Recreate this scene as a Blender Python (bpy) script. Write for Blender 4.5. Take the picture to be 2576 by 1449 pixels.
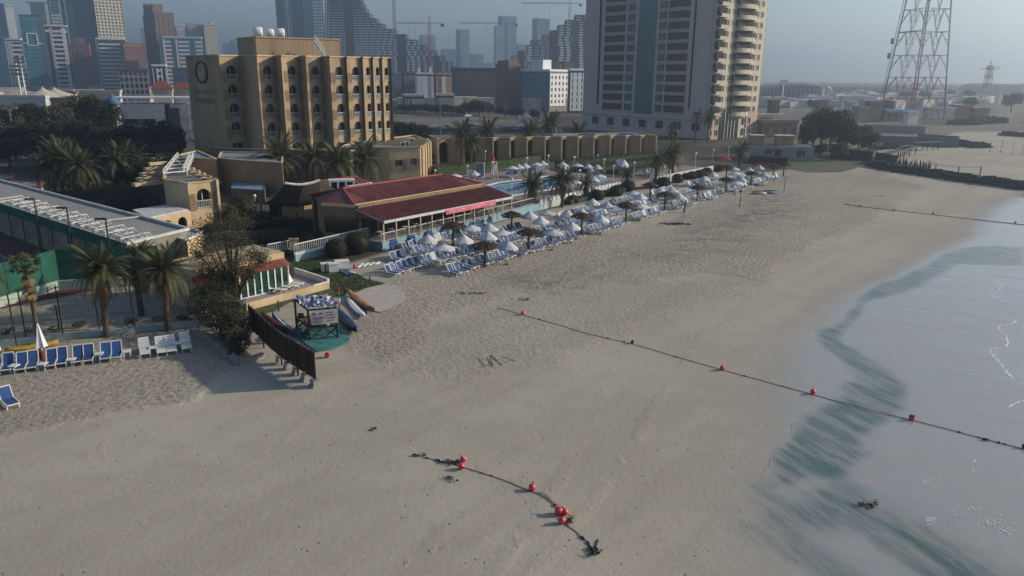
import bpy, math, random
import numpy as np
from mathutils import Vector, Matrix
R_=math.radians
SC=bpy.context.scene
for _o in list(bpy.data.objects): bpy.data.objects.remove(_o)
# ---------------------------------------------------------------- camera
F=1873.;CX=1287.5;CY=724.5;HC=18.5;PIT=R_(15.85);ROL=R_(0.5)
cam=bpy.data.cameras.new('camera');cam.sensor_width=36;cam.lens=36*F/2575.;cam.clip_start=.5;cam.clip_end=60000
co=bpy.data.objects.new('camera',cam);SC.collection.objects.link(co);SC.camera=co
co.matrix_world=Matrix.Translation((0,0,HC))@Matrix.Rotation(R_(90)-PIT,4,'X')@Matrix.Rotation(ROL,4,'Z')
# ---------------------------------------------------------------- sky, sun, exposure
SUN_EL=R_(21);SUN_AZ=R_(79)          # clockwise from +Y (view direction)
w=bpy.data.worlds.new('World');SC.world=w;w.use_nodes=True
nt=w.node_tree;bg=nt.nodes['Background']
sky=nt.nodes.new('ShaderNodeTexSky');sky.sky_type='NISHITA';sky.sun_disc=False
sky.sun_elevation=SUN_EL;sky.sun_rotation=SUN_AZ;sky.air_density=1.0;sky.dust_density=1.1;sky.ozone_density=2.8;sky.altitude=0
nt.links.new(sky.outputs[0],bg.inputs[0]);bg.inputs[1].default_value=.106
sl=bpy.data.lights.new('sun','SUN');sl.energy=4.9;sl.angle=R_(.53);sl.color=(1,.87,.68)
so=bpy.data.objects.new('sun',sl);SC.collection.objects.link(so)
sd=Vector((math.sin(SUN_AZ)*math.cos(SUN_EL),math.cos(SUN_AZ)*math.cos(SUN_EL),math.sin(SUN_EL)))
so.rotation_euler=sd.to_track_quat('Z','Y').to_euler();so.location=(300,100,200)
SC.view_settings.view_transform='Standard';SC.view_settings.look='None';SC.view_settings.exposure=.33;SC.view_settings.gamma=1
SC.view_settings.use_curve_mapping=False
SC.cycles.max_bounces=6;SC.cycles.diffuse_bounces=2;SC.cycles.glossy_bounces=3;SC.cycles.transmission_bounces=3
SC.cycles.transparent_max_bounces=8;SC.cycles.volume_bounces=0;SC.cycles.caustics_reflective=False;SC.cycles.caustics_refractive=False
HAZE=.00062
# ---------------------------------------------------------------- survey: photo measurements to places on the ground
FR={'D':(0,0,1),'A1':(0,0,.25),'A2':(429.25,0,.25),'A3':(944.3,0,.25),'A4':(1416.5,0,.25),'A5':(1888.7,0,.2666),'A6':(0,300.5,.25),'A7':(429.25,300.5,.25),'A8':(944.3,300.5,.25),'B1':(1459.5,300.5,.25),'B2':(1931.6,300.5,.25),'B3':(0,601,.3258),'B4':(515,601,.2844),'B5':(944.3,515,.2166),'B6':(987.3,1073,.2595),'B7':(1802.9,601,.3554),'B8':(1802.9,987.3,.3188),'C2':(343.4,343.4,.15),'C3':(686.8,343.4,.15),'C4':(1030.2,257.55,.15),'C5':(1373.6,257.55,.15),'C6':(1717,300.5,.15),'C7':(1201.9,412.1,.15)}
def UV(f,x,y):
    a,b,s=FR[f];return a+x*s,b+y*s
def ray(u,v):
    x=(u-CX)/F;y=-(v-CY)/F;c,s=math.cos(ROL),math.sin(ROL)
    x,y=x*c-y*s,x*s+y*c
    return x,math.cos(PIT)+y*math.sin(PIT),-math.sin(PIT)+y*math.cos(PIT)
def G(f,x,y,z=0.):
    r=ray(*UV(f,x,y));t=(z-HC)/r[2];return (r[0]*t,r[1]*t,z)
def AT(f,x,y,Y):
    r=ray(*UV(f,x,y));t=Y/r[1];return (r[0]*t,Y,HC+r[2]*t)
def G2(f,x,y,z=0.):
    p=G(f,x,y,z);return (p[0],p[1])
# club frame: s along the beach rows, i inland
SO=(-4.0956,70.498);SU=(.60895,.79321);SN=(-SU[1],SU[0]);SANG=math.atan2(SU[1],SU[0])
def S(s,i,z=0.): return (SO[0]+SU[0]*s+SN[0]*i,SO[1]+SU[1]*s+SN[1]*i,z)
# ---------------------------------------------------------------- objects
def link(o): SC.collection.objects.link(o);return o
def tag(o,label=None,cat=None,group=None,kind=None):
    if label:o['label']=label
    if cat:o['category']=cat
    if group:o['group']=group
    if kind:o['kind']=kind
    return o
def thing(name,label,cat,loc=(0,0,0),rz=0,group=None,sc=1):
    o=link(bpy.data.objects.new(name,None));o.location=loc;o.rotation_euler=(0,0,rz);o.scale=(sc,sc,sc)
    o.empty_display_size=.3
    return tag(o,label,cat,group)
class MB:
    def __init__(s): s.v=[];s.f=[];s.mi=[];s.cur=0
    def add(s,vs,fs):
        n=len(s.v);s.v+=[tuple(p) for p in vs];s.f+=[tuple(i+n for i in f) for f in fs];s.mi+=[s.cur]*len(fs);return s
    def quad(s,a,b,c,d): return s.add([a,b,c,d],[(0,1,2,3)])
    def box(s,c,d,rz=0):
        cx,cy,cz=c;x,y,z=d[0]/2,d[1]/2,d[2]/2;co_,si=math.cos(rz),math.sin(rz)
        P=[(cx+a*x*co_-b*y*si,cy+a*x*si+b*y*co_,cz+e*z) for e in(-1,1) for a,b in((-1,-1),(1,-1),(1,1),(-1,1))]
        return s.add(P,[(3,2,1,0),(4,5,6,7),(0,1,5,4),(1,2,6,5),(2,3,7,6),(3,0,4,7)])
    def prism(s,poly,z0,z1,top=True,bot=True):
        n=len(poly);a=sum(poly[i][0]*poly[(i+1)%n][1]-poly[(i+1)%n][0]*poly[i][1] for i in range(n))
        if a<0: poly=poly[::-1]
        vs=[(p[0],p[1],z0 if not isinstance(z0,(list,tuple)) else z0[i]) for i,p in enumerate(poly)]+[(p[0],p[1],z1) for p in poly]
        fs=[(i,(i+1)%n,n+(i+1)%n,n+i) for i in range(n)]
        if top: fs.append(tuple(range(n,2*n)))
        if bot: fs.append(tuple(range(n-1,-1,-1)))
        return s.add(vs,fs)
    def bar(s,p,q,w,h=None,up=(0,0,1)):
        h=h or w;p=Vector(p);q=Vector(q);d=(q-p)
        if d.length<1e-6:return s
        d.normalize();u=Vector(up)
        if abs(d.dot(u))>.95:u=Vector((1,0,0))
        a=d.cross(u).normalized()*w/2;b=a.cross(d).normalized()*h/2
        P=[p-a-b,p+a-b,p+a+b,p-a+b,q-a-b,q+a-b,q+a+b,q-a+b]
        return s.add(P,[(3,2,1,0),(4,5,6,7),(0,1,5,4),(1,2,6,5),(2,3,7,6),(3,0,4,7)])
    def tube(s,pts,r,n=6,cap=True):
        pts=[Vector(p) for p in pts];rs=r if isinstance(r,(list,tuple)) else [r]*len(pts);vs=[]
        for i,p in enumerate(pts):
            d=(pts[min(i+1,len(pts)-1)]-pts[max(i-1,0)]).normalized();u=Vector((0,0,1)) if abs(d.z)<.95 else Vector((1,0,0))
            a=d.cross(u).normalized();b=a.cross(d)
            vs+=[p+(a*math.cos(2*math.pi*k/n)+b*math.sin(2*math.pi*k/n))*rs[i] for k in range(n)]
        fs=[(i*n+k,i*n+(k+1)%n,(i+1)*n+(k+1)%n,(i+1)*n+k) for i in range(len(pts)-1) for k in range(n)]
        if cap: fs+=[tuple(range(n-1,-1,-1)),tuple((len(pts)-1)*n+k for k in range(n))]
        return s.add(vs,fs)
    def lathe(s,prof,n=12,c=(0,0,0)):
        vs=[(c[0]+r*math.cos(2*math.pi*k/n),c[1]+r*math.sin(2*math.pi*k/n),c[2]+z) for r,z in prof for k in range(n)]
        fs=[(i*n+k,i*n+(k+1)%n,(i+1)*n+(k+1)%n,(i+1)*n+k) for i in range(len(prof)-1) for k in range(n)]
        return s.add(vs,fs)
    def ball(s,c,r,n=12,m=8,sz=1): return s.lathe([(max(r*math.sin(math.pi*i/m),1e-3),-r*sz*math.cos(math.pi*i/m)) for i in range(m+1)],n,c)
    def mesh(s,name,mats,smooth=False):
        me=bpy.data.meshes.new(name);me.from_pydata(s.v,[],s.f)
        for m in (mats if isinstance(mats,(list,tuple)) else [mats]): me.materials.append(m)
        if any(s.mi): me.polygons.foreach_set('material_index',s.mi)
        if smooth: me.polygons.foreach_set('use_smooth',[True]*len(me.polygons))
        me.update();return me
    def build(s,name,mats,parent=None,smooth=False,**k):
        o=link(bpy.data.objects.new(name,s.mesh(name,mats,smooth)))
        if parent is not None:o.parent=parent
        return tag(o,**k) if k else o
def part(name,me,parent,loc=(0,0,0),rot=(0,0,0),sc=None,kind=None):
    o=link(bpy.data.objects.new(name,me));o.parent=parent;o.location=loc;o.rotation_euler=rot
    if sc is not None:o.scale=sc if isinstance(sc,(list,tuple)) else (sc,)*3
    if kind:o['kind']=kind
    return o
_ch=None
def children_map():
    d={}
    for o in SC.objects:
        if o.parent: d.setdefault(o.parent.name,[]).append(o)
    return d
def copy_tree(root,kids,loc,rz,label,group=None,sc=1):
    r=root.copy();link(r);r.location=loc;r.rotation_euler=(0,0,rz);r.scale=(sc,sc,sc);r['label']=label
    if group:r['group']=group
    def rec(src,dst):
        for ch in kids.get(src,[]):
            c=ch.copy();link(c);c.parent=dst;rec(ch.name,c)
    rec(root.name,r);return r
ORD=['first','second','third','fourth','fifth','sixth','seventh','eighth','ninth','tenth','eleventh','twelfth']
def nth(k):
    k+=1
    if k<=12:return ORD[k-1]
    return f"{k}{'th' if 10<k%100<14 else {1:'st',2:'nd',3:'rd'}.get(k%10,'th')}"
# ---------------------------------------------------------------- materials
def newmat(name):
    m=bpy.data.materials.new(name);m.use_nodes=True;t=m.node_tree;return m,t,t.nodes['Principled BSDF']
def M(name,col,rough=.8,var=.18,scale=1.5,bump=0,bscale=None,metal=0,spec=.35,col2=None,streak=False,rnd=.0,world=True):
    m,t,b=newmat(name);N=t.nodes;L=t.links
    b.inputs['Roughness'].default_value=rough;b.inputs['Metallic'].default_value=metal;b.inputs['Specular IOR Level'].default_value=spec
    tc=N.new('ShaderNodeNewGeometry') if world else N.new('ShaderNodeTexCoord')
    src=tc.outputs['Position'] if world else tc.outputs['Object']
    if streak:
        mp=N.new('ShaderNodeMapping');mp.inputs['Scale'].default_value=(1,1,.12);L.new(src,mp.inputs[0]);src=mp.outputs[0]
    n=N.new('ShaderNodeTexNoise');n.inputs['Scale'].default_value=scale;n.inputs['Detail'].default_value=6;n.inputs['Roughness'].default_value=.65;L.new(src,n.inputs['Vector'])
    r=N.new('ShaderNodeValToRGB');c2=col2 or tuple(c*(1-var*1.6) for c in col);c1=tuple(min(1,c*(1+var*.6)) for c in col) if not col2 else col
    r.color_ramp.elements[0].position=.32;r.color_ramp.elements[1].position=.68
    r.color_ramp.elements[0].color=(*c2,1);r.color_ramp.elements[1].color=(*c1,1)
    L.new(n.outputs['Fac'],r.inputs[0]);out=r.outputs[0]
    if rnd:
        oi=N.new('ShaderNodeObjectInfo');h=N.new('ShaderNodeHueSaturation');mr=N.new('ShaderNodeMapRange');mr.inputs[3].default_value=1-rnd;mr.inputs[4].default_value=1+rnd
        L.new(oi.outputs['Random'],mr.inputs[0]);L.new(mr.outputs[0],h.inputs['Value']);L.new(out,h.inputs['Color']);out=h.outputs[0]
    L.new(out,b.inputs['Base Color'])
    if bump:
        n2=N.new('ShaderNodeTexNoise');n2.inputs['Scale'].default_value=bscale or scale*6;n2.inputs['Detail'].default_value=5;L.new(src,n2.inputs['Vector'])
        bp=N.new('ShaderNodeBump');bp.inputs['Strength'].default_value=1;bp.inputs['Distance'].default_value=bump;L.new(n2.outputs['Fac'],bp.inputs['Height']);L.new(bp.outputs[0],b.inputs['Normal'])
    return m
def leafmat(name,col,col2,tr=.25,scale=.8):
    m=M(name,col,.6,0,scale,col2=col2,rnd=.12,spec=.25);t=m.node_tree;b=t.nodes['Principled BSDF']
    tl=t.nodes.new('ShaderNodeBsdfTranslucent');mx=t.nodes.new('ShaderNodeMixShader');mx.inputs[0].default_value=tr
    lk=b.inputs['Base Color'].links[0].from_socket;t.links.new(lk,tl.inputs[0])
    t.links.new(b.outputs[0],mx.inputs[1]);t.links.new(tl.outputs[0],mx.inputs[2]);t.links.new(mx.outputs[0],t.nodes['Material Output'].inputs[0]);return m
X={}
X['stucco']=M('ochre_stucco',(.36,.265,.16),.85,.24,.35,.004,6,streak=True)
X['stucco2']=M('ochre_stucco_light',(.50,.38,.235),.85,.15,.4,.004,6)
X['rwall']=M('ochre_wall_shade_tone',(.21,.155,.10),.85,.2,.4)  # ochre stucco darkened, the shade on these walls put into the colour
X['roofgrey']=M('roof_felt',(.23,.225,.22),.9,.25,.3,.01,3)
X['roofdark']=M('roof_dark',(.09,.09,.09),.9,.25,.3)
X['white']=M('white_paint',(.66,.66,.64),.5,.08,2)
X['whitedirty']=M('weathered_white',(.5,.5,.49),.7,.2,1.2)
X['cream']=M('cream_wall',(.5,.44,.36),.8,.12,.3)
X['glassd']=M('dark_glass',(.012,.02,.022),.15,.3,.4,spec=.45)
X['glassb']=M('blue_glass',(.025,.06,.09),.1,.35,.15,spec=.9)
X['glasst']=M('teal_glass',(.02,.16,.17),.1,.35,.12,spec=.9)
X['glassg']=M('green_glass',(.008,.04,.033),.1,.4,.1,spec=.8)
X['void']=M('interior_shade',(.02,.018,.017),.9,.2,1)  # near black colour stands in for shade in recesses and under roofs
X['redroof']=M('red_metal_roof',(.17,.047,.042),.6,.32,.8,spec=.3)
X['terra']=M('terracotta',(.24,.07,.045),.8,.2,1)
X['blue']=M('blue_sling',(.02,.065,.19),.75,.15,3,rnd=.2)
X['bluelt']=M('faded_blue_sling',(.06,.13,.24),.75,.15,3,rnd=.25)
X['thatch']=M('thatch',(.075,.05,.032),.95,.45,5,.03,20)
X['bluewall']=M('pale_blue_wall',(.22,.34,.40),.8,.14,.8,streak=True)
X['metal']=M('grey_metal',(.25,.25,.25),.5,.15,2,metal=.3)
X['dark']=M('dark_metal',(.03,.03,.03),.6,.2,2)
X['green']=M('green_paint',(.02,.07,.05),.6,.2,2)
X['concrete']=M('concrete',(.28,.26,.24),.9,.22,1.5,.01,10)
X['rope']=M('rope',(.035,.037,.033),.9,.3,8)
X['buoy']=M('pink_buoy',(.62,.05,.06),.4,.15,4,spec=.5,rnd=.15,world=False)
X['yellow']=M('yellow_plastic',(.42,.26,.03),.5,.2,3)
X['trunk']=M('palm_bark',(.10,.075,.052),.95,.4,6,.03,14)
X['bark']=M('bark',(.07,.052,.038),.95,.4,4,.02,12)
X['frond']=leafmat('palm_frond',(.10,.10,.045),(.04,.045,.02),.25)
X['frondry']=leafmat('dry_frond',(.24,.16,.075),(.12,.075,.035),.25)
X['leaf']=leafmat('dark_leaf',(.055,.072,.036),(.022,.032,.018),.2)
X['leaf2']=leafmat('olive_leaf',(.125,.115,.062),(.055,.055,.03),.25)
X['hedge']=leafmat('hedge_leaf',(.045,.075,.022),(.02,.035,.012),.15,2)
X['bush']=leafmat('bush_leaf',(.07,.062,.04),(.03,.03,.018),.15,2)
X['asphalt']=M('asphalt',(.075,.078,.085),.9,.15,.3)
X['carw']=M('white_car_paint',(.6,.6,.6),.3,.03,1,spec=.6)
X['card']=M('dark_car_paint',(.05,.06,.08),.3,.05,1,spec=.6)
X['carb']=M('blue_car_paint',(.05,.16,.28),.3,.05,1,spec=.6)
X['tyre']=M('tyre',(.02,.02,.02),.9,.1,3)
X['paint']=M('road_paint',(.5,.5,.48),.8,.2,1)
X['turq']=M('turquoise_mat',(.05,.20,.20),.9,.35,1.5,.02,8)
X['pink']=M('pink_banner',(.55,.10,.16),.7,.1,2)
X['red']=M('red_paint',(.5,.03,.02),.6,.15,2)
X['rock']=M('rock',(.045,.05,.05),.9,.5,1.2,.05,5)
X['tile']=M('deck_tiles',(.26,.19,.18),.8,.15,1.2)
X['court']=M('court_green',(.02,.07,.055),.85,.15,.5)
X['courtred']=M('court_red',(.11,.03,.04),.85,.15,.5)
X['net']=M('green_windscreen',(.01,.09,.062),.85,.3,.35)
X['stem']=M('palm_stem_fence',(.075,.048,.032),.95,.5,9,.02,20,rnd=.35)
X['steelh']=M('painted_steel',(.42,.42,.42),.6,.1,.2)
X['steelr']=M('red_steel',(.34,.07,.07),.6,.1,.2)
# ================================================================ GROUND
def poly_sd(P,pts):
    """signed distance, positive inside"""
    P=np.asarray(P,float);n=len(pts);d=np.full(len(P),1e18);ins=np.zeros(len(P),bool)
    for i in range(n):
        a=np.array(pts[i],float);b=np.array(pts[(i+1)%n],float);e=b-a
        w_=P-a;t=np.clip((w_@e)/max(e@e,1e-9),0,1);q=w_-t[:,None]*e;d=np.minimum(d,(q*q).sum(1))
        c=((a[1]>P[:,1])!=(b[1]>P[:,1]))
        with np.errstate(divide='ignore',invalid='ignore'):
            xx=a[0]+(P[:,1]-a[1])*(e[0])/(e[1] if e[1]!=0 else 1e-9)
        ins^=c&(P[:,0]<xx)
    d=np.sqrt(d);return np.where(ins,d,-d)
def sm(x,a,b):
    t=np.clip((x-a)/(b-a),0,1);return t*t*(3-2*t)
def line_d(P,pts):
    P=np.asarray(P,float);d=np.full(len(P),1e18)
    for i in range(len(pts)-1):
        a=np.array(pts[i],float);b=np.array(pts[i+1],float);e=b-a
        w_=P-a;t=np.clip((w_@e)/max(e@e,1e-9),0,1);q=w_-t[:,None]*e;d=np.minimum(d,(q*q).sum(1))
    return np.sqrt(d)
rr=[7.];
while rr[-1]<9000: rr.append(rr[-1]*(1.008 if rr[-1]<170 else 1.02 if rr[-1]<600 else 1.07))
th=np.radians(np.arange(-60,60.01,.25));rr=np.array(rr)
RRg,TH=np.meshgrid(rr,th,indexing='ij');GX=(RRg*np.sin(TH)).ravel();GY=(RRg*np.cos(TH)).ravel();PP=np.stack([GX,GY],1)
nr,nth_=len(rr),len(th)
def W(f,l): return [G2(f,x,y) for x,y in l]
# value noise for soft edges (world space)
def vnoise(P,sc,seed=0):
    r_=np.random.RandomState(seed);T=r_.rand(256,256);p=P/sc+1000;i=np.floor(p).astype(int);f=p-i;f=f*f*(3-2*f);i%=256;j=(i+1)%256
    return (T[i[:,0],i[:,1]]*(1-f[:,0])*(1-f[:,1])+T[j[:,0],i[:,1]]*f[:,0]*(1-f[:,1])+T[i[:,0],j[:,1]]*(1-f[:,0])*f[:,1]+T[j[:,0],j[:,1]]*f[:,0]*f[:,1])*2-1
nz=vnoise(PP,4,1)*.55+vnoise(PP,1.6,2)*.3+vnoise(PP,.7,3)*.2
# damp sand: everything seaward of the tide line
wetline=W('D',[(2575,470),(2510,505),(2440,560),(2400,600),(2300,640),(2200,690),(2080,745),(1985,830),(1950,900),(1925,1000),(1905,1100),(1885,1200),(1860,1320),(1880,1449),(1900,1900)])
wetpoly=wetline+[(60,-40),(600,-40),(600,200),(160,175)]
dwet=poly_sd(PP,wetpoly)+nz*1.0
a_wet=sm(dwet,-3.2,2.6)
a_film=sm(dwet,-.2,3.2)
# pools (teal)
pool1=W('B7',[(2174,60),(1900,50),(1730,60),(1560,120),(1460,190),(1300,260),(1140,320),(1020,400),(950,500),(880,590),(700,640),(720,740),(860,850),(960,960),(850,1100),(700,1200),(560,1300),(480,1430)])+W('B8',[(470,440),(360,650),(340,800),(620,760),(760,690),(960,680),(1090,600),(1230,490),(1130,440),(1190,340),(1390,230),(1500,120)])+W('B7',[(1340,1080),(1290,990),(1150,880),(1000,800),(860,720),(960,590),(1060,460),(1200,400),(1400,350),(1640,210),(1720,180),(2174,190)])
pool2=W('B8',[(330,760),(550,880),(900,760),(1080,790),(1260,890),(1500,1000),(1800,1160),(2150,1330),(2500,1500),(2700,1800),(1900,1700),(1500,1350),(1300,1180),(1000,1030),(820,1090),(640,1110),(420,1000)])
pool3=W('B8',[(150,1000),(420,1050),(700,1180),(1000,1330),(1250,1500),(1250,1900),(900,1700),(600,1350),(300,1150)])
pool4=W('B7',[(2174,400),(2040,290),(1960,400),(2110,480),(1960,520),(2100,580),(1990,640),(2060,740),(1930,790),(2010,900),(2100,1000),(2174,1060)])+[(34,33),(60,25),(200,60),(200,120),(110,120),(70,90)]
pool5=W('B2',[(2575,800),(2350,780),(2150,810),(2060,870),(1990,970),(1900,1060),(2100,1180),(2300,1190),(2575,1210)])+[(100,70),(140,80),(150,120)]
d1=poly_sd(PP,pool1)+nz*.5;d2=poly_sd(PP,pool2)+nz*.7;d3=poly_sd(PP,pool3)+nz*.7;d4=poly_sd(PP,pool4)+nz*.25;d5=poly_sd(PP,pool5)+nz*.5
a_teal=np.maximum.reduce([sm(d1,-.7,1.3),.85*sm(d2,-2.2,1.6),.7*sm(d3,-2.0,1.6),.22*sm(d4,-.05,.5),.15*sm(d5,-.8,2.)])
sea=[(135,-40),(110,30),(105,90),(125,130),(185,190),(330,290),(700,520),(1800,1100),(9000,5200),(9000,-40)]
a_sea=sm(poly_sd(PP,sea),-3,6)
a_teal=np.maximum(a_teal,a_sea*.8)
# trampled soft sand
tr1=W('D',[(900,850),(980,940),(1100,800),(1250,745),(1500,720),(1750,690),(1900,700),(2050,620),(2200,540),(2330,470),(2200,430),(1980,425),(1700,560),(1400,620),(1000,690),(900,770)])
tr2=W('D',[(-200,800),(300,810),(520,830),(600,900),(600,930),(480,1010),(330,1035),(150,1075),(0,1105),(-200,1140)])
tr3=W('D',[(-200,700),(150,720),(520,760),(520,820),(-200,900)])
tr4=W('D',[(900,850),(940,980),(1200,980),(1450,900),(1700,800),(1900,740),(2100,600),(1700,690),(1250,745)])
trails=[W('D',[(1330,1449),(1500,1250),(1600,1100),(1680,960),(1780,820)]),W('D',[(1240,1449),(1420,1190),(1500,1020),(1560,900)]),W('D',[(1010,1449),(1120,1330),(1330,1210)]),W('D',[(230,1150),(215,1060),(240,980),(300,930)]),W('D',[(255,1150),(240,1060),(265,985)]),W('D',[(830,1000),(700,1120),(420,1280),(150,1449)]),W('D',[(1960,700),(1700,780),(1560,860)])]
a_trail=np.maximum.reduce([sm(-line_d(PP,l)+nz*.12,-.45,-.1) for l in trails])
a_tram=np.maximum.reduce([.10*a_trail*(nz>.0),sm(poly_sd(PP,tr1)+nz*2,-2,1.5),sm(poly_sd(PP,tr2)+nz*.8,-.4,.5),sm(poly_sd(PP,tr3),-1,0),.45*sm(poly_sd(PP,tr4)+nz*2.5,-2,3)])
# dark disturbed patches on upper beach
dk=[W('D',[(1600,640),(1720,650),(1850,600),(1960,560),(2020,500),(1930,480),(1780,560)]),W('D',[(1250,720),(1340,735),(1500,690),(1560,650),(1420,660)])]
a_dark=np.maximum.reduce([sm(poly_sd(PP,q)+nz*4,-4,5) for q in dk])
# inland zones
inland=[S(-14,11)[:2],S(0,12.6)[:2],S(28,15)[:2],S(96,13.5)[:2],S(101,6)[:2],G2('B2',200,500),G2('B2',640,530),G2('B2',900,470),G2('B2',1080,440),G2('B2',1050,330),G2('B2',1500,250),G2('B2',1900,130),(330,330),(620,560),(1500,1120),(8000,5200),(8000,9000),(-9000,9000),(-9000,40),(-80,60),G2('D',-200,700),G2('D',150,715),G2('D',500,700),G2('B4',380,600)]
a_in=sm(poly_sd(PP,inland),-.6,.6)
lot=W('A3',[(190,1155),(1180,1150),(1440,1190),(1430,1230),(1250,1290),(1000,1310),(560,1330),(200,1330)])
a_lot=np.maximum(sm(poly_sd(PP,lot),-3,3),sm(poly_sd(PP,W('A5',[(60,1040),(600,960),(900,1000),(1600,1200),(2000,1150),(2300,1000),(2576,900),(2576,1400),(1000,1450)])),-8,8))
def gz(x,y): return 0.
z=np.zeros_like(GX)
z-=.03*np.clip(a_teal,0,1)+a_sea*.5
z+=np.clip(vnoise(PP,14,7),-1,1)*.05*(1-a_teal)*(a_tram*.5+.25)*(GX**2+GY**2<250**2)
vs=np.stack([GX,GY,z],1)
idx=np.arange(nr*nth_).reshape(nr,nth_);q=np.stack([idx[:-1,:-1],idx[1:,:-1],idx[1:,1:],idx[:-1,1:]],-1).reshape(-1,4)[:,::-1]
def grid_mesh(name,vs,q):
    me=bpy.data.meshes.new(name);me.vertices.add(len(vs));me.vertices.foreach_set('co',vs.astype(np.float32).ravel())
    me.loops.add(q.size);me.loops.foreach_set('vertex_index',q.astype(np.int32).ravel())
    me.polygons.add(len(q));me.polygons.foreach_set('loop_start',np.arange(0,q.size,4,dtype=np.int32));me.polygons.foreach_set('loop_total',np.full(len(q),4,np.int32))
    me.polygons.foreach_set('use_smooth',np.ones(len(q),bool));me.update(calc_edges=True);return me
def fattr(me,n,a):
    at=me.attributes.new(n,'FLOAT','POINT');at.data.foreach_set('value',a.astype(np.float32))
gme=grid_mesh('beach_ground',vs,q)
for n_,a_ in(('wet',a_wet),('film',a_film),('teal',a_teal),('tram',a_tram),('inland',a_in),('lot',a_lot),('darkp',a_dark)): fattr(gme,n_,a_)
gm,t,b=newmat('beach_sand');N=t.nodes;L=t.links
def attr(n):
    a=N.new('ShaderNodeAttribute');a.attribute_name=n;return a.outputs['Fac']
geo=N.new('ShaderNodeNewGeometry');pos=geo.outputs['Position']
def noise(sc,det=4,rough=.6,vec=None):
    n=N.new('ShaderNodeTexNoise');n.inputs['Scale'].default_value=sc;n.inputs['Detail'].default_value=det;n.inputs['Roughness'].default_value=rough;L.new(vec or pos,n.inputs['Vector']);return n.outputs['Fac']
def ramp(x,a,b_,ca=0,cb=1):
    m=N.new('ShaderNodeMapRange');m.inputs[1].default_value=a;m.inputs[2].default_value=b_;m.inputs[3].default_value=ca;m.inputs[4].default_value=cb;m.interpolation_type='SMOOTHSTEP';L.new(x,m.inputs[0]);return m.outputs[0]
def mix(f,c1,c2):
    m=N.new('ShaderNodeMix');m.data_type='RGBA'
    for s_,v in((0,f),(6,c1),(7,c2)):
        if hasattr(v,'is_output'):L.new(v,m.inputs[s_])
        elif s_==0:m.inputs[0].default_value=v
        else:m.inputs[s_].default_value=(*v,1)
    return m.outputs[2]
def mth(op,a,b_=None,c_=None):
    m=N.new('ShaderNodeMath');m.operation=op
    for i,v in enumerate((a,b_,c_)):
        if v is None:continue
        if hasattr(v,'is_output'):L.new(v,m.inputs[i])
        else:m.inputs[i].default_value=v
    return m.outputs[0]
big=noise(.06,5);med=noise(.5,5);fine=noise(9,5,.75)
mpb=N.new('ShaderNodeMapping');mpb.vector_type='TEXTURE';mpb.inputs['Rotation'].default_value=(0,0,R_(52));mpb.inputs['Scale'].default_value=(30,3.2,1);L.new(pos,mpb.inputs[0]);band=noise(1,6,.6,mpb.outputs[0])
c=mix(ramp(big,.35,.65),(.35,.315,.255),(.41,.37,.30))
c=mix(mth('MULTIPLY',ramp(med,.45,.75),.35),c,(.29,.26,.22))
c=mix(mth('MULTIPLY',ramp(band,.45,.62),.28),c,(.27,.24,.20))
c=mix(mth('MULTIPLY',ramp(fine,.35,.7),.22),c,(.22,.19,.16))
# footprint specks: turned damp sand, with dimple shade put into the colour
vo=N.new('ShaderNodeTexVoronoi');vo.inputs['Scale'].default_value=1.7;vo.inputs['Randomness'].default_value=1;L.new(pos,vo.inputs['Vector'])
spk=ramp(vo.outputs['Distance'],.05,.16,1,0)
mpt=N.new('ShaderNodeMapping');mpt.vector_type='TEXTURE';mpt.inputs['Rotation'].default_value=(0,0,R_(55));mpt.inputs['Scale'].default_value=(4,.8,1);L.new(pos,mpt.inputs[0])
spk=mth('MULTIPLY',spk,ramp(noise(.45,4,.65,mpt.outputs[0]),.43,.56))
c=mix(mth('MULTIPLY',spk,.62),c,(.12,.10,.08))
trm=attr('tram')
tn=noise(2.6,5,.75);tn2=noise(5.5,4,.7)
c=mix(mth('MULTIPLY',trm,mth('MULTIPLY',ramp(tn,.50,.64),.6)),c,(.13,.105,.08))
c=mix(mth('MULTIPLY',trm,mth('MULTIPLY',ramp(tn2,.54,.68),.35)),c,(.16,.13,.10))
c=mix(mth('MULTIPLY',attr('darkp'),mth('MULTIPLY',ramp(noise(.5,6,.75),.38,.62),.8)),c,(.14,.12,.095))
# damp streaks run along the shore
mp=N.new('ShaderNodeMapping');mp.vector_type='TEXTURE';mp.inputs['Rotation'].default_value=(0,0,R_(-38));mp.inputs['Scale'].default_value=(9,1.1,1);L.new(pos,mp.inputs[0])
st=noise(1.0,7,.62,mp.outputs[0])
wet=attr('wet');film=attr('film')
c=mix(mth('MULTIPLY',wet,.80),c,(.285,.275,.26))
c=mix(mth('MULTIPLY',film,mth('MULTIPLY',ramp(st,.42,.66),.55)),c,(.225,.25,.26))
teal=mth('ADD',attr('teal'),mth('MULTIPLY',mth('SUBTRACT',noise(.9,6,.7),.5),.45))
mps=N.new('ShaderNodeMapping');mps.vector_type='TEXTURE';mps.inputs['Rotation'].default_value=(0,0,R_(-68));mps.inputs['Scale'].default_value=(4.5,.75,1);L.new(pos,mps.inputs[0])
stf=noise(1.0,7,.68,mps.outputs[0])
c=mix(mth('MULTIPLY',ramp(teal,.05,.85),mth('ADD',.35,mth('MULTIPLY',ramp(stf,.38,.60),.65))),c,mix(ramp(noise(.25,4),.35,.65),(.055,.105,.088),(.085,.13,.115)))
ci=mix(ramp(noise(.03,6),.4,.6),(.055,.05,.04),(.10,.088,.07))
ci=mix(attr('lot'),ci,mix(ramp(noise(.05,5),.4,.62),(.19,.165,.14),(.13,.115,.10)))
c=mix(attr('inland'),c,ci)
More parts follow.
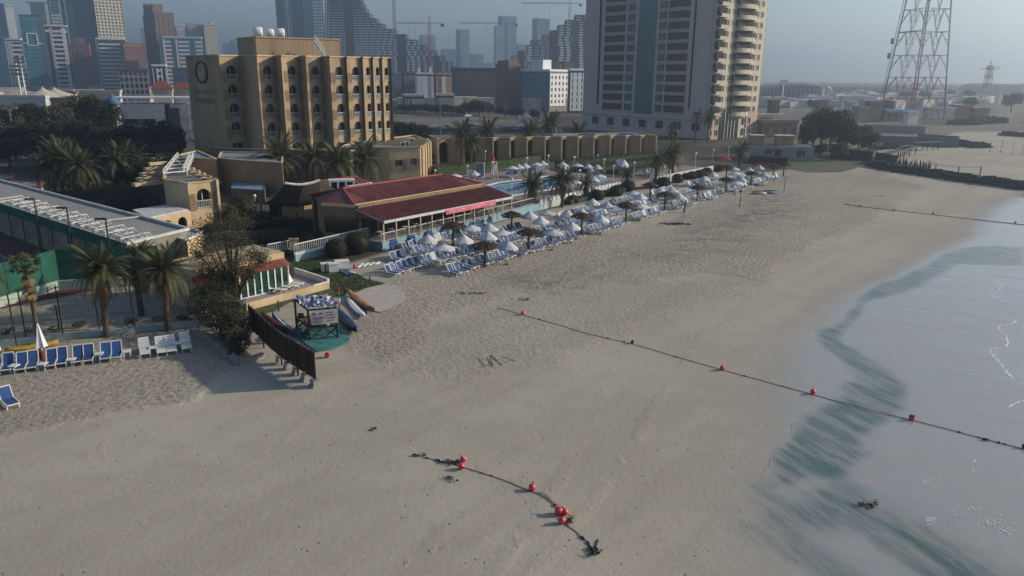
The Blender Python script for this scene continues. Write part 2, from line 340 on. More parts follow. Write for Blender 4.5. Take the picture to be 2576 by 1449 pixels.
L.new(c,b.inputs['Base Color'])
b.inputs['Roughness'].default_value=.95;b.inputs['Specular IOR Level'].default_value=.12
filmr=mth('MULTIPLY',film,mth('SUBTRACT',1,attr('inland')))
L.new(mth('MULTIPLY',mth('MULTIPLY',filmr,ramp(attr('teal'),.1,.5,1,.25)),mth('ADD',.6,mth('MULTIPLY',ramp(st,.35,.62),.4))),b.inputs['Coat Weight'])
L.new(mth('ADD',.05,mth('MULTIPLY',ramp(med,.3,.7),.10)),b.inputs['Coat Roughness']);b.inputs['Coat IOR'].default_value=1.6
# relief: footprints in soft sand, faint ripples elsewhere, flat where wet
fp=N.new('ShaderNodeTexVoronoi');fp.feature='SMOOTH_F1';fp.inputs['Scale'].default_value=2.9;L.new(pos,fp.inputs['Vector'])
hgt=mth('MULTIPLY',trm,mth('ADD',mth('MULTIPLY',fp.outputs['Distance'],.075),mth('MULTIPLY',tn,.20)))
hgt=mth('ADD',hgt,mth('MULTIPLY',mth('SUBTRACT',1,film),mth('ADD',mth('MULTIPLY',noise(3,6,.7),.035),mth('MULTIPLY',spk,-.02))))
bp=N.new('ShaderNodeBump');bp.inputs['Distance'].default_value=1;bp.inputs['Strength'].default_value=1;L.new(hgt,bp.inputs['Height']);L.new(bp.outputs[0],b.inputs['Normal'])
gme.materials.append(gm);tag(link(bpy.data.objects.new('beach_ground',gme)),kind='structure')
# base sheet behind and to the sides, and the far plain
m_=MB();m_.quad((-30000,-30000,-.9),(30000,-30000,-.9),(30000,30000,-.9),(-30000,30000,-.9));m_.build('land',M('plain',(.20,.185,.16),.95,.2,.01),kind='structure')
# water sheet lying over the tidal pools and the sea
mask=(a_teal>.02)&(RRg.ravel()<2500)
fm=mask[q].any(1);qq=q[fm];used=np.unique(qq);rm=np.full(len(vs),-1);rm[used]=np.arange(len(used))
wv=vs[used].copy();wv[:,2]=wv[:,2]*(1-np.clip(a_sea[used]*4,0,1))+.012-.1*np.clip(a_sea[used]*4,0,1)
wme=grid_mesh('shallow_water',wv,rm[qq]);fattr(wme,'dep',a_teal[used])
wm=bpy.data.materials.new('sea_water');wm.use_nodes=True;t=wm.node_tree;N=t.nodes;L=t.links;N.clear()
geo=N.new('ShaderNodeNewGeometry');pos=geo.outputs['Position']
out=N.new('ShaderNodeOutputMaterial');tr_=N.new('ShaderNodeBsdfTransparent');gl=N.new('ShaderNodeBsdfGlossy');gl.inputs['Roughness'].default_value=.10
mp=N.new('ShaderNodeMapping');mp.inputs['Rotation'].default_value=(0,0,R_(-20));mp.inputs['Scale'].default_value=(.5,2.4,1);L.new(pos,mp.inputs[0])
rip=noise(1.7,5,.6,mp.outputs[0]);bp=N.new('ShaderNodeBump');bp.inputs['Distance'].default_value=.05;bp.inputs['Strength'].default_value=.9;L.new(rip,bp.inputs['Height'])
fr_=N.new('ShaderNodeFresnel');fr_.inputs['IOR'].default_value=1.36
for n_ in(gl,fr_): L.new(bp.outputs[0],n_.inputs['Normal'])
m3=N.new('ShaderNodeMixShader');L.new(mth('MULTIPLY',mth('MULTIPLY',fr_.outputs[0],mth('SUBTRACT',1,geo.outputs['Backfacing'])),ramp(attr('dep'),.02,.35)),m3.inputs[0]);L.new(tr_.outputs[0],m3.inputs[1]);L.new(gl.outputs[0],m3.inputs[2]);L.new(m3.outputs[0],out.inputs[0])
wme.materials.append(wm);tag(link(bpy.data.objects.new('shallow_water',wme)),kind='structure')
# far lagoon and open sea
def sheet(name,poly,z,mat,**k):
    m=MB();n=len(poly);a=sum(poly[i][0]*poly[(i+1)%n][1]-poly[(i+1)%n][0]*poly[i][1] for i in range(n))
    if a<0:poly=poly[::-1]
    m.add([(p[0],p[1],z) for p in poly],[tuple(range(n))]);return m.build(name,mat,**(k or {'kind':'structure'}))
X['farwater']=M('lagoon_water',(.16,.25,.28),.15,.1,.02,spec=.5)
sheet('lagoon',W('A5',[(900,800),(1300,770),(2030,770),(2200,765),(2576,775),(2576,800),(2050,800),(1980,835),(1500,850),(1200,840)]),.6,X['farwater'])
sheet('open_sea',[(1500,900),(9000,4700),(20000,4700),(20000,-3000),(300,-300),(240,60),(260,200)],-.3,X['farwater'])
# foam lines
X['foam']=M('foam',(.75,.78,.78),.6,.05,3)
def ribbon(name,pts,wd,z,mat,jit=0,**k):
    m=MB();r=random.Random(5);n=len(pts);L_=[]
    for i,p in enumerate(pts):
        a=pts[max(i-1,0)];c_=pts[min(i+1,n-1)];d=math.hypot(c_[0]-a[0],c_[1]-a[1]) or 1;nx,ny=-(c_[1]-a[1])/d,(c_[0]-a[0])/d
        ww=wd*(1+jit*r.uniform(-1,1));L_.append(((p[0]+nx*ww/2,p[1]+ny*ww/2,z),(p[0]-nx*ww/2,p[1]-ny*ww/2,z)))
    for i in range(n-1): m.quad(L_[i][1],L_[i+1][1],L_[i+1][0],L_[i][0])
    return m.build(name,mat,**k)
def dens(pts,n=6,j=0,seed=1):
    r=random.Random(seed);o=[]
    for i in range(len(pts)-1):
        for k in range(n):
            t_=k/n;o.append(tuple(pts[i][a]*(1-t_)+pts[i+1][a]*t_+(r.uniform(-j,j) if k else 0) for a in range(len(pts[0]))))
    return o+[pts[-1]]
for k_,(l,w_) in enumerate([([(2040,280),(1975,290),(2010,330),(1995,360),(1940,400),(1975,430),(2110,480)],.055),([(2120,575),(2090,600),(2000,620),(1985,640),(2045,690),(2060,740),(2040,765),(1930,780),(1935,805),(2010,890),(2050,945),(2110,1000)],.09),([(1955,505),(1975,490),(2090,490)],.05),([(2070,1190),(2110,1160),(2174,1145)],.07)]):
    ribbon('foam_line',dens(W('B7',l),7,.07,k_),w_,.012,X['foam'],.8,kind='stuff')
ribbon('foam_line',dens(W('B8',[(590,240),(605,290),(520,370),(465,440),(455,510),(410,580),(370,620),(350,690)]),7,.06,9),.035,.012,M('thin_foam',(.36,.35,.33),.7,.1,3),.8,kind='stuff')
# bits of foam flecks
fl=MB();r=random.Random(3)
for c_,s_,n in(((1700,60,60),(1,1),40),((2080,90),(90,40),110)):
    for k in range(n):
        x,y=(r.gauss(1300,300),r.gauss(150,60)) if s_==(1,1) else (r.gauss(c_[0],s_[0]),r.gauss(c_[1],s_[1]))
        p=G('B7',x,y,.014);fl.add([(p[0]+dx*r.uniform(.03,.14),p[1]+dy*r.uniform(.02,.06),.014) for dx,dy in((-1,0),(0,-1),(1,0),(0,1))],[(0,1,2,3)])
for k in range(160):
    cx,cy,sx,sy=r.choice([(2000,920,70,40),(2200,1030,60,25),(2030,560,20,40),(1690,700,40,12),(2300,1095,40,12),(1690,1000,20,15)])
    p=G('B8',r.gauss(cx,sx),r.gauss(cy,sy),.014);fl.add([(p[0]+dx*r.uniform(.02,.07),p[1]+dy*r.uniform(.02,.05),.014) for dx,dy in((-1,0),(0,-1),(1,0),(0,1))],[(0,1,2,3)])
fl.build('foam_flecks',X['foam'],kind='stuff')
# ---------------------------------------------------------------- paved and planted surfaces
X['lawn']=M('lawn_grass',(.075,.11,.032),.9,.5,1.2,.03,12,col2=(.05,.045,.025))
X['smoothpad']=M('sand_slab',(.40,.36,.31),.9,.12,1.5)
sheet('asphalt_car_park',W('A6',[(-200,250),(450,255),(450,390),(200,400),(-200,390)]),.02,X['asphalt'])
rd=dens([G('A3',x,y,.03) for x,y in[(900,1100),(1180,1112),(1380,1122),(1500,1145),(1570,1180),(1580,1215),(1500,1250),(1380,1285),(1200,1310),(700,1345)]],4)
def smooth(pts,n=3):
    for _ in range(n): pts=[pts[0]]+[tuple((pts[i-1][a]+2*pts[i][a]+pts[i+1][a])/4 for a in range(len(pts[0]))) for i in range(1,len(pts)-1)]+[pts[-1]]
    return pts
rd=smooth(rd,6);ribbon('road',[p[:2] for p in rd],11,.03,X['asphalt'],kind='structure')
def off(pts,d):
    o=[]
    for i,p in enumerate(pts):
        a=pts[max(i-1,0)];c_=pts[min(i+1,len(pts)-1)];l=math.hypot(c_[0]-a[0],c_[1]-a[1]) or 1;o.append((p[0]-(c_[1]-a[1])/l*d,p[1]+(c_[0]-a[0])/l*d))
    return o
for d_ in(-5.8,5.8): ribbon('kerb',off(rd,d_),.6,.12,X['concrete'],kind='structure')
ribbon('road_marking',off(rd,0),.35,.036,X['paint'],kind='structure')
sheet('road_far',[AT('A3',x,y,Y)[:2] for x,y,Y in[]] or W('A3',[(1200,1095),(2080,1085),(2080,1110),(1200,1125)]),.02,X['asphalt'])
sheet('lawn',W('B4',[(735,200),(1060,150),(1180,190),(1260,260),(1420,350),(1600,395),(1590,420),(1400,455),(1250,495),(1150,520),(1080,560),(760,560),(620,640),(450,680),(390,620),(360,590),(1090,440),(800,310)]),.035,X['lawn'])
sheet('lawn',W('B2',[(90,480),(400,530),(740,530),(900,490),(840,440),(520,405),(250,400)]),.035,X['lawn'])
sheet('lawn',W('B2',[(190,200),(480,215),(1010,235),(950,300),(580,280),(260,250)]),.04,M('bright_lawn',(.12,.17,.04),.9,.4,.5))
sheet('sand_slab',W('B4',[(1270,520),(1420,440),(1600,400),(1700,420),(1770,480),(1780,540),(1700,600),(1560,650),(1480,640),(1380,570)]),.045,X['smoothpad'])
# resort garden ground, terrace and pool deck
def slab(name,poly,z0,z1,mat): return MB().prism([p[:2] for p in poly],z0,z1,bot=False).build(name,mat,kind='structure')
slab('restaurant_terrace',[S(.8,13.5),S(28,15.4),S(30,28),S(4,28),S(1.6,24),S(.4,21.5)],0,1.0,X['concrete'])
DK=[S(30,16.0),S(47,16.6),S(68,16.0),S(92,15.0),S(92.5,21),S(69,23),S(66,39),S(58,43),S(48,45),S(36,43),S(30,30)]
PL=[S(33,23),S(47,22),S(58,23),S(60,32),S(46,33.5),S(34,31)]
mm=MB();mm.prism([p[:2] for p in DK],0,1.0,top=False,bot=False)
def ring_fill(m,outer,inner,z):
    n=len(outer);k=len(inner)
    # bridge polygon
    o=[(p[0],p[1],z) for p in outer];i_=[(p[0],p[1],z) for p in inner]
    j=min(range(k),key=lambda a:(i_[a][0]-o[0][0])**2+(i_[a][1]-o[0][1])**2)
    seq=o+[o[0]]+[i_[(j-a)%k] for a in range(k+1)]
    import mathutils
    tri=mathutils.geometry.tessellate_polygon([[Vector(p) for p in o],[Vector(p) for p in i_]])
    allp=o+i_;m.add(allp,[t_[::-1] if (allp[t_[1]][0]-allp[t_[0]][0])*(allp[t_[2]][1]-allp[t_[0]][1])-(allp[t_[1]][1]-allp[t_[0]][1])*(allp[t_[2]][0]-allp[t_[0]][0])<0 else t_ for t_ in tri])
ring_fill(mm,DK,PL,1.0);mm.build('pool_deck',X['tile'],kind='structure')
mm=MB();mm.prism([p[:2] for p in PL],-.4,1.0,top=False);
for i,f in enumerate(mm.f): mm.f[i]=f[::-1]
mm.build('pool_basin',M('pool_tiles',(.10,.42,.55),.4,.1,2),kind='structure')
wp=bpy.data.materials.new('pool_water');wp.use_nodes=True;pb=wp.node_tree.nodes['Principled BSDF'];pb.inputs['Base Color'].default_value=(.012,.10,.19,1);pb.inputs['Roughness'].default_value=.06
nn=wp.node_tree.nodes.new('ShaderNodeTexNoise');nn.inputs['Scale'].default_value=.25;nn.inputs['Detail'].default_value=4;bb=wp.node_tree.nodes.new('ShaderNodeBump');bb.inputs['Distance'].default_value=.08
wp.node_tree.links.new(nn.outputs[0],bb.inputs['Height']);wp.node_tree.links.new(bb.outputs[0],pb.inputs['Normal'])
sheet('pool_water',[p[:2] for p in PL],.82,wp)
cop=MB()
for i in range(len(PL)): cop.bar((*PL[i][:2],1.04),(*PL[(i+1)%len(PL)][:2],1.04),.4,.1)
cop.build('pool_coping',X['white'],kind='structure')
# ================================================================ HAZE
def haze_box():
    m=MB();x0,x1,y0,y1,z0,z1=-2600,4200,-60,6500,-2.0,215.
    m.box(((x0+x1)/2,(y0+y1)/2,(z0+z1)/2),(x1-x0,y1-y0,z1-z0))
    mt=bpy.data.materials.new('haze');mt.use_nodes=True;t=mt.node_tree;t.nodes.clear()
    v=t.nodes.new('ShaderNodeVolumePrincipled');o=t.nodes.new('ShaderNodeOutputMaterial')
    v.inputs['Color'].default_value=(.68,.83,1,1);v.inputs['Density'].default_value=HAZE;v.inputs['Anisotropy'].default_value=.62
    t.links.new(v.outputs[0],o.inputs['Volume']);m.build('haze',mt,kind='stuff')
haze_box()
# ================================================================ CITY
def ratio(u,v=190):
    r=ray(u,v);return r[0]/r[1]
def zat(u,v,Y): return AT('D',u,v,Y)[2]
def foot(u0,uc,u1,Y,b,v=190):
    """front corner and lengths of the right and left faces for a block seen between u0..uc..u1"""
    c,s=math.cos(b),math.sin(b);kc,k0,k1=ratio(uc,v),ratio(u0,v),ratio(u1,v);Cx,Cy=kc*Y,Y
    Rr=(k1*Cy-Cx)/(c-k1*s) if u1>uc else 6
    Ll=(Cx-k0*Cy)/(s+k0*c) if u0<uc else 6
    return Cx,Cy,max(Rr,3),max(Ll,3)
def facade(m,face,R,L,z0,z1,fl,bays,bh,pw,proud=.3,span=(0,1)):
    """bands and piers standing proud of one face: real relief of the storeys"""
    W_=R if face=='r' else L;a,e=W_*span[0],W_*span[1];n=max(1,int((z1-z0)/fl))
    def bx(s0,s1,za,zb,pr):
        if face=='r': m.box(((s0+s1)/2,-pr/2,(za+zb)/2),(s1-s0,pr,zb-za))
        else: m.box((-pr/2,(s0+s1)/2,(za+zb)/2),(pr,s1-s0,zb-za))
    if bh:
        for k in range(n+1):
          if z0+k*fl<z1-.2: bx(a,e,z0+k*fl,min(z0+k*fl+bh,z1),proud)
    if bays:
        for k in range(bays+1):
            s_=a+(e-a)*k/bays;bx(max(a,s_-pw/2),min(e,s_+pw/2),z0,z1,proud+.06)
def tower(label,u0,uc,u1,vt,Y,b,body,fr=None,fl_=None,over='white',cat='tower',v0=None,top=None,name='tower_block',z0=0,extra=None,group=None):
    b=R_(b);Cx,Cy,Rr,Ll=foot(u0,uc,u1,Y,b,(vt+230)/2 if vt>0 else 110);zt=zat(uc,max(vt,-330),Y)
    t=thing(name,label,cat,(Cx,Cy,z0),b,group)
    m=MB();m.box((Rr/2,Ll/2,(zt-z0)/2),(Rr,Ll,zt-z0));m.build('walls',X.get(body,body),t)
    for face,sp in (('r',fr),('l',fl_)):
        if not sp: continue
        for q in (sp if isinstance(sp,list) else [sp]):
            mm=MB();facade(mm,face,Rr,Ll,q.get('z0',3),zt-z0-q.get('tc',1.0),q.get('f',3.5),q.get('b',0),q.get('bh',1.2),q.get('pw',.6),q.get('pr',.35),q.get('span',(0,1)))
            if mm.v: mm.build('facade_bands',X.get(q.get('m',over)),t,kind='stuff')
    m=MB();m.box((Rr/2,Ll/2,zt-z0+.6),(Rr+.7,Ll+.7,1.2));m.build('parapet',X[over],t)
    if top:
        m=MB()
        for (fx,fy,sx,sy,h) in top: m.box((Rr*fx,Ll*fy,zt-z0+1.2+h/2),(Rr*sx,Ll*sy,h))
        m.build('roof_plant',X[over],t)
    return t,Rr,Ll,zt
X['twhite']=M('tower_white',(.72,.73,.74),.6,.08,.05)
X['tcream']=M('tower_cream',(.52,.47,.38),.7,.08,.05)
X['tred']=M('tower_red',(.27,.13,.13),.7,.12,.05)
X['torange']=M('tower_orange',(.42,.25,.14),.7,.12,.05)
X['tgrey']=M('tower_grey',(.16,.17,.19),.7,.12,.05)
X['tdark']=M('tower_dark',(.05,.055,.07),.7,.2,.05)
X['tblue']=M('tower_blue',(.07,.15,.23),.3,.25,.03,spec=.6)
X['tteal']=M('tower_teal',(.06,.21,.26),.25,.25,.03,spec=.6)
X['tbrown']=M('tower_brown',(.20,.12,.10),.8,.15,.05)
X['tgreen']=M('tower_green',(.05,.17,.11),.5,.15,.05)
X['conc2']=M('raw_concrete',(.055,.06,.07),.9,.25,.06)
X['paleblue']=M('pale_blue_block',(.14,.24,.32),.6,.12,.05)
b1=dict(f=3.6,bh=1.3)
tower('dark blue glass tower at the far left edge of the skyline',-45,-20,27,10,820,25,'tblue',dict(f=3.6,bh=.35,b=8,pw=.3),dict(f=3.6,bh=.5),over='tblue')
tower('pale grey gridded tower behind the dark blue one at the left edge',18,30,50,15,1000,30,'tgrey',dict(f=3.5,bh=1.6,b=5,pw=1.5),None,over='twhite')
t_,Rr,Ll,zt=tower('teal glass tower with square white frame high on its front',45,62,112,40,760,28,'tteal',dict(f=3.7,bh=.2,b=1,pw=.3,m='tblue'),dict(f=3.7,bh=.4,m='tgrey'),over='tdark')
m=MB()
for a,c_,z_,h in((.25,.75,zt-27,.8),(.25,.75,zt-16,.8)): m.box((Rr*(a+c_)/2,-.5,z_),(Rr*(c_-a),.6,h))
for a in(.25,.75): m.box((Rr*a,-.5,zt-21.5),(.9,.6,11))
m.box((Rr*.12,-.5,zt-25),(Rr*.25,.5,.8));m.box((Rr*.88,-.5,zt-25),(Rr*.24,.5,.8));m.build('square_frame',X['twhite'],t_)
tower('slim glass tower with a roof beam between teal and banded towers',80,92,128,10,1050,25,'tblue',dict(f=3.6,bh=1.0,b=8,pw=.8),None,over='tgrey',top=[(.5,.5,1.5,.2,2)])
t_,Rr,Ll,zt=tower('tall white banded tower with green glass strip rising out of frame',115,135,205,-150,930,20,'tgreen',[dict(f=3.6,bh=2.6,b=0,span=(.05,.42)),dict(f=3.6,bh=1.5,span=(.6,.98),m='tteal'),dict(f=3.6,bh=0,b=1,pw=1.5,span=(.40,.60))],dict(f=3.6,bh=1.6),over='twhite')
m=MB();m.box((Rr*.3,-.7,zt-70),(Rr*.16,.5,16));m.build('window_panel',X['tteal'],t_)
tower('tall beige gridded tower rising out of frame over striped block',196,250,320,-150,850,42,'tdark',dict(f=3.3,bh=1.5,b=8,pw=1.6,m='tcream'),[dict(f=3.3,bh=.5,b=6,pw=.5,span=(.3,1),m='tblue'),dict(f=3.3,bh=.9,span=(0,.3),m='tgrey')],over='tcream')
tower('slender white framed tower with black window ladder and dark side',112,125,178,66,700,22,'tdark',[dict(f=3.9,bh=1.5,span=(.3,.75)),dict(bh=0,b=1,pw=3.2,span=(.18,.30)),dict(bh=0,b=1,pw=3.2,span=(.75,.92)),dict(f=50,bh=2.2,tc=.2)],None,over='twhite')
t_,Rr,Ll,zt=tower('blue glass office block at left edge with curved white fins',-60,-20,22,100,640,20,'tblue',dict(f=3.8,bh=.3,m='tgrey'),None,over='tgrey')
t_,Rr,Ll,zt=tower('white banded block behind the twin floodlight masts',14,22,62,100,650,18,'tdark',[dict(f=3.6,bh=1.9,span=(.4,1)),dict(bh=0,b=2,pw=1.6,span=(.05,.4))],None,over='twhite')
t_,Rr,Ll,zt=tower('red stone tower with dark square window near its top',172,184,232,113,690,20,'tred',[dict(f=3.5,bh=1.3,b=5,pw=1.6,m='tred')],None,over='tred',top=[(.5,.5,.5,.5,5)])
m=MB();m.box((Rr*.5,-.6,zt-13),(Rr*.34,.6,12));m.build('square_window',X['glassb'],t_)
tower('white and blue striped wide office block below beige tower',222,250,322,99,660,24,'glassb',[dict(f=3.2,bh=1.1,span=(.05,1))],[dict(f=3.2,bh=1.7,b=3,pw=1.6)],over='twhite')
tower('red and yellow chequered apartment block',288,318,370,112,640,30,'torange',[dict(f=3.4,bh=1.2,b=7,pw=1.3,m='tred')],[dict(f=3.4,bh=1.2,m='tbrown')],over='tred')
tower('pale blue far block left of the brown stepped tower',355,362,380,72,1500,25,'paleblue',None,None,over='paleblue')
t_,Rr,Ll,zt=tower('brown stepped tower with open crown and green netting strip',370,398,446,33,880,35,'tbrown',[dict(f=3.5,bh=1.1,b=4,pw=1.2,m='tbrown'),dict(f=3.5,bh=2.2,span=(.35,.75),m='tgreen',z0=90)],[dict(f=3.5,bh=1.0,b=4,pw=.9,m='tgrey')],over='tbrown',top=[(.25,.5,.5,.8,5),(.3,.5,.35,.6,9),(.3,.5,.9,.2,10.5)])
tower('dark glass front block under the brown stepped tower',398,408,440,96,760,25,'tblue',[dict(f=3.5,bh=.5,b=5,pw=.4,m='tgrey')],None,over='tgrey')
tower('white portal framed block with teal strips beside hotel roof',408,416,513,95,700,15,'tteal',[dict(f=3.5,bh=1.7,span=(.03,.2)),dict(f=3.5,bh=1.7,span=(.38,.66)),dict(f=3.5,bh=1.7,span=(.82,1)),dict(bh=0,b=1,pw=2.6,span=(.0,.36)),dict(f=60,bh=2.6,tc=.1)],None,over='twhite')
tower('small white block peeping between brown and cream towers',446,452,472,66,1250,25,'tgrey',[dict(f=3.5,bh=1.5,b=4,pw=1.5)],None,over='twhite')
tower('left cream tower of the close pair beyond the hotel sign wall',472,480,512,60,1080,24,'tgrey',[dict(f=3.3,bh=1.3,b=4,pw=2.8,m='tcream')],None,over='tcream',top=[(.2,.5,.15,.3,4),(.8,.5,.15,.3,4)])
tower('right cream tower of the close pair beyond the hotel sign wall',508,520,551,63,1060,30,'tgrey',[dict(f=3.3,bh=1.3,b=4,pw=2.6,m='tcream')],[dict(f=3.3,bh=1.6,m='tgrey')],over='tcream',top=[(.8,.5,.2,.3,4)])
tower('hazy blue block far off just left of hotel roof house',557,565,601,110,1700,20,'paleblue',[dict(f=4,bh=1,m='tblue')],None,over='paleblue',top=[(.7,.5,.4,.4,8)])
tower('dark low tower with balconies behind the dark trees',248,300,372,178,420,28,'tdark',[dict(f=3.3,bh=1.1,b=6,pw=.8,m='tgrey')],[dict(f=3.3,bh=.7,m='tdark')],over='tdark',top=[(.5,.5,.5,.5,4)])
tower('black and white framed block with ladder windows left of the hotel',380,386,420,167,450,18,'tdark',[dict(f=3.3,bh=1.3,span=(.3,.7)),dict(bh=0,b=3,pw=.9),dict(f=30,bh=1.2,tc=.2)],None,over='twhite')
tower('low pale blue banded block beside the hotel sign wall',430,436,500,176,430,14,'paleblue',[dict(f=3.3,bh=1.0,m='tgrey')],None,over='tgrey')
# centre
t_,Rr,Ll,zt=tower('tall curved glass tower rising out of frame behind hotel roof',684,700,818,-190,900,12,'tblue',[dict(f=3.5,bh=.4,b=3,pw=.5,m='tgrey',span=(0,.22)),dict(bh=0,b=2,pw=1.4,m='twhite',span=(.18,.3)),dict(f=3.5,bh=.5,b=6,pw=.5,m='tgrey',span=(.3,.56)),dict(f=3.5,bh=.3,span=(.58,.78),m='tteal'),dict(f=3.5,bh=1.9,b=4,pw=.7,span=(.78,1))],None,over='twhite')
m=MB();m.box((Rr*.67,-.8,zt/2),(Rr*.2,1.2,zt));m.build('glass_bay',X['tteal'],t_)
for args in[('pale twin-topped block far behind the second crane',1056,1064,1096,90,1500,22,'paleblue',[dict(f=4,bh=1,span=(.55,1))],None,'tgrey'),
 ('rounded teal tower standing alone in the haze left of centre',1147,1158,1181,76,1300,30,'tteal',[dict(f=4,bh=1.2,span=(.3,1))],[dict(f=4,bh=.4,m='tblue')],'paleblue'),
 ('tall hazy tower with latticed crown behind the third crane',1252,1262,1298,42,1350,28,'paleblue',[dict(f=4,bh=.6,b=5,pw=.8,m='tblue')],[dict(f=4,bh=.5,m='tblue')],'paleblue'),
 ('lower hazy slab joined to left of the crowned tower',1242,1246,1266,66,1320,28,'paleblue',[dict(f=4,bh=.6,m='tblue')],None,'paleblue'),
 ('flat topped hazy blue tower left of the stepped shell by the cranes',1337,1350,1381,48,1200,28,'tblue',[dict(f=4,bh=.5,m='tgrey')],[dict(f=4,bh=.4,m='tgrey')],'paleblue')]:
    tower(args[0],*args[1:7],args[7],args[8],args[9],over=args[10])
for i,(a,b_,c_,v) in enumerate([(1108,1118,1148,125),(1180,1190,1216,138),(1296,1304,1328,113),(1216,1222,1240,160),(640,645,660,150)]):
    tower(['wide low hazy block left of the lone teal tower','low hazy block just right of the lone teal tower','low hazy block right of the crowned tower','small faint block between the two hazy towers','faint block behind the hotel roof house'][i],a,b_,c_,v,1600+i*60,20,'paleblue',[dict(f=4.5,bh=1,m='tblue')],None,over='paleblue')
# unfinished stepped shells: slabs on columns
def shell(label,prof,Y,dep,name='unfinished_building'):
    """prof: list of (u_left,u_right,v) per storey from the top down"""
    x0=ratio(prof[-1][0])*Y;t=thing(name,label,'building',(x0,Y,0));sl=MB();cl=MB();co_=MB();n=len(prof)
    prof=[(prof[k//2*2][0],prof[k//2*2][1],prof[k][2]) for k in range(n)] if prof[0][0]<1000 else [(prof[min(n-1,k//2*2+1)][0],prof[k][1],prof[k][2]) for k in range(n)]
    for k,(ua,ub,v) in enumerate(prof):
        xa,xb=ratio(ua,v)*Y-x0,ratio(ub,v)*Y-x0;zz=zat(ua,v,Y)
        znext=zat(prof[k+1][0],prof[k+1][2],Y) if k<n-1 else 0
        sl.box(((xa+xb)/2,dep/2,zz),(xb-xa,dep,.55))
        nc=max(2,int((xb-xa)/6.5))
        for j in range(nc+1):
            x=xa+.5+(xb-xa-1)*j/nc
            for y in (.6,dep*.5,dep-.6): cl.box((x,y,(zz+znext)/2),(.9,.9,zz-znext-.5))
        # cores and blind walls
        if xb-xa>18:
            for fx,wd in((.18,7),(.55,9),(.8,6)):
                X0=(ratio((prof[-1][0]*(1-fx)+prof[-1][1]*fx),200))*Y-x0
                if xa<X0<xb-4: part('core_wall',MB().box((0,0,0),(wd,dep*.55,zz-znext-.5)).mesh('core_wall',X['conc2']),t,(X0,dep*.5,(zz+znext)/2))
    sl.build('floor_slabs',X['concrete2'],t,kind='stuff');cl.build('columns',X['conc2'],t,kind='stuff')
X['concrete2']=M('shell_slab',(.17,.165,.16),.9,.2,.05)
prof=[];v=-60
bd=[(-60,890),(0,908),(30,925),(60,965),(80,1010),(105,1062),(120,1088),(140,1120),(160,1150),(185,1160),(215,1165),(236,1168)]
def interp(bd,v):
    for (a,x),(c_,y) in zip(bd,bd[1:]):
        if a<=v<=c_: return x+(y-x)*(v-a)/(c_-a)
    return bd[-1][1]
while v<232: prof.append((816-(0 if v>0 else 0),interp(bd,v),v));v+=6.6
shell('huge unfinished shell stepping down to the right behind the hotel',prof,850,22)
bd2=[(28,1462),(40,1455),(50,1436),(64,1410),(80,1392),(92,1372),(110,1330),(125,1322),(140,1298),(150,1280),(170,1276),(236,1270)]
prof=[];v=38
while v<232: prof.append((interp(bd2,v),1490,v));v+=6.4
shell('unfinished shell stepping up to the right toward the grey tower',prof,800,22)
# tower cranes
def crane(label,u,vb,vt,Y,j0,j1,vj,red=True,apex=True):
    x=ratio(u,150)*Y;t=thing('tower_crane',label,'crane',(x,Y,zat(u,vb,Y)))
    zb=zat(u,vb,Y);zt=zat(u,vt,Y)-zb;zj=zat(u,vj,Y)-zb;m=MB();w_=1.1
    mat=X['steelr'] if red else X['steelh']
    for a,c_ in((-w_,-w_),(w_,-w_),(w_,w_),(-w_,w_)): m.bar((a,c_,0),(a,c_,zj),.35)
    k=0;z_=0
    while z_<zj-3: m.bar((-w_ if k%2 else w_,-w_,z_),(w_ if k%2 else -w_,-w_,z_+3),.25);m.bar((-w_,-w_,z_),(w_,-w_,z_),.25);m.bar((w_,-w_ if k%2 else w_,z_),(w_,w_ if k%2 else -w_,z_+3),.25);z_+=3;k+=1
    m.build('mast',mat,t)
    if j0 is not None:
        xa,xb=ratio(j0,vj)*Y-x,ratio(j1,vj)*Y-x;m=MB();m.bar((xa,0,zj),(xb,0,zj),.45);m.bar((xa,.8,zj),(xb,.8,zj),.35);m.bar((xa,.4,zj+1.3),(xb*.3,.4,zj+1.3),.35)
        n=int((xb-xa)/2.2)
        for i in range(n): m.bar((xa+i*2.2,0,zj),(xa+i*2.2+1.1,.4,zj+1.3),.2);m.bar((xa+i*2.2+1.1,.4,zj+1.3),(xa+i*2.2+2.2,0,zj),.2)
        m.build('jib',mat if not red else X['steelh'],t)
        m=MB();far=xb if abs(xb)<abs(xa) else xa;m.box((far*.9,.4,zj-1.2),(abs(far)*.22,1.6,2.6));m.build('counterweight',X['dark'],t)
        if apex:
            m=MB();m.bar((0,.4,zj),(.2,.4,zt),.7);m.bar((0,.4,zt),(xa*.55,.4,zj+1.3),.13);m.bar((0,.4,zt),(xb*.85,.4,zj+1.3),.13);m.build('apex',mat,t)
        m=MB();m.bar((xa*.42,.4,zj),(xa*.42,.4,zj-7),.12);m.box((xa*.42,.4,zj-7.6),(.8,.6,1.6));m.build('hook',X['dark'],t)
crane('red crane mast standing on stepped shell, its jib above the frame',995,90,-60,800,None,None,-60)
crane('crane with long left jib over the low end of stepped shell',1081,180,40,780,999,1116,60)
crane('red crane in front of the crowned hazy tower',1273,160,50,900,1154,1301,60,apex=False)
crane('pale crane above the right hand stepped shell',1429,50,-8,900,1311,1463,10,red=False)
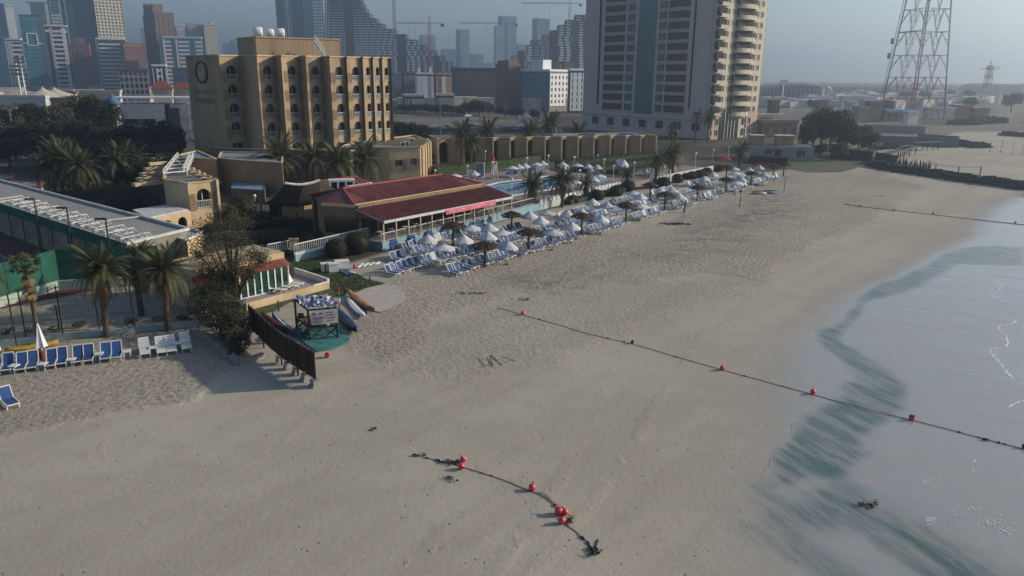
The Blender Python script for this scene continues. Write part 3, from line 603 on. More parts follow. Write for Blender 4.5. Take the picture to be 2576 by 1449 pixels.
# middle distance blocks
def blk(label,u0,uc,u1,vt,vb,Y,b,body,**k): return tower(label,u0,uc,u1,vt,Y,b,body,cat='building',name='apartment_block',**k)
W1=lambda **k:dict(dict(f=3.2,bh=1.5,b=5,pw=1.6,z0=.5),**k)
blk('dark grey low block at the hotel right corner',988,992,1012,187,240,520,20,'tgrey',fr=[W1(m='tgrey')],over='tgrey')
blk('blue grey block with white window strips beside the white one',1010,1016,1048,184,240,500,18,'tdark',fr=[W1(m='tgrey',b=6)],over='tgrey')
blk('plain white block with two strips of small windows',1046,1050,1090,187,241,480,14,'tdark',fr=[dict(f=3.2,bh=1.9,b=2,pw=7.5,z0=.5,m='twhite')],fl_=[W1()],over='twhite',top=[(.15,.5,.15,.3,2.6),(.88,.5,.15,.3,3.2)])
blk('tan block with white arched centre next to the white block',1090,1096,1136,188,240,500,18,'tdark',fr=[W1(m='torange',b=5,pw=2.2),W1(m='twhite',span=(.35,.6),b=2,pr=.6,pw=1)],over='torange')
blk('low white block with parapet below dark grey blocks',1012,1017,1066,243,268,400,14,'tdark',fr=[dict(f=3.4,bh=2.0,b=5,pw=3.6,z0=.2,m='whitedirty')],over='whitedirty')
blk('low white block behind palms in front of the tan block',1095,1099,1142,241,272,390,14,'tdark',fr=[dict(f=3.4,bh=2.0,b=4,pw=4.2,z0=.2,m='whitedirty')],over='whitedirty')
blk('long black unfinished block of open bays',1134,1145,1250,175,245,520,8,'tdark',fr=[dict(f=3.6,bh=.5,b=26,pw=.9,z0=.5,m='tbrown')],over='tdark')
blk('brown windowless block right of the black unfinished one',1248,1279,1308,167,260,430,32,'tbrown',fl_=[dict(f=3.4,bh=.5,z0=1,m='tbrown')],over='tbrown',top=[(.5,.5,.9,.9,2)])
blk('glass fronted grey block with bright white side',1306,1382,1428,180,262,420,48,'tgrey',fr=[dict(f=3.2,bh=1.5,b=5,pw=1.8,z0=3,m='twhite')],fl_=[dict(f=3.2,bh=1.2,b=9,pw=1.2,z0=3,m='paleblue')],over='twhite',top=[(.35,.5,.45,.4,5)])
blk('white balconied block half hidden by the tall grey tower',1428,1434,1480,178,258,410,20,'tdark',fr=[dict(f=3.3,bh=1.3,b=4,pw=2.0,z0=1,m='twhite')],over='twhite')
blk('pink block squeezed behind glass fronted one',1410,1418,1440,160,250,560,20,'tbrown',over='tbrown')
tower('small pinkish block on the skyline above the car park',1330,1340,1372,160,600,20,'torange',cat='building',name='apartment_block',over='torange')
# low town left: villas, tents, floodlights
def hut(label,u0,uc,u1,vt,Y,b,body,over=None,cat='house',name='low_building',fr=None,fl_=None,top=None,roof=None):
    t,Rr,Ll,zt=tower(label,u0,uc,u1,vt,Y,b,body,cat=cat,name=name,over=over or body,fr=fr,fl_=fl_,top=top)
    if roof:
        m=MB();e=.8;z_=zt+1.2;m.add([(-e,-e,z_),(Rr+e,-e,z_),(Rr+e,Ll+e,z_),(-e,Ll+e,z_),(Rr*.3,Ll*.5,z_+roof),(Rr*.7,Ll*.5,z_+roof)],[(0,1,5,4),(1,2,5),(2,3,4,5),(3,0,4)]);m.build('hipped_roof',X['terra'],t)
    return t
hut('long cream low building with brown roof edge behind tents',118,124,190,236,330,14,'cream',fr=[dict(f=3.4,bh=1.6,b=7,pw=2.6,z0=.3,m='cream')],over='tbrown')
hut('long cream building stretching right of the brown-edged one',186,192,300,233,345,10,'cream',over='cream',fr=[dict(f=3.4,bh=1.8,b=9,pw=3,z0=.3,m='cream')])
hut('white flat building under the floodlight masts',-40,-30,112,247,300,6,'whitedirty',over='whitedirty')
hut('red roofed cream villa left of the hotel sign wall',378,384,432,232,300,18,'cream',fr=[dict(f=3.2,bh=1.4,b=3,pw=2.4,z0=.3,m='cream')],roof=3.2,over='cream')
hut('second red roofed villa touching the hotel sign wall',432,438,478,232,310,14,'cream',roof=2.8,over='cream')
def tent(label,u,vt,vb,Y,r):
    p=AT('D',u,200,Y);zt=zat(u,vt,Y);t=thing('tent',label,'tent',(p[0],Y,0));z0=zt-(vb-vt)*Y/F*.98
    MB().lathe([(r*(1-k/8)**1.7+.05,z0+(zt-z0)*k/8) for k in range(9)],14).build('canopy',X['cream'],t,smooth=True)
    m=MB()
    for k in range(6): m.tube([(r*.95*math.cos(k),r*.95*math.sin(k),0),(r*.95*math.cos(k),r*.95*math.sin(k),z0)],.12,5)
    m.build('poles',X['white'],t)
tent('left peaked cream tent roof beyond the trees',103,217,243,320,9)
tent('right peaked cream tent roof beyond the trees',133,218,240,325,9)
for i,(u,v0,v1,Y) in enumerate([(44,246,160,330),(60,246,142,335)]):
    p=AT('D',u+ (10 if i==0 else 6),246,Y);z1=zat(u,v1,Y);t=thing('floodlight_mast',['shorter white floodlight mast of the pair at far left','taller white floodlight mast of the pair at far left'][i],'floodlight',(p[0],Y,0))
    MB().tube([(0,0,0),(0,0,z1)],[.45,.25],8).build('mast',X['white'],t)
    m=MB()
    for k in range(3): m.bar((-2.2,0,z1-1-k*1.6),(2.2,0,z1-1-k*1.6),.2)
    m.build('head_frame',X['white'],t)
    l=MB();l.box((0,-.2,0),(.9,.5,.9));lm=l.mesh('lamp',X['metal'])
    for k in range(3):
        for j in range(4): part('lamp',lm,t,(-1.9+j*1.27,-.3,z1-1-k*1.6))
# white modern building with blue capped turret
Y=215;t=thing('villa',"white angular modern building behind the dark trees",'building',(AT('D',272,250,Y)[0],Y,0),R_(13))
zt=zat(380,262,Y);Wd=AT('D',486,250,Y)[0]-AT('D',272,250,Y)[0]
m=MB();m.box((Wd*.3,6,zt/2),(Wd*.6,12,zt));m.box((Wd*.82,8,zt/2-.5),(Wd*.34,14,zt+1));m.build('walls',X['paleblue'] if 0 else X['whitedirty'],t)
m=MB();m.box((Wd*.5,5,zt+1.6),(Wd*.98,11,.4));
for k in range(12): m.box((Wd*(.05+k*.08),-.2,zt+.7),(.15,.15,1.6))
m.build('roof_rail',X['white'],t)
m=MB();m.box((Wd*.28,-.1,zt-5),(Wd*.42,.3,1.6));m.box((Wd*.22,-.1,zt-9),(Wd*.42,.3,1.6));m.build('ribbon_window',X['glassd'],t)
m=MB();m.box((Wd*.70,.6,zt-5.5),(Wd*.13,1.5,8.5));m.build('dark_panel',X['tdark'],t)
for zz in(zt-3.5,zt-7.2):
    m=MB();m.box((Wd*.93,.9,zz),(1.7,.3,1.2));m.build('window',X['glassd'],t)
m=MB();m.tube([(Wd*.86,.8,zt-1),(Wd*.86,.8,0)],.1,5);m.lathe([(.9,-.15),(1.1,-.15),(1.1,.15),(.9,.15),(.9,-.15)],12);
m.build('drain_pipe',X['metal'],t)
p=AT('D',282,250,205);t=thing('water_tower','slim turret with blue cap beside white modern building','turret',(p[0],205,0));zt=zat(282,252,205)
MB().lathe([(1.9,0),(1.5,zt-3),(1.5,zt-1.2)],12).build('shaft',X['whitedirty'],t,smooth=True)
MB().lathe([(1.5,zt-1.4),(1.8,zt-1.0),(1.9,zt-.4),(1.5,zt+.2),(.7,zt+.6),(.2,zt+1.6),(.02,zt+2.2)],14).build('blue_cap',X['bluelt'],t,smooth=True)
# ---------------------------------------------------------------- tall grey and cream tower
b=R_(39);Yc=237;kc=ratio(1797,190);Cx=kc*Yc;kl=ratio(1468,190);kr=ratio(1915,150)
c_,s_=math.cos(b),math.sin(b);LL=(Cx-kl*Yc)/(s_+kl*c_);RR=(kr*Yc-Cx)/(c_-kr*s_)
T=thing('apartment_tower','tall apartment tower with grey shaded front and cream balconied side','tower',(Cx,Yc,0),b);ZT=58.
print('tower',Cx,LL,RR)
X['tstone']=M('grey_stone_cladding',(.50,.42,.375),.7,.06,.4);X['tstone2']=M('cream_stone',(.50,.44,.35),.75,.1,.4);X['tpink']=M('pink_stone',(.42,.31,.26),.75,.1,.4)
def lf(x):   # A4 column at mid height -> distance along the left (shaded) face
    k=ratio(1416.5+x/4,112);return (Cx-k*Yc)/(s_+k*c_)
def rf(x):
    k=ratio(1416.5+x/4,112);return (k*Yc-Cx)/(c_-k*s_)
m=MB();m.box((RR/2,LL/2,ZT/2),(RR,LL,ZT));m.build('walls',X['tstone'],T)
FH=3.22;Z1=7.2;NF=15
# joints between cladding panels: shallow grooves as slightly proud panels on blank strips
pan=MB().box((0,0,0),(.12,1,1)).mesh('cladding_panel',X['tstone'])
for (a,e) in((lf(1490),lf(1330)),(lf(365),lf(228))):
    for k in range(6):
        w_=e-a-.3;part('cladding_panel',pan,T,(-.06,(a+e)/2,Z1+2+k*8.2),(0,0,0),(1,w_,8.0))
for xa,xb in((1300,1316),(358,376)):
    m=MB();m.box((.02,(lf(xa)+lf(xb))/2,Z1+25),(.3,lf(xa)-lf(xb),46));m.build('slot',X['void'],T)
m=MB();m.box((-.05,(lf(748)+lf(925))/2,28),(.5,lf(748)-lf(925),44));m.build('glass_strip',X['glasst'],T)
m=MB()
ya,yb=lf(925),lf(748)
for k in range(1,8): m.box((-.33,ya+(yb-ya)*k/8,28),(.08,.1,44))
for k in range(int(44/1.6)): m.box((-.33,(ya+yb)/2,6.5+k*1.6),(.08,yb-ya,.1))
m.build('glazing_bars',X['dark'],T,kind='stuff')
wmesh={}
def win(parent,cx,cy,cz,w_,h,face,name='window',mat='glassd',mull=1,rec=.25):
    key=(round(w_,2),round(h,2),face,mat,mull)
    if key not in wmesh:
        m=MB();f=MB()
        def bx(q,s0,s1,z0_,z1_,d0,d1):
            if face=='l': q.box(((d0+d1)/2,(s0+s1)/2,(z0_+z1_)/2),(d1-d0,s1-s0,z1_-z0_))
            else: q.box(((s0+s1)/2,(d0+d1)/2,(z0_+z1_)/2),(s1-s0,d1-d0,z1_-z0_))
        bx(m,-w_/2,w_/2,-h/2,h/2,-.02,.12)
        m.cur=1
        for z_ in(-h/2-.06,h/2+.06): bx(m,-w_/2-.12,w_/2+.12,z_-.07,z_+.07,-.16,.1)
        for x_ in(-w_/2-.06,w_/2+.06): bx(m,x_-.07,x_+.07,-h/2,h/2,-.14,.1)
        for k in range(1,mull): bx(m,-w_/2+w_*k/mull-.05,-w_/2+w_*k/mull+.05,-h/2,h/2,-.08,.1)
        wmesh[key]=m.mesh(name,[X[mat],X['dark'] if mat!='glassd' or face=='l' else X['tstone2']])
    return part(name,wmesh[key],parent,(cx,cy,cz))
for k in range(NF):
    z_=Z1+k*FH+1.5
    for xa,xb,mu,mt in((1252,1052,3,'glassd'),(1025,962,1,'glassb'),(712,645,2,'glassb'),(615,420,3,'glassd')):
        win(T,-.0,(lf(xa)+lf(xb))/2,z_,lf(xb)-lf(xa),2.05,'l',mat=mt,mull=mu)
# ledges below each wide window
led=MB().box((-.2,0,0),(.4,1,.35)).mesh('ledge',X['tstone'])
for k in range(NF):
    for xa,xb in((1260,955),(720,410)):
        part('ledge',led,T,(0,(lf(xa)+lf(xb))/2,Z1+k*FH+.25),(0,0,0),(1,lf(xb)-lf(xa),1))
m=MB();m.box((-.25,LL/2,6.2),(.5,LL,1.0));m.build('base_cornice',X['tstone'],T)
for k in range(7): win(T,0,LL*(.1+.13*k),3.6,2.8,2.2,'l',mat='glassd',mull=2)
# cream side
m=MB();m.box((RR/2,-.15,ZT/2+4.5),(RR,.3,ZT-9));m.build('cream_cladding',X['tstone2'],T)
for _f in(.12,.88): MB().box((RR*_f,-.16,4.5),(RR*.24,.32,9)).build('pink_pier',X['tpink'],T)
m=MB();m.box(((rf(1655)+rf(1835))/2-1.2,.3,4.6),(rf(1890)-rf(1710)+.8,1.4,9.4));m.build('entrance_recess',X['glassd'],T)
m=MB()
for k in range(4): m.box((rf(1700)-1.2+k*1.7,-.5,4.6),(.18,.18,9.2))
m.build('entrance_columns',X['white'],T)
bc=MB()
n=10;a0,a1=rf(1708),rf(1893);hw=(a1-a0)/2
arc=[(hw*math.cos(math.pi+math.pi*i/n),-2.1*math.sin(math.pi*i/n)) for i in range(n+1)]
bc.prism(arc,-.25,0);inn=[(x*.97,y*.93) for x,y in arc]
for i in range(n):
    bc.add([(arc[i][0],arc[i][1],0),(arc[i+1][0],arc[i+1][1],0),(arc[i+1][0],arc[i+1][1],1.05),(arc[i][0],arc[i][1],1.05),(inn[i][0],inn[i][1],0),(inn[i+1][0],inn[i+1][1],0),(inn[i+1][0],inn[i+1][1],1.05),(inn[i][0],inn[i][1],1.05)],[(0,1,2,3),(5,4,7,6),(3,2,6,7)])
bc.box((hw*.35,-2.0,1.5),(.12,.12,3.2))
bcm=bc.mesh('curved_balcony',X['tstone2'])
rc=MB().box((0,.2,0),(a1-a0-.3,1.1,2.15)).mesh('balcony_shade_box',X['void'])  # solid dark box in place of the shade behind the balcony
r2=MB().box((0,.2,0),(rf(1600)-rf(1522),1.1,2.15)).mesh('balcony_shade_box',X['void'])
b2=MB();b2.box((0,-.7,.0),(rf(1610)-rf(1515),1.4,.22));b2.box((0,-1.35,.5),(rf(1600)-rf(1535),.12,.95));b2.box((.9,-.7,.5),(.12,1.4,.95));b2m=b2.mesh('corner_balcony',X['tstone2'])
b3=MB();b3.box((.8,3,0),(1.6,7,.22));b3.box((1.55,3,.5),(.1,7,.9));b3m=b3.mesh('side_balcony',X['tstone2'])
for k in range(NF):
    z_=Z1+k*FH
    part('balcony_shade_box',rc,T,((a0+a1)/2,-.8,z_+1.6));part('curved_balcony',bcm,T,((a0+a1)/2,-.3,z_))
    part('balcony_shade_box',r2,T,(rf(1560),-.8,z_+1.6));part('corner_balcony',b2m,T,(rf(1560),-.3,z_))
    for xa in(1632,1687,1922,1967): win(T,rf(xa),-.3,z_+1.8,1.0,1.5,'r',mat='glassd')
    part('side_balcony',b3m,T,(RR,1,z_))
for xa in(1560,1620,1905,1950):
    for z_ in(2,5.4): win(T,rf(xa)-1.0,-.33,z_,1.1,1.8,'r',mat='glassd')
# ---------------------------------------------------------------- lattice masts
def lattice(label,cx,cy,hw0,hw1,zt,levels,rot,leg,white_from,name='lattice_mast'):
    t=thing(name,label,'mast',(cx,cy,0),rot)
    def cn(z,i):
        w_=hw0+(hw1-hw0)*z/zt;return Vector((w_ if i in(0,3) else -w_,w_ if i in(0,1) else -w_,z))
    for mat,lo,hi in((X['steelr'],0,white_from),(X['steelh'],white_from,zt+1)):
        m=[MB() for _ in range(4)];br=MB()
        for k in range(len(levels)-1):
            za,zb=levels[k],levels[k+1]
            if not(lo<=za<hi):continue
            for i in range(4):
                a,b_=cn(za,i),cn(zb,i);m[i].bar(a,b_,leg)
                j=(i+1)%4;c,d=cn(za,j),cn(zb,j);mid=(b_+d)/2
                # truss belts: K bracing as in a broadcast mast
                br.bar(b_,d,leg*.55);q1,q2=b_*.72+d*.28,b_*.28+d*.72
                f1=a*.5+c*.5
                br.bar(a*.65+b_*.35,q1,leg*.4);br.bar(c*.65+d*.35,q2,leg*.4);br.bar(f1,q1,leg*.4);br.bar(f1,q2,leg*.4)
                br.bar(a*.35+b_*.65,q1*.55+(a*.65+b_*.35)*.45,leg*.3);br.bar(c*.35+d*.65,q2*.55+(c*.65+d*.35)*.45,leg*.3)
                g1,g2=f1*.5+q1*.5,f1*.5+q2*.5;br.bar(g1,g2,leg*.3);br.bar(g1,mid,leg*.3);br.bar(g2,mid,leg*.3)
        if m[0].v:
            for q_ in m: q_.build('leg',mat,t)
            br.build('bracing',mat,t,kind='stuff')
    return t,cn
Yb=385;cxm=ratio(2305,200)*Yb
zs=[0]+[zat(2304,v,Yb-8) for v in(249,194.6,138.6,78.6,20)];dz=zs[-1]-zs[-2];zs+=[zs[-1]+dz*k for k in(1,2,3)]
t_,cn=lattice('tall red and white lattice mast on the right, its top out of frame',cxm,Yb,10.3,1.2,145,zs,R_(45)+R_(-30)+R_(0),.5,zs[2])
m=MB()
for k in range(60):
    z_=k*1.5;p=cn(z_,1)
    m.bar(p+Vector((-1.6,0,0)),p+Vector((-.4,0,0)),.15)
m.bar(cn(0,1)+Vector((-1.6,0,0)),cn(90,1)+Vector((-1.6,0,0)),.2);m.build('ladder',X['steelh'],t_)
m=MB();p=(cn(zs[4],1)+cn(zs[4],2))/2;m.box((p.x,p.y,zs[4]+.2),(1.2,14,.4));m.build('platform',X['steelh'],t_)
for z_ in(30,37):
    p=cn(z_,1);m=MB();m.box((p.x-2.6,p.y,z_),(.8,1.4,2.6));m.build('antenna_panel',X['metal'],t_)
Yb=395;x_=ratio(2478,240)*Yb;zt=zat(2482,165,Yb)
t_,cn=lattice('short lattice mast with platform near the far shore',x_,Yb,2.0,1.0,zt,[zt*k/6 for k in range(7)],R_(20),.2,zt*.0,name='lattice_mast')
m=MB();m.box((0,0,zt-1.6),(7,5,.3));
for k in range(6): m.bar((-3.4+k*1.35,-2.4,zt-1.5),(-3.4+k*1.35,-2.4,zt-.4),.12)
m.bar((-3.5,-2.4,zt-.4),(3.5,-2.4,zt-.4),.12);m.bar((0,0,zt-1.6),(0,0,zt+2.2),.35);m.build('platform',X['steelh'],t_)
# ---------------------------------------------------------------- stadium and low town on the right
Y=640;x0,x1=ratio(1932,220)*Y,ratio(2118,220)*Y;zc=zat(2010,207,Y);t=thing('stadium','hazy stadium with long arched rim beyond the shore','stadium',((x0+x1)/2,Y+25,0))
a_=(x1-x0)/2;n=26;m=MB();ri=[]
for i in range(n+1):
    th_=math.pi*(1+i/n);h=4+(zc-4)*math.sin(math.pi*min(1,max(0,(i/n-.02)/.98)))**.55*(1-.25*i/n);ri.append((a_*math.cos(th_),26*math.sin(th_),h))
for i in range(n): m.quad((*ri[i][:2],0),(*ri[i+1][:2],0),(ri[i+1][0],ri[i+1][1],ri[i+1][2]-1),(ri[i][0],ri[i][1],ri[i][2]-1))
m.build('shell',X['tgrey'],t);MB().tube([(p[0],p[1],p[2]) for p in ri],.7,6).build('rim',X['whitedirty'],t)
m=MB()
for i in range(1,n): m.bar((ri[i][0],ri[i][1]-.3,0),(ri[i][0],ri[i][1]-.3,ri[i][2]),.5)
m.build('ribs',X['whitedirty'],t)
m=MB()
for i in range(n+1):
    th_=math.pi*(i/n);p=(a_*math.cos(th_),26*math.sin(th_));
    if i: m.quad((*pp,0),(*p,0),(*p,7),(*pp,7))
    pp=p
m.build('far_stand',X['tgrey'],t)
for u,v0 in((1970,208),(2072,218)):
    p=AT('D',u,215,600);t=thing('floodlight_mast','floodlight at the %s end of the hazy stadium'%('left' if u<2000 else 'right'),'floodlight',(p[0],600,0));zt=zat(u,v0,600)
    MB().tube([(0,0,0),(0,0,zt)],.6,6).build('mast',X['white'],t);MB().box((0,0,zt+1),(6,.8,2)).build('lamp_head',X['white'],t)
spec=[('low tan block left of the stadium trees',1935,1942,1962,258,330,'tbrown'),('flat brown block beside rubble field',2055,2060,2085,257,420,'tbrown'),('long white roofed shed below the stadium end',2115,2120,2168,246,480,'whitedirty'),('small cream house left of the brown block',2130,2135,2152,260,400,'cream'),('cream two storey house behind the brown block',2168,2172,2184,257,390,'cream'),('tall brown windowless block by the mast foot',2184,2190,2220,262,345,'tbrown'),('grey hut touching left side of brown block',2155,2160,2188,275,340,'tgrey'),('red and white walled yard under blue canopy',2222,2228,2300,284,352,'tred'),('white cube on the shore wall by the mast',2284,2290,2316,288,330,'white'),('long white wall building right of the mast foot',2330,2338,2405,276,380,'whitedirty'),('brown flat shed right of the long white wall',2400,2408,2450,270,385,'tbrown'),('brown hut by small lattice mast',2448,2455,2492,278,370,'tbrown'),('small grey shed on the far road',2080,2085,2098,270,380,'tgrey'),('white hut right among the far trees',2420,2424,2440,248,520,'whitedirty'),('pale shed near the lagoon edge',2238,2245,2275,248,560,'whitedirty'),('tiny white house by the far beach road',2510,2514,2525,236,620,'white'),('brick walled yard behind the low beach house',1912,1920,2010,312,250,'tbrown'),('cream walled villa yard behind the brick wall',1905,1912,1948,296,262,'cream'),('white gatehouse with grey sign by the villa yard',1954,1958,1972,296,258,'white')]
for l_,a,b_,c_,v,Y,mt in spec:
    hut(l_,a,b_,c_,v,Y,14,mt,over='whitedirty' if mt in('whitedirty','white') else mt,fr=[dict(f=3.2,bh=1.4,b=4,pw=1.8,z0=.2,pr=.2,m=mt)] if mt!='white' and Y<460 else None)
p=AT('D',2268,270,350);t=thing('canopy','blue vaulted canopy beside the mast foot','canopy',(p[0],350,0));z_=zat(2268,285,350)
m=MB();n=8
for i in range(n):
    a,b_=math.pi*i/n,math.pi*(i+1)/n;m.quad((-8,-3*math.cos(a),z_+1.8*math.sin(a)),(8,-3*math.cos(a),z_+1.8*math.sin(a)),(8,-3*math.cos(b_),z_+1.8*math.sin(b_)),(-8,-3*math.cos(b_),z_+1.8*math.sin(b_)))
m.build('vault',X['carb'],t);m=MB()
for x in(-8,0,8): m.tube([(x,-3,0),(x,-3,z_)],.2,5)
m.build('posts',X['white'],t)
def wallthing(label,pts,h,th_,mat,name='wall',cat='wall',z0=0,group=None,capmat=None):
    t=thing(name,label,cat,(pts[0][0],pts[0][1],z0),0,group);m=MB();c=MB()
    for a,b_ in zip(pts,pts[1:]):
        A=(a[0]-pts[0][0],a[1]-pts[0][1],h/2);B=(b_[0]-pts[0][0],b_[1]-pts[0][1],h/2);m.bar(A,B,th_,h)
        if capmat:c.bar((A[0],A[1],h+.04),(B[0],B[1],h+.04),th_+.12,.1)
    m.build('panel',mat,t)
    if capmat:c.build('coping',capmat,t)
    return t
wallthing('long grey shore wall with a white kerb in front of the mast',[G2('A5',1050,1240),G2('A5',1640,1265)],2.6,.5,X['metal'],capmat=X['whitedirty'])
wallthing('lower grey shore wall running out over the sand',[G2('B2',640,215),G2('B2',1100,250),G2('B2',1910,285)],2.6,.4,X['tgrey'])
# ================================================================ SAWTOOTH OCHRE BUILDINGS
def arch_pts(cx,w_,zb,zt,n=8):
    r=w_/2;zs_=zt-r*.95;P=[(cx-r,zb),(cx-r,zs_)]
    P+=[(cx-r*math.cos(math.pi*i/n),zs_+r*.95*math.sin(math.pi*i/n)) for i in range(1,n)]
    return P+[(cx+r,zs_),(cx+r,zb)]
def wall_open(m,A,B,z0,z1,ops,dep=.5):
    """wall from A to B (outward normal on the right of A->B) with openings [(cx,w,zb,zt,arch)] and reveals"""
    A=Vector((A[0],A[1]));B=Vector((B[0],B[1]));Ln=(B-A).length;u=(B-A)/Ln;nrm=Vector((u.y,-u.x))
    def P(s,z,d=0): p=A+u*s-nrm*d;return (p.x,p.y,z)
    cols={}
    for o in ops: cols.setdefault(round(o[0],3),[]).append(o)
    s=0
    for cx in sorted(cols):
        w_=max(o[1] for o in cols[cx]);l,r=cx-w_/2,cx+w_/2
        if l>s: m.quad(P(s,z0),P(l,z0),P(l,z1),P(s,z1))
        zc=z0
        for o in sorted(cols[cx],key=lambda o:o[2]):
            l2,r2=cx-o[1]/2,cx+o[1]/2
            if l2>l+.01:
                m.quad(P(l,o[2]),P(l2,o[2]),P(l2,o[3]),P(l,o[3]));m.quad(P(r2,o[2]),P(r,o[2]),P(r,o[3]),P(r2,o[3]))
            m.quad(P(l,zc),P(r,zc),P(r,o[2]),P(l,o[2]));zc=o[3]
            q=arch_pts(cx,o[1],o[2],o[3]) if o[4] else [(l2,o[2]),(l2,o[3]),(r2,o[3]),(r2,o[2])]
            if o[4]:
                k=len(q)//2;top=q[1:-1]
                for a,b_ in zip(top,top[1:]): m.quad(P(a[0],a[1]),P(b_[0],b_[1]),P(b_[0],o[3]),P(a[0],o[3]))
            for a,b_ in zip(q,q[1:]): m.quad(P(*a),P(a[0],a[1],dep),P(b_[0],b_[1],dep),P(*b_))
            m.quad(P(q[0][0],q[0][1]),P(q[-1][0],q[-1][1]),P(q[-1][0],q[-1][1],dep),P(q[0][0],q[0][1],dep))
        m.quad(P(l,zc),P(r,zc),P(r,z1),P(l,z1));s=r
    if s<Ln: m.quad(P(s,z0),P(Ln,z0),P(Ln,z1),P(s,z1))
    return P,u,nrm,Ln
def balcony_window(parent,P,u,cx,w_,zb,zt,arch,rail=True,dep=.5,mull=2,light=False):
    ang=math.atan2(u.y,u.x);c=P(cx,zb,dep)
    o=thing('w','',None) if False else None
    m=MB();h=zt-zb
    q=arch_pts(0,w_,0,h) if arch else [(-w_/2,0),(-w_/2,h),(w_/2,h),(w_/2,0)]
    m.add([(x,.06,z_) for x,z_ in q],[tuple(range(len(q)))[::-1]]);m.cur=1
    for k in range(1,mull): m.box((-w_/2+w_*k/mull,.0,h*.45),(.08,.08,h*.9))
    m.box((0,0,.04),(w_,.08,.08))
    key=('bw',round(w_,2),round(h,2),arch,mull)
    if key not in wmesh: wmesh[key]=m.mesh('window',[X['glassd'],X['whitedirty']])
    win_=part('window',wmesh[key],parent,c,(0,0,ang))
    if rail:
        key=('rail',round(w_,2))
        if key not in wmesh:
            r=MB();r.box((0,-dep-.05,.95),(w_+.25,.1,.09));r.box((0,-dep-.05,.12),(w_+.2,.08,.06))
            for k in range(9): r.box((-w_/2+w_*k/8,-dep-.05,.52),(.05,.05,.85))
            wmesh[key]=r.mesh('railing',X['whitedirty'])
        rr_=part('railing',wmesh[key],win_)
    return win_
def trellis(parent,P,u,s0,s1,z0,z1):
    m=MB();a=Vector(P(s0,z0,-.08));b_=Vector(P(s1,z0,-.08))
    n=max(2,int((s1-s0)/.35));k_=int((z1-z0)/.35)
    for i in range(n+1):
        p=a+(b_-a)*i/n;m.bar(p,p+Vector((0,0,z1-z0)),.05)
    for i in range(k_+1): m.bar(a+Vector((0,0,(z1-z0)*i/k_)),b_+Vector((0,0,(z1-z0)*i/k_)),.05)
    m.build('trellis',X['trell'],parent)
X['trell']=M('trellis_wood',(.22,.13,.06),.9,.2,3)
def roof_poly(m,poly,z): 
    n=len(poly);a=sum(poly[i][0]*poly[(i+1)%n][1]-poly[(i+1)%n][0]*poly[i][1] for i in range(n))
    if a<0: poly=poly[::-1]
    m.add([(p[0],p[1],z) for p in poly],[tuple(range(n))])
# --- hotel
Hh=21.7
def hp(u,Y): return AT('D',u,150,Y)[:2]
hv=[(467,147,'d'),(550.5,140.0,'w'),(603,143.4,'d'),(646,138.6,'w'),(691.7,142.2,'d'),(707,139.6,'w'),(754,143.6,'d'),(768.7,141.4,'w'),(809.7,145.0,'d'),(828.5,142.6,'w'),(869.7,145.6,'d'),(871.5,144.7,'w'),(910.5,147.7,'d'),(912,146.8,'w'),(936,149.2,'d'),(937.5,148.5,'w'),(959,150.7,'d'),(960.5,150.1,'w'),(980.5,152.2,'d'),(984,151.6,'e')]
pts=[hp(u,Y) for u,Y,_ in hv];ex,ey=(.955,.297),(-.297,.955)
ha=thing('hotel','ochre hotel block with columns of arched balconies and emblem on its end','hotel',(0,0,0))
m=MB();back=[(pts[-1][0]+ey[0]*15,pts[-1][1]+ey[1]*15),(pts[0][0]+ey[0]*14,pts[0][1]+ey[1]*14)]
for a,b_ in((pts[-1],back[0]),(back[0],back[1]),(back[1],pts[0])): m.quad((*a,3),(*b_,3),(*b_,Hh),(*a,Hh))
bays=[]
for i in range(len(pts)-1):
    k=hv[i][2];A,B=pts[i],pts[i+1];Ln=math.dist(A,B)
    if k=='w':
        wd=min(2.15,Ln*.5);cx=Ln*.55 if Ln>3.6 else Ln*.5
        ops=[(cx,wd,Hh-1.7-3.35*f-2.55,Hh-1.7-3.35*f,True) for f in range(4)]+[(cx,wd*1.1,4.9,6.1,False)]
        P,u,nrm,_=wall_open(m,A,B,3,Hh,ops);bays.append((P,u,nrm,Ln,ops))
    else: wall_open(m,A,B,3,Hh,[])
m.build('walls',X['stucco'],ha)
m=MB();roof_poly(m,pts+back,Hh-.5);m.build('roof',X['roofgrey'],ha)
m=MB();al=pts+back+[pts[0]]
for a,b_ in zip(al,al[1:]): m.bar((*a,Hh+.05),(*b_,Hh+.05),.35,.22)
m.build('parapet_cap',X['stucco2'],ha)
for P,u,nrm,Ln,ops in bays:
    for o in ops: balcony_window(ha,P,u,o[0],o[1],o[2],o[3],o[4],rail=o[4],mull=2)
    for o in ops[:4]:
        if Ln>4.0:
            trellis(ha,P,u,max(.2,o[0]-o[1]/2-1.0),o[0]-o[1]/2-.15,o[2]-.3,o[2]+1.6);trellis(ha,P,u,o[0]+o[1]/2+.15,min(Ln-.1,o[0]+o[1]/2+1.0),o[2]-.3,o[2]+1.6)
        elif Ln>2.8: trellis(ha,P,u,.12,o[0]-o[1]/2-.1,o[2]-.3,o[2]+1.4)
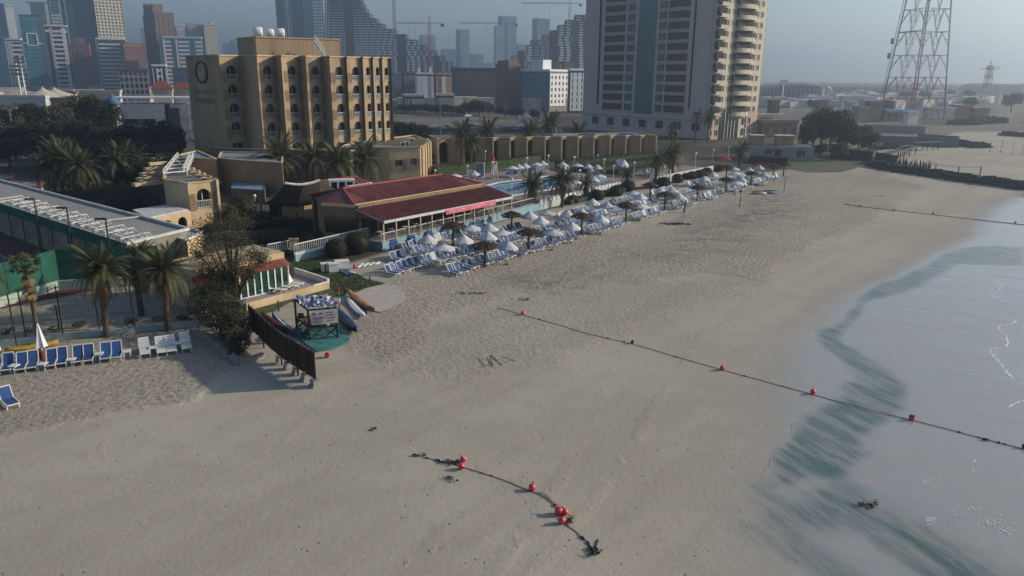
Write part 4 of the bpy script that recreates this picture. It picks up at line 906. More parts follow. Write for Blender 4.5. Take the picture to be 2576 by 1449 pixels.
# emblem and lettering on the end wall (shaded)
A,B=Vector(pts[0]),Vector(pts[1]);uu=(B-A).normalized();nn=Vector((uu.y,-uu.x));ang=math.atan2(uu.y,uu.x);Ln=(B-A).length
ce=A+uu*Ln*.46+nn*.06;em=MB()
em.tube([(1.55*math.cos(t_)*.85,-.05,1.9*math.sin(t_)) for t_ in [2*math.pi*k/28*.96+1.8 for k in range(29)]],.16,5)
em.cur=1
for x,zb_,zt_ in((-.55,-1.1,.6),(-.2,-1.3,.2),(.15,-1.35,.9),(.5,-1.2,.5),(.75,-.6,.3)): em.tube([(x,-.05,zb_),(x-.1,-.05,(zb_+zt_)/2),(x+.12,-.05,zt_)],.14,4)
em.tube([(-.7,-.05,.1),(-.3,-.05,.5),(.1,-.05,.2),(.6,-.05,.6)],.09,4)
o=em.build('emblem',[X['dark'],X['stucco2']],ha);o.scale=(1.45,1,1);o.location=(ce.x,ce.y,Hh-2.9);o.rotation_euler=(0,0,ang)
lt=MB();rl=random.Random(4)
x=-3.2
while x<3.2:
    w_=rl.uniform(.5,1.3);lt.box((x+w_/2,-.05,-.25),(w_,.1,.1))
    for _ in range(rl.randint(1,3)):
        a=x+rl.uniform(0,w_);lt.box((a,-.05,rl.uniform(-.1,.25)),(.08,.1,rl.uniform(.2,.7)))
    lt.box((x+w_*.5,-.05,.35),(.1,.1,.1));x+=w_+.25
o=lt.build('arabic_lettering',X['metal'],ha);o.location=(ce.x,ce.y,Hh-6.4);o.rotation_euler=(0,0,ang)
lt=MB();x=-3.2
while x<3.3:
    lt.box((x,-.05,0),(.09,.1,.8))
    if rl.random()<.8: lt.box((x+.3,-.05,0),(.09,.1,.8))
    if rl.random()<.6: lt.box((x+.15,-.05,rl.choice([-.36,0,.36])),(.3,.1,.09))
    x+=.62
o=lt.build('latin_lettering',X['metal'],ha);o.location=(ce.x,ce.y,Hh-8.0);o.rotation_euler=(0,0,ang)
# roof house
q=[hp(600,151),hp(647,144.5),hp(857,152.5),hp(820,160)]
zt=zat(647,93,144.5);m=MB();m.prism(q,Hh-.6,zt,top=False);m.build('roof_house_walls',X['stucco'],ha)
m=MB();roof_poly(m,q,zt-.1);m.build('roof_house_roof',X['roofgrey'],ha)
m=MB()
for a,b_ in zip(q,q[1:]+q[:1]): m.bar((*a,zt),(*b_,zt),.3,.2)
m.build('roof_house_cap',X['stucco2'],ha)
def tank(label,u,Y,z_,sz=1.):
    sz*=.8;p=AT('D',u,86,Y);t=thing('water_tank',label,'water tank',(p[0],Y,z_),.3,'white water tanks on the hotel roof house',sz)
    m=MB();m.lathe([(.01,-.95),(.75,-.9),(.95,-.7),(.95,.7),(.75,.9),(.01,.95)],14);
    m.v=[(a[2],a[1],a[0]+1.15) for a in m.v];m.build('drum',X['white'],t,smooth=True)
    m=MB()
    for x in(-.6,.6): m.box((x,0,.3),(.16,1.3,.6))
    m.build('cradle',X['whitedirty'],t)
tank('leftmost white drum tank on hotel roof house',649,148,zt,1.15);tank('middle white drum tank on hotel roof house',679,149,zt,1.0);tank('rightmost white drum tank on hotel roof house',705,150,zt,1.1)
# stair on roof house
a=AT('D',793,103,147.5);b_=AT('D',822,148,146.5);t=thing('roof_stair','white steel stair leaning from the hotel roof house','stair',(a[0],a[1],0))
m=MB();A=Vector((0,0,a[2]));B=Vector((b_[0]-a[0],b_[1]-a[1],Hh-.3))
for d in(0,.95):
    m.bar(A+Vector((0,-d,0)),B+Vector((0,-d,0)),.13,.2);m.bar(A+Vector((0,-d,.95)),B+Vector((0,-d,.95)),.09)
    for k in range(5): p=A+(B-A)*k/4;m.bar(p+Vector((0,-d,0)),p+Vector((0,-d,.95)),.07)
for s_ in(-.3,):
    m.bar(A+Vector((s_,0,0)),A+Vector((s_,0,-3)),.1)
m.build('stringers',X['whitedirty'],t);st_=MB().box((0,-.48,0),(.3,.95,.07)).mesh('tread',X['whitedirty'])
for k in range(1,12): p=A+(B-A)*k/12;part('tread',st_,t,p)
# clutter on roof
for l_,u,Y,mt,(sx,sy,sz) in(('pink tarpaulin heap on the hotel roof edge',735,143.5,'tile',(3.6,1.6,.9)),('white board pile on the hotel roof edge',790,147,'whitedirty',(3.4,1.2,.35)),('low white ducting run on the hotel roof edge',760,146,'white',(3,1,.4))):
    p=AT('D',u,148,Y);t=thing('roof_clutter',l_,'clutter',(p[0],p[1],Hh-.5),.2);m=MB();r=random.Random(int(u));n=9
    top=[(sx*(k/(n-1)-.5),sz*(.4+.6*math.sin(math.pi*k/(n-1)))*r.uniform(.7,1.1)) for k in range(n)]
    for k in range(n-1):
        for s_ in(-1,1): m.quad((top[k][0],s_*sy/2,0),(top[k+1][0],s_*sy/2,0),(top[k+1][0],s_*sy*.2,top[k+1][1]+.3),(top[k][0],s_*sy*.2,top[k][1]+.3))
        m.quad((top[k][0],-sy*.2,top[k][1]+.3),(top[k+1][0],-sy*.2,top[k+1][1]+.3),(top[k+1][0],sy*.2,top[k+1][1]+.3),(top[k][0],sy*.2,top[k][1]+.3))
    m.build('heap',X[mt],t)
def flatbuild(label,poly,h,name='low_building',mat='stucco',roof='roofgrey',cat='building',z0=0,cap='stucco2',capw=.3):
    t=thing(name,label,cat,(0,0,0));m=MB();m.prism(poly,z0,h,top=False,bot=False);m.build('walls',X[mat],t)
    m=MB();roof_poly(m,poly,h-.12);m.build('roof',X[roof],t)
    if cap:
        m=MB()
        for a,b_ in zip(poly,poly[1:]+poly[:1]): m.bar((*a[:2],h+.04),(*b_[:2],h+.04),capw,.16)
        m.build('parapet_cap',X[cap],t)
    return t
def DY(l): return [AT('D',u,420,Y)[:2] for u,Y in l]
def acunit(par_loc,label,rz=.3):
    t=thing('air_conditioner',label,'air conditioner',par_loc,rz);MB().box((0,0,.45),(1.0,.6,.85)).build('casing',X['whitedirty'],t)
    m=MB();m.lathe([(.05,0),(.3,.0),(.33,.04)],12);m.v=[(a[0],-.31-a[2],a[1]+.45) for a in m.v];m.build('fan_grille',X['dark'],t)
# right wing with two windows and fins
A=AT('D',979,400,138);B=AT('D',1057,400,139.5);z_w=5.8
wing=[A[:2],B[:2]]
saw=[B[:2]];pb=[(1064,143),(1066,142.4),(1070,146),(1072,145.2),(1076,149.5),(1078,148.6),(1082,153)]
saw=[AT('D',u,370,Y)[:2] for u,Y in pb]
poly=[A[:2],B[:2]]+saw+[AT('D',1040,360,168)[:2],AT('D',985,370,160)[:2],AT('D',868,375,143)[:2],AT('D',860,380,137)[:2]]
t=thing('hotel_wing','ochre low wing with two lit windows and trellis right of the hotel','building',(0,0,0))
m=MB();Ln=math.dist(A[:2],B[:2]);ops=[(Ln*.30,Ln*.22,2.3,3.5,False),(Ln*.78,Ln*.2,2.5,3.7,False)]
P,u,nrm,_=wall_open(m,A,B,0,z_w,ops,.25)
for a,b_ in zip(poly[1:],poly[2:]+poly[:1]): wall_open(m,a,b_,0,z_w,[])
m.build('walls',X['stucco2'],t)
for o in ops: balcony_window(t,P,u,o[0],o[1],o[2],o[3],False,rail=False,dep=.25,mull=3)
trellis(t,P,u,.25,Ln*.17,1.2,3.6);trellis(t,P,u,Ln*.44,Ln*.64,1.6,3.7);trellis(t,P,u,Ln*.9,Ln-.05,1.8,3.6)
m=MB();roof_poly(m,poly,z_w-.15);m.build('roof',X['roofgrey'],t)
m=MB()
for a,b_ in zip(poly,poly[1:]+poly[:1]): m.bar((*a,z_w+.03),(*b_,z_w+.03),.3,.15)
m.build('parapet_cap',X['stucco2'],t)
rb=MB()
for k in range(9): rb.box((0,0,0),(0,0,0)) if 0 else None
fin=MB().box((0,0,z_w/2),(.35,1.0,z_w)).mesh('fin',X['stucco2'])
for (u_,Y) in((1060,141),(1068,144.3),(1074,147.4),(1080,150.8)): part('fin',fin,t,AT('D',u_,400,Y)[:2]+(0,),(0,0,.9))
for k in range(5):
    a=AT('D',905+k*14,370,145+k*3.2);b_=AT('D',1066+k*3,370,142+k*3.6);rb.bar((a[0],a[1],z_w+.1),(b_[0],b_[1],z_w+.1),.3,.3)
rb.build('roof_ribs',X['stucco2'],t)
acunit((*AT('D',1013,372,141)[:2],z_w-.1),'left air conditioner on the low wing roof');acunit((*AT('D',1022,370,143)[:2],z_w-.1),'middle air conditioner on the low wing roof');acunit((*AT('D',1036,352,150)[:2],z_w-.1),'rear air conditioner on the low wing roof')
p=AT('D',928,366,143);t=thing('roof_box','white box on the podium roof by the hotel foot','box',(p[0],p[1],5.2));MB().box((0,0,.6),(1.6,1.2,1.2)).build('casing',X['white'],t);MB().box((0,0,1.24),(1.8,1.4,.1)).build('lid',X['white'],t)
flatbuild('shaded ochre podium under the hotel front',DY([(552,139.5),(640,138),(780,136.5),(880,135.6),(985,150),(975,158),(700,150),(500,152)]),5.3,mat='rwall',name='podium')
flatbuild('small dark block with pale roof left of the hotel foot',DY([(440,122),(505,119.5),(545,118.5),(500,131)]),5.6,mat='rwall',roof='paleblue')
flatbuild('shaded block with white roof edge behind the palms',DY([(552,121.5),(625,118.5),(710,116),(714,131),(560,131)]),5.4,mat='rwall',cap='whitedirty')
t=flatbuild('low pale roofed annex below shaded block',DY([(576,112),(660,110),(664,118),(580,119)]),2.0,mat='roofdark',roof='paleblue',cap=None)  # walls coloured dark in place of shade
flatbuild('white roofed garden kiosk by the end of the sports building',[G2('A6',1690,1170,3.0),G2('A6',1880,1215,3.0),G2('A6',2040,1130,3.0),G2('A6',1890,1098,3.0)],3.0,mat='stucco2',roof='whitedirty',cap='white')
# arcade row (sawtooth with half arches)
AP=[(1101,164.4)]
ua=[1101,1165,1238,1280.5,1323,1368,1409,1450.6,1489.5,1530.6,1569.4,1606.4,1644.8]
def arcY(u): 
    # straight line in plan between the ends
    a=np.array([-16.4,164.4]);c_=np.array([33.7,180.0]);k=ratio(u,400);d=c_-a;t_=(k*a[1]-a[0])/(d[0]-k*d[1]);return a+d*t_
ar=thing('arcade_block','long low ochre block of repeated half arches behind the pool','building',(0,0,0));m=MB();za=5.35
pk=[arcY(u) for u in ua];nrmA=np.array([.297,-.955])
top=[]
for i in range(len(pk)-1):
    A=pk[i];B=pk[i+1];V_=A*.54+B*.46-nrmA*1.0
    top+=[tuple(A),tuple(V_)];Ln=math.dist(A,V_)
    if i==0: wall_open(m,A,V_,0,za,[(Ln*.55,Ln*.8,.1,za-.7,True)],.6)
    else: wall_open(m,A,V_,0,za,[(Ln*.56,Ln*.84,.1,za-.55,True)],.6)
    wall_open(m,V_,B,0,za,[])
top.append(tuple(pk[-1]));bk=[tuple(pk[-1]-nrmA*9),tuple(pk[0]-nrmA*9)]
for a,b_ in((top[-1],bk[0]),(bk[0],bk[1]),(bk[1],top[0])): wall_open(m,a,b_,0,za,[])
m.build('walls',X['stucco'],ar)
m=MB();roof_poly(m,top+bk,za-.15);m.build('roof',X['roofgrey'],ar)
m=MB()
for a,b_ in zip(top+bk,(top+bk)[1:]+[top[0]]): m.bar((*a,za+.03),(*b_,za+.03),.3,.16)
m.build('parapet_cap',X['stucco2'],ar)
fin=MB().box((0,-.3,za/2),(.32,.9,za)).mesh('fin',X['stucco2'])
for i in range(len(pk)): part('fin',fin,ar,(pk[i][0],pk[i][1],0),(0,0,.30))
gl_=MB().quad((-.9,0,0),(.9,0,0),(.9,0,3.6),(-.9,0,3.6)).mesh('window',X['glassd'])
for i in range(len(pk)-1):
    A=pk[i];B=pk[i+1];V_=A*.54+B*.46-nrmA*1.0;mid=A*.45+V_*.55-nrmA*.6;part('window',gl_,ar,(mid[0]-.3,mid[1]+.3,.1),(0,0,math.atan2(V_[1]-A[1],V_[0]-A[0])))
# roof clutter strips
rs=random.Random(8)
for k in range(7):
    u_=1390+k*33;c=arcY(u_)-nrmA*4;t=thing('roof_box','grey duct box on the arcade roof, %s from the left'%nth(k),'duct',(c[0],c[1],za-.1),.3);MB().box((0,0,.25),(rs.uniform(2,4.5),.8,.45)).build('casing',X['bluelt'] if k%3==0 else X['whitedirty'],t);MB().box((0,0,.5),(1,.5,.12)).build('lid',X['metal'],t)
# --- villa block on the left
z_v=5.6
vp=[G2('C2',640,365,z_v),G2('C2',450,720,z_v),G2('C2',850,785,z_v)]
F0=Vector(G2('C2',850,785,z_v));F1=Vector(G2('C2',1240,748,z_v))
dirw=(F1-F0).normalized();F1=F0+dirw*3.6
up_=Vector((-dirw.y,dirw.x))
teeth=[F1,F1+up_*.9+dirw*.0,F1+up_*1.2+dirw*1.0]
saw=[F0,F1];cur=F1
for k in range(4):
    c1=cur+up_*3.4-dirw*.5;c2=c1+dirw*1.3;saw+=[c1,c2];cur=c2
poly=[tuple(p) for p in saw]+[tuple(cur+up_*3),G2('C2',640,365,z_v),G2('C2',450,720,z_v)]
v=thing('villa','ochre two storey villa block with lit arched balcony and roof frame','building',(0,0,0));m=MB()
Ln=3.6;P,u,nrm,_=wall_open(m,F0,F1,0,z_v,[(Ln*.52,1.6,2.6,4.75,True),(Ln*.52+.0001,1.9,.1,1.9,True)] and [(Ln*.52,1.75,2.35,4.75,True)],.5)
for a,b_ in zip(poly[1:],poly[2:]+poly[:1]): wall_open(m,a,b_,0,z_v,[])
m.build('walls',X['stucco2'],v);balcony_window(v,P,u,Ln*.52,1.75,2.35,4.75,True,rail=True)
trellis(v,P,u,.15,.75,2.2,4.2);trellis(v,P,u,Ln-.75,Ln-.1,2.2,4.2)
m=MB();roof_poly(m,poly,z_v-.15);m.build('roof',X['roofgrey'],v)
m=MB()
for a,b_ in zip(poly,poly[1:]+poly[:1]): m.bar((*a,z_v+.03),(*b_,z_v+.03),.3,.16)
m.build('parapet_cap',X['stucco2'],v)
fin=MB().box((0,0,z_v/2),(.3,.9,z_v+.4)).mesh('fin',X['stucco2'])
for c in saw[1::2]: part('fin',fin,v,(c.x,c.y,0),(0,0,math.atan2(dirw.y,dirw.x)))
rb=MB()
for k in range(4):
    a=F0*.5+F1*.5+up_*(2.2+3.2*k);rb.bar((*(a-dirw*2.5),z_v+.05),(*(a+dirw*3),z_v+.05),.2,.2)
rb.build('roof_ribs',X['roofdark'],v)
cn_=MB().box((0,0,0),(3.4,.9,.45)).mesh('canopy',X['stucco2'])
for k in range(6):
    p=G2('C2',170+k*52,800-k*75,4.6-.1*k);part('canopy',cn_,v,(*p,4.7),(0,0,math.atan2(dirw.y,dirw.x)+.1))
# roof frame: white steel lattice
fr0=thing('roof_frame','white steel frame lying on the villa roof','frame',(0,0,z_v));m=MB()
c4=[G2('C2',455,680,z_v),G2('C2',700,365,z_v),G2('C2',900,365,z_v),G2('C2',790,645,z_v),G2('C2',955,365,z_v),G2('C2',850,640,z_v)]
z_=.5
for a,b_ in((0,1),(3,2),(5,4)): m.bar((*c4[a],z_),(*c4[b_],z_),.14);m.bar((*c4[a],z_+.4),(*c4[b_],z_+.4),.1)
for k in range(6):
    t_=k/5;a=Vector(c4[0])*(1-t_)+Vector(c4[1])*t_;b_=Vector(c4[5])*(1-t_)+Vector(c4[4])*t_;m.bar((*a,z_),(*b_,z_),.11);m.bar((*a,-.1),(*a,z_+.4),.1);m.bar((*b_,-.1),(*b_,z_+.4),.1)
m.build('frame_bars',X['white'],fr0)
# lean-to pale roof and arched garden wall in front of the villa
q=[G2('C2',-60,1230,2.6),G2('C2',480,1150,2.6),G2('C2',870,1225,2.6),G2('C2',180,1370,2.6)]
t=thing('garden_pavilion','pale flat canopy with ochre arches in front of the villa','pavilion',(0,0,0));m=MB();m.prism(q,2.45,2.65);m.build('roof',X['whitedirty'],t)
A=Vector(G2('C2',180,1385,2.5));B=Vector(G2('C2',905,1235,2.5));Ln=(B-A).length;m=MB()
wall_open(m,A,B,0,2.45,[(Ln*.42,1.5,.05,1.9,True),(Ln*.78,1.4,.05,1.9,True)],.3);m.build('arched_wall',X['stucco2'],t)
# long flat-roofed sports building beside the tennis court
zr=3.6;q=[G2('A6',0,850,zr),G2('A6',1270,1260,zr),G2('A6',1900,1110,zr),G2('A6',1440,985,zr),G2('A6',0,620,zr)]
dq=(Vector(q[0])-Vector(q[1])).normalized();q0=Vector(q[0])+dq*14;q4=Vector(q[4])+dq*14
poly=[tuple(q0),q[1],q[2],tuple(q4)]
t=thing('sports_building','long grey flat-roofed sports building with row of white roof trusses','building',(0,0,0))
m=MB();m.prism(poly,0,zr,top=False,bot=False);m.build('walls',M('cream_dark_for_shade',(.22,.205,.165),.85,.25,.6),t)  # cream wall colour darkened for the shade at the open end
m=MB();roof_poly(m,poly,zr-.05);m.build('roof',M('felt_roof',(.25,.24,.23),.95,.1,.4),t)
m=MB()
for a,b_ in((q[2],tuple(q4)),(q[1],q[2])): m.bar((*a,zr+.1),(*b_,zr+.1),.25,.25)
m.bar((*G2('A6',1090,1025,zr),zr+.12),(*G2('A6',1440,985,zr),zr+.12),.18,.18);m.build('roof_edge',X['whitedirty'],t)
tr=MB();u_=(Vector(q[0])-Vector(q[1])).normalized();n_=(Vector(q[2])-Vector(q[1])).normalized()
for z_ in(0,.42): tr.bar((0,0,z_),(3.3,0,z_),.09)
for k in range(6): tr.bar((k*.6,0,0),(k*.6+.3,0,.42),.05);tr.bar((k*.6+.3,0,.42),(k*.6+.6,0,0),.05)
trm_=tr.mesh('roof_truss',X['whitedirty'])
an=math.atan2(n_.y,n_.x)
for k in range(13):
    p=Vector(q[1])+u_*(.8+2.75*k+.5*(k%2))-n_*.2;part('roof_truss',trm_,t,(p.x,p.y,zr+.05),(0,0,an+.0))
m=MB()
for d,z_ in((.0,zr+.1),(.9,zr+.45),(2.3,zr+.45)): 
    a=Vector(q[1])+n_*d;b_=a+u_*33;m.bar((*a,z_),(*b_,z_),.08)
for k in range(110):
    a=Vector(q[1])+u_*(k*.3);m.bar((*(a-n_*.1),zr+.05),(*(a+n_*.9),zr+.35),.06)
m.build('truss_rails',X['whitedirty'],t,kind='stuff')
# tennis court floor, windscreens, posts
n2=Vector((-u_.y,u_.x));n2=n2 if n2.y<0 else -n2
ba=Vector(G2('A6',560,1352));
cq=[Vector(q[1])+n2*.6,Vector(q[1])+u_*34+n2*.6,Vector(q[1])+u_*34+n2*18,Vector(q[1])+n2*16]
sheet('court_surround',[tuple(c) for c in cq],.03,X['courtred'])
g0=Vector(q[1])+u_*7;sheet('court_surface',[tuple(g0+n2*4),tuple(g0+u_*24+n2*4),tuple(g0+u_*24+n2*15),tuple(g0+n2*15)],.05,X['court'])
for i,(a,b_) in enumerate(((g0+n2*4.2,g0+u_*24+n2*4.2),(g0+n2*5.6,g0+u_*24+n2*5.6),(g0+u_*5+n2*5.6,g0+u_*5+n2*14),(g0+n2*13.6,g0+u_*24+n2*13.6),(g0+u_*.4+n2*4.2,g0+u_*.4+n2*15))): ribbon('court_line',[tuple(a),tuple(b_)],.09,.066,X['paint'],kind='structure')
t=thing('windscreen','dark green windscreen band along top of the sports building wall','windscreen',(0,0,0));m=MB();a=Vector(q[1])+n2*.35;b_=a+u_*36;m.bar((*a,3.35),(*b_,3.35),.06,1.0);m.build('cloth',X['net'],t)
psm=MB().tube([(0,0,0),(0,0,3.9)],.06,6).mesh('post',X['dark'])
for k in range(9): p=a+u_*(k*4.2);part('post',psm,t,(p.x,p.y,0))
A=Vector(G2('B3',-700,738));B=Vector(G2('B3',470,385));m=MB()
t=thing('tennis_fence','tall dark green windscreen fence between tennis and sand court','fence',(0,0,0))
C_=Vector(G2('B3',1250,345));
for a,b_ in((A,B),(B,C_)): m.bar((*a,2.2),(*b_,2.2),.06,2.7)
m.build('cloth',X['net'],t)
for k in range(9):
    p=A+(B-A)*k/8;part('post',psm,t,(p.x,p.y,0))
# pale retaining wall under it
wallthing('pale green retaining wall behind the sand volleyball court',[tuple(A-Vector((0,.35))),tuple(B-Vector((0,.35))),tuple(C_-Vector((0,.35)))],.85,.25,M('pale_green_wall',(.33,.40,.34),.85,.15,1))
# umpire chair
p=G('A6',640,1340);t=thing('umpire_chair','tall umpire chair under small brown canopy at the tennis court','umpire chair',p,.4);m=MB()
for x in(-.35,.35):
    for y in(-.5,.5): m.bar((x,y,0),(x*.8,y*.5,1.7),.06)
for k in range(5): m.bar((-.33,-.48+k*.05,.25+k*.3),(.33,-.48+k*.05,.25+k*.3),.05)
for x in(-.3,.3): m.bar((x,.3,1.6),(x,.3,2.7),.05)
m.build('frame',X['dark'],t);MB().box((0,0,1.7),(.6,.5,.06)).box((0,.25,2.0),(.6,.06,.5)).build('seat',X['dark'],t);MB().prism([(-1,-.8),(1,-.8),(1,.8),(-1,.8)],2.7,2.82).build('canopy',X['tbrown'],t)
# court lamps
for i,(x0,y0,x1,y1) in enumerate([(380,1030,350,800),(705,1120,680,890),(1095,1240,1070,1000)]):
    Yb=AT('A6',x0,y0,1)[1];a=Vector(q[1])+n2*1.0;k=ratio(x0/4,300.5+y0/4);tt=(k*a.y-a.x)/(u_.x-k*u_.y);p=a+u_*tt;zt=AT('A6',x1,y1,p.y)[2]
    t=thing('court_lamp',['far left','middle','nearest'][i]+' dark L-shaped court lamp by the sports building','lamp post',(p.x,p.y,0))
    MB().tube([(0,0,0),(0,0,zt)],.07,6).build('post',X['dark'],t);MB().box((-.45,0,zt),(.95,.3,.16)).build('lamp_head',X['dark'],t)
# houses top-left edge
flatbuild('small house with pale roof at the left edge by the car park',DY([(-60,112),(22,110),(30,116),(-60,119)]),3.2,mat='whitedirty',roof='roofgrey',cap='terra')
flatbuild('ochre walled yard building right of the left edge house',DY([(24,106),(96,104),(100,110),(28,113)]),3.0,mat='cream',roof='roofgrey',cap='terra')
# low beach house on the right
q=[G2('B1',1690,400),G2('B1',2330,425),G2('B1',2370,420)]
A=Vector(G2('B1',1700,415));B=Vector(G2('B1',2335,425));up2=Vector((-(B-A).y,(B-A).x)).normalized();hz=3.3
t=thing('beach_house','grey single-storey beach house at the far end of the sunbeds','house',(0,0,0));m=MB();Ln=(B-A).length
ops=[(Ln*.29,Ln*.10,1.5,2.6,False),(Ln*.44,Ln*.09,.1,2.5,False),(Ln*.80,Ln*.12,.9,2.5,False)]
P,u,nrm,_=wall_open(m,A,B,0,hz,ops,.3)
poly=[tuple(A),tuple(B),tuple(B+up2*9+ (B-A).normalized()*2),tuple(A+up2*9)]
for a,b_ in zip(poly[1:],poly[2:]+poly[:1]): wall_open(m,a,b_,0,hz,[])
m.build('walls',M('grey_render',(.27,.26,.27),.85,.12,.5),t);m=MB();roof_poly(m,poly,hz-.1);m.build('roof',X['roofdark'],t)
for i,o in enumerate(ops): balcony_window(t,P,u,o[0],o[1],o[2],o[3],False,rail=False,dep=.3,mull=3 if i!=1 else 1)
m=MB();p=Vector(P(Ln*.44,2.8,-.5));m.box((p.x,p.y,2.75),(2.6,1.4,.15),math.atan2(u.y,u.x));m.build('door_canopy',X['bluelt'],t)
for i,(f0,w_) in enumerate(((.08,.2),(.5,.26))):
    c=A+(B-A)*(f0+w_/2)+up2*6;tt=thing('roof_room',['left','right'][i]+' flat topped room on beach house roof','roof room',(c.x,c.y,hz-.1),math.atan2(u.y,u.x))
    MB().box((0,0,1.1),(Ln*w_,3,2.2)).build('walls',X['stucco'],tt);MB().box((0,0,2.28),(Ln*w_+.6,3.6,.16)).build('roof',X['whitedirty'],tt)
# ================================================================ RESTAURANT
rs_=thing('restaurant','beach restaurant under long red ribbed metal roof with yellow fascia','restaurant',S(1,14))
rs_.location=(0,0,0)
def roofquad(m,a,b,c,d): m.quad(a,b,c,d)
e0,e1,ze=1.2,24.1,3.3;t0,t1,zt_=1.2,23.6,4.3
m=MB();m.quad(S(e0,13.4,ze),S(e1,13.4,ze),S(t1,17.9,zt_),S(t0,17.9,zt_));m.add([S(e0,13.4,ze),S(t0,17.9,zt_),S(e0,17.9,ze)],[(0,1,2)]);m.build('lower_roof',X['redroof'],rs_)
rib=MB().bar((0,0,0),(0,1,0),.13,.11).mesh('roof_rib',X['redroof'])
Vy=Vector(S(e0,17.9,zt_))-Vector(S(e0,13.4,ze));rl_=Vy.length
def ribs(s0,s1,n,ia,za_,ib,zb_,par):
    d=Vector(S(0,ib,zb_))-Vector(S(0,ia,za_));M_=Vector(S(1,0))-Vector(S(0,0));yv=d.normalized();xv=M_.normalized();zv=xv.cross(yv)
    for k in range(n+1):
        s=s0+(s1-s0)*k/n;o=part('roof_rib',rib,par);mt=Matrix((( xv.x,yv.x,zv.x,0),(xv.y,yv.y,zv.y,0),(xv.z,yv.z,zv.z,0),(0,0,0,1)));mt=mt@Matrix.Diagonal((1,d.length,1,1));mt.translation=Vector(S(s,ia,za_+.03));o.matrix_basis=mt
ribs(e0,24.0,46,13.4,ze,17.9,zt_,rs_)
# upper hipped roof
zu=4.65;zr_=5.75;ir=22.5
r0,r1=S(3.4,ir,zr_),S(20.5,ir,zr_)
m=MB();m.quad(S(1.2,18,zu),S(23.4,18,zu),r1,r0);m.quad(S(23.4,27,zu),S(1.0,27,zu),r0,r1)
m.add([S(23.4,18,zu),S(23.4,27,zu),r1],[(0,1,2)]);hc=[S(2.0,27,zu),S(1.2,24.8,zu-.1),S(-.3,21.9,zu-.1),S(1.2,18,zu)];m.add([*hc,r0],[(0,1,4),(1,2,4),(2,3,4)]);m.build('upper_roof',X['redroof'],rs_)
ribs(3.6,20.3,30,18.05,zu,ir,zr_-.03,rs_)
m=MB()
for a,b_ in ((r0,r1),(r0,hc[3]),(r0,hc[0]),(r1,S(23.4,18,zu))): m.bar(Vector(a)+Vector((0,0,.05)),Vector(b_)+Vector((0,0,.05)),.22,.16)
m.build('ridge_cap',M('ridge_red',(.30,.07,.06),.6,.1,1),rs_)
m=MB();m.bar(S(1.2,17.9,4.45),S(23.5,17.9,4.45),.16,.42);m.bar(S(1.2,17.9,4.45),S(-.3,21.9,4.4),.12,.34);m.build('yellow_fascia',M('yellow_fascia',(.55,.40,.20),.8,.1,1),rs_)
m=MB();m.bar(S(e0,13.33,3.18),S(e1,13.33,3.18),.1,.30);m.bar(S(e0,13.4,3.2),S(e0,17.9,4.1),.1,.12);m.build('eaves_fascia',X['whitedirty'],rs_)
m=MB();
for a,b_ in((S(1.3,17.6),S(23.4,17.6)),(S(1.4,17.9),S(0,21.8)),(S(0,21.8),S(1.5,24.8)),(S(23.4,17.6),S(23.4,26.8)),(S(23.4,26.8),S(2.2,26.8))): m.bar((a[0],a[1],2.3),(b_[0],b_[1],2.3),.2,4.6)
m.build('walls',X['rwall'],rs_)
gm_=MB().box((0,0,0),(2.2,.1,1.9));gm_.cur=1;[gm_.box((x,-.04,0),(.08,.1,1.9)) for x in(-.55,0,.55)];gmm=gm_.mesh('window',[X['glassd'],X['dark']])
for k in range(8): part('window',gmm,rs_,S(2.8+k*2.75,17.45,2.1),(0,0,SANG))
a=Vector(S(1.3,17.6));b_=Vector(S(0,21.8));
for f in(.25,.7): p=a+(b_-a)*f;dd=(b_-a);part('window',gmm,rs_,(p.x-.16,p.y-.10,2.2),(0,0,math.atan2(dd.y,dd.x)))
ps=MB().box((0,0,0),(.12,.12,1)).mesh('veranda_post',X['stucco2'])
for k in range(13): part('veranda_post',ps,rs_,S(1.3+k*1.9,13.55,2.05),(0,0,SANG),(1,1,2.3))
# banner
t=thing('banner','pink banner with white lettering strips hung along the restaurant eave','banner',S(11.0,13.22,2.95),SANG);m=MB();m.box((4.7,0,0),(9.4,.05,.55));m.build('cloth',X['pink'],t)
m=MB();x=.4;r=random.Random(6)
while x<9.0:
    w_=r.uniform(.12,.5);m.box((x+w_/2,-.03,.09),(w_,.03,.10));
    if r.random()<.8:m.box((x+w_/2,-.03,-.12),(w_*.8,.03,.08))
    x+=w_+r.choice([.08,.08,.3])
m.build('lettering',M('banner_print',(.62,.38,.42),.7,.1,3),t,kind='stuff')
# terrace retaining wall, railing
wallthing('pale blue beach wall under the restaurant terrace',[S(.8,13.4),S(28.2,15.3),S(33.5,15.6)],1.0,.25,X['bluewall'])
def railing(label,pts,h=1.0,gap=.22,mat='white',n=2,z=None):
    t=thing('railing',label,'railing',pts[0]);o=Vector(pts[0]);m=MB();bl=MB()
    for a,b_ in zip(pts,pts[1:]):
        a=Vector(a)-o;b_=Vector(b_)-o;m.bar(a+Vector((0,0,h)),b_+Vector((0,0,h)),.10,.08);m.bar(a+Vector((0,0,.1)),b_+Vector((0,0,.1)),.06)
        k=int((b_-a).length/gap)
        for i in range(k+1): p=a+(b_-a)*i/max(k,1);bl.box((p.x,p.y,p.z+h/2),(.055,.055,h))
    m.build('rails',X[mat],t);bl.build('balusters',X[mat],t,kind='stuff');return t
railing('white railing along the restaurant terrace edge',[S(.85,13.45,1.0),S(14,14.3,1.0),S(28.2,15.3,1.0),S(32,15.6,1.0)],.95,.3,'whitedirty')
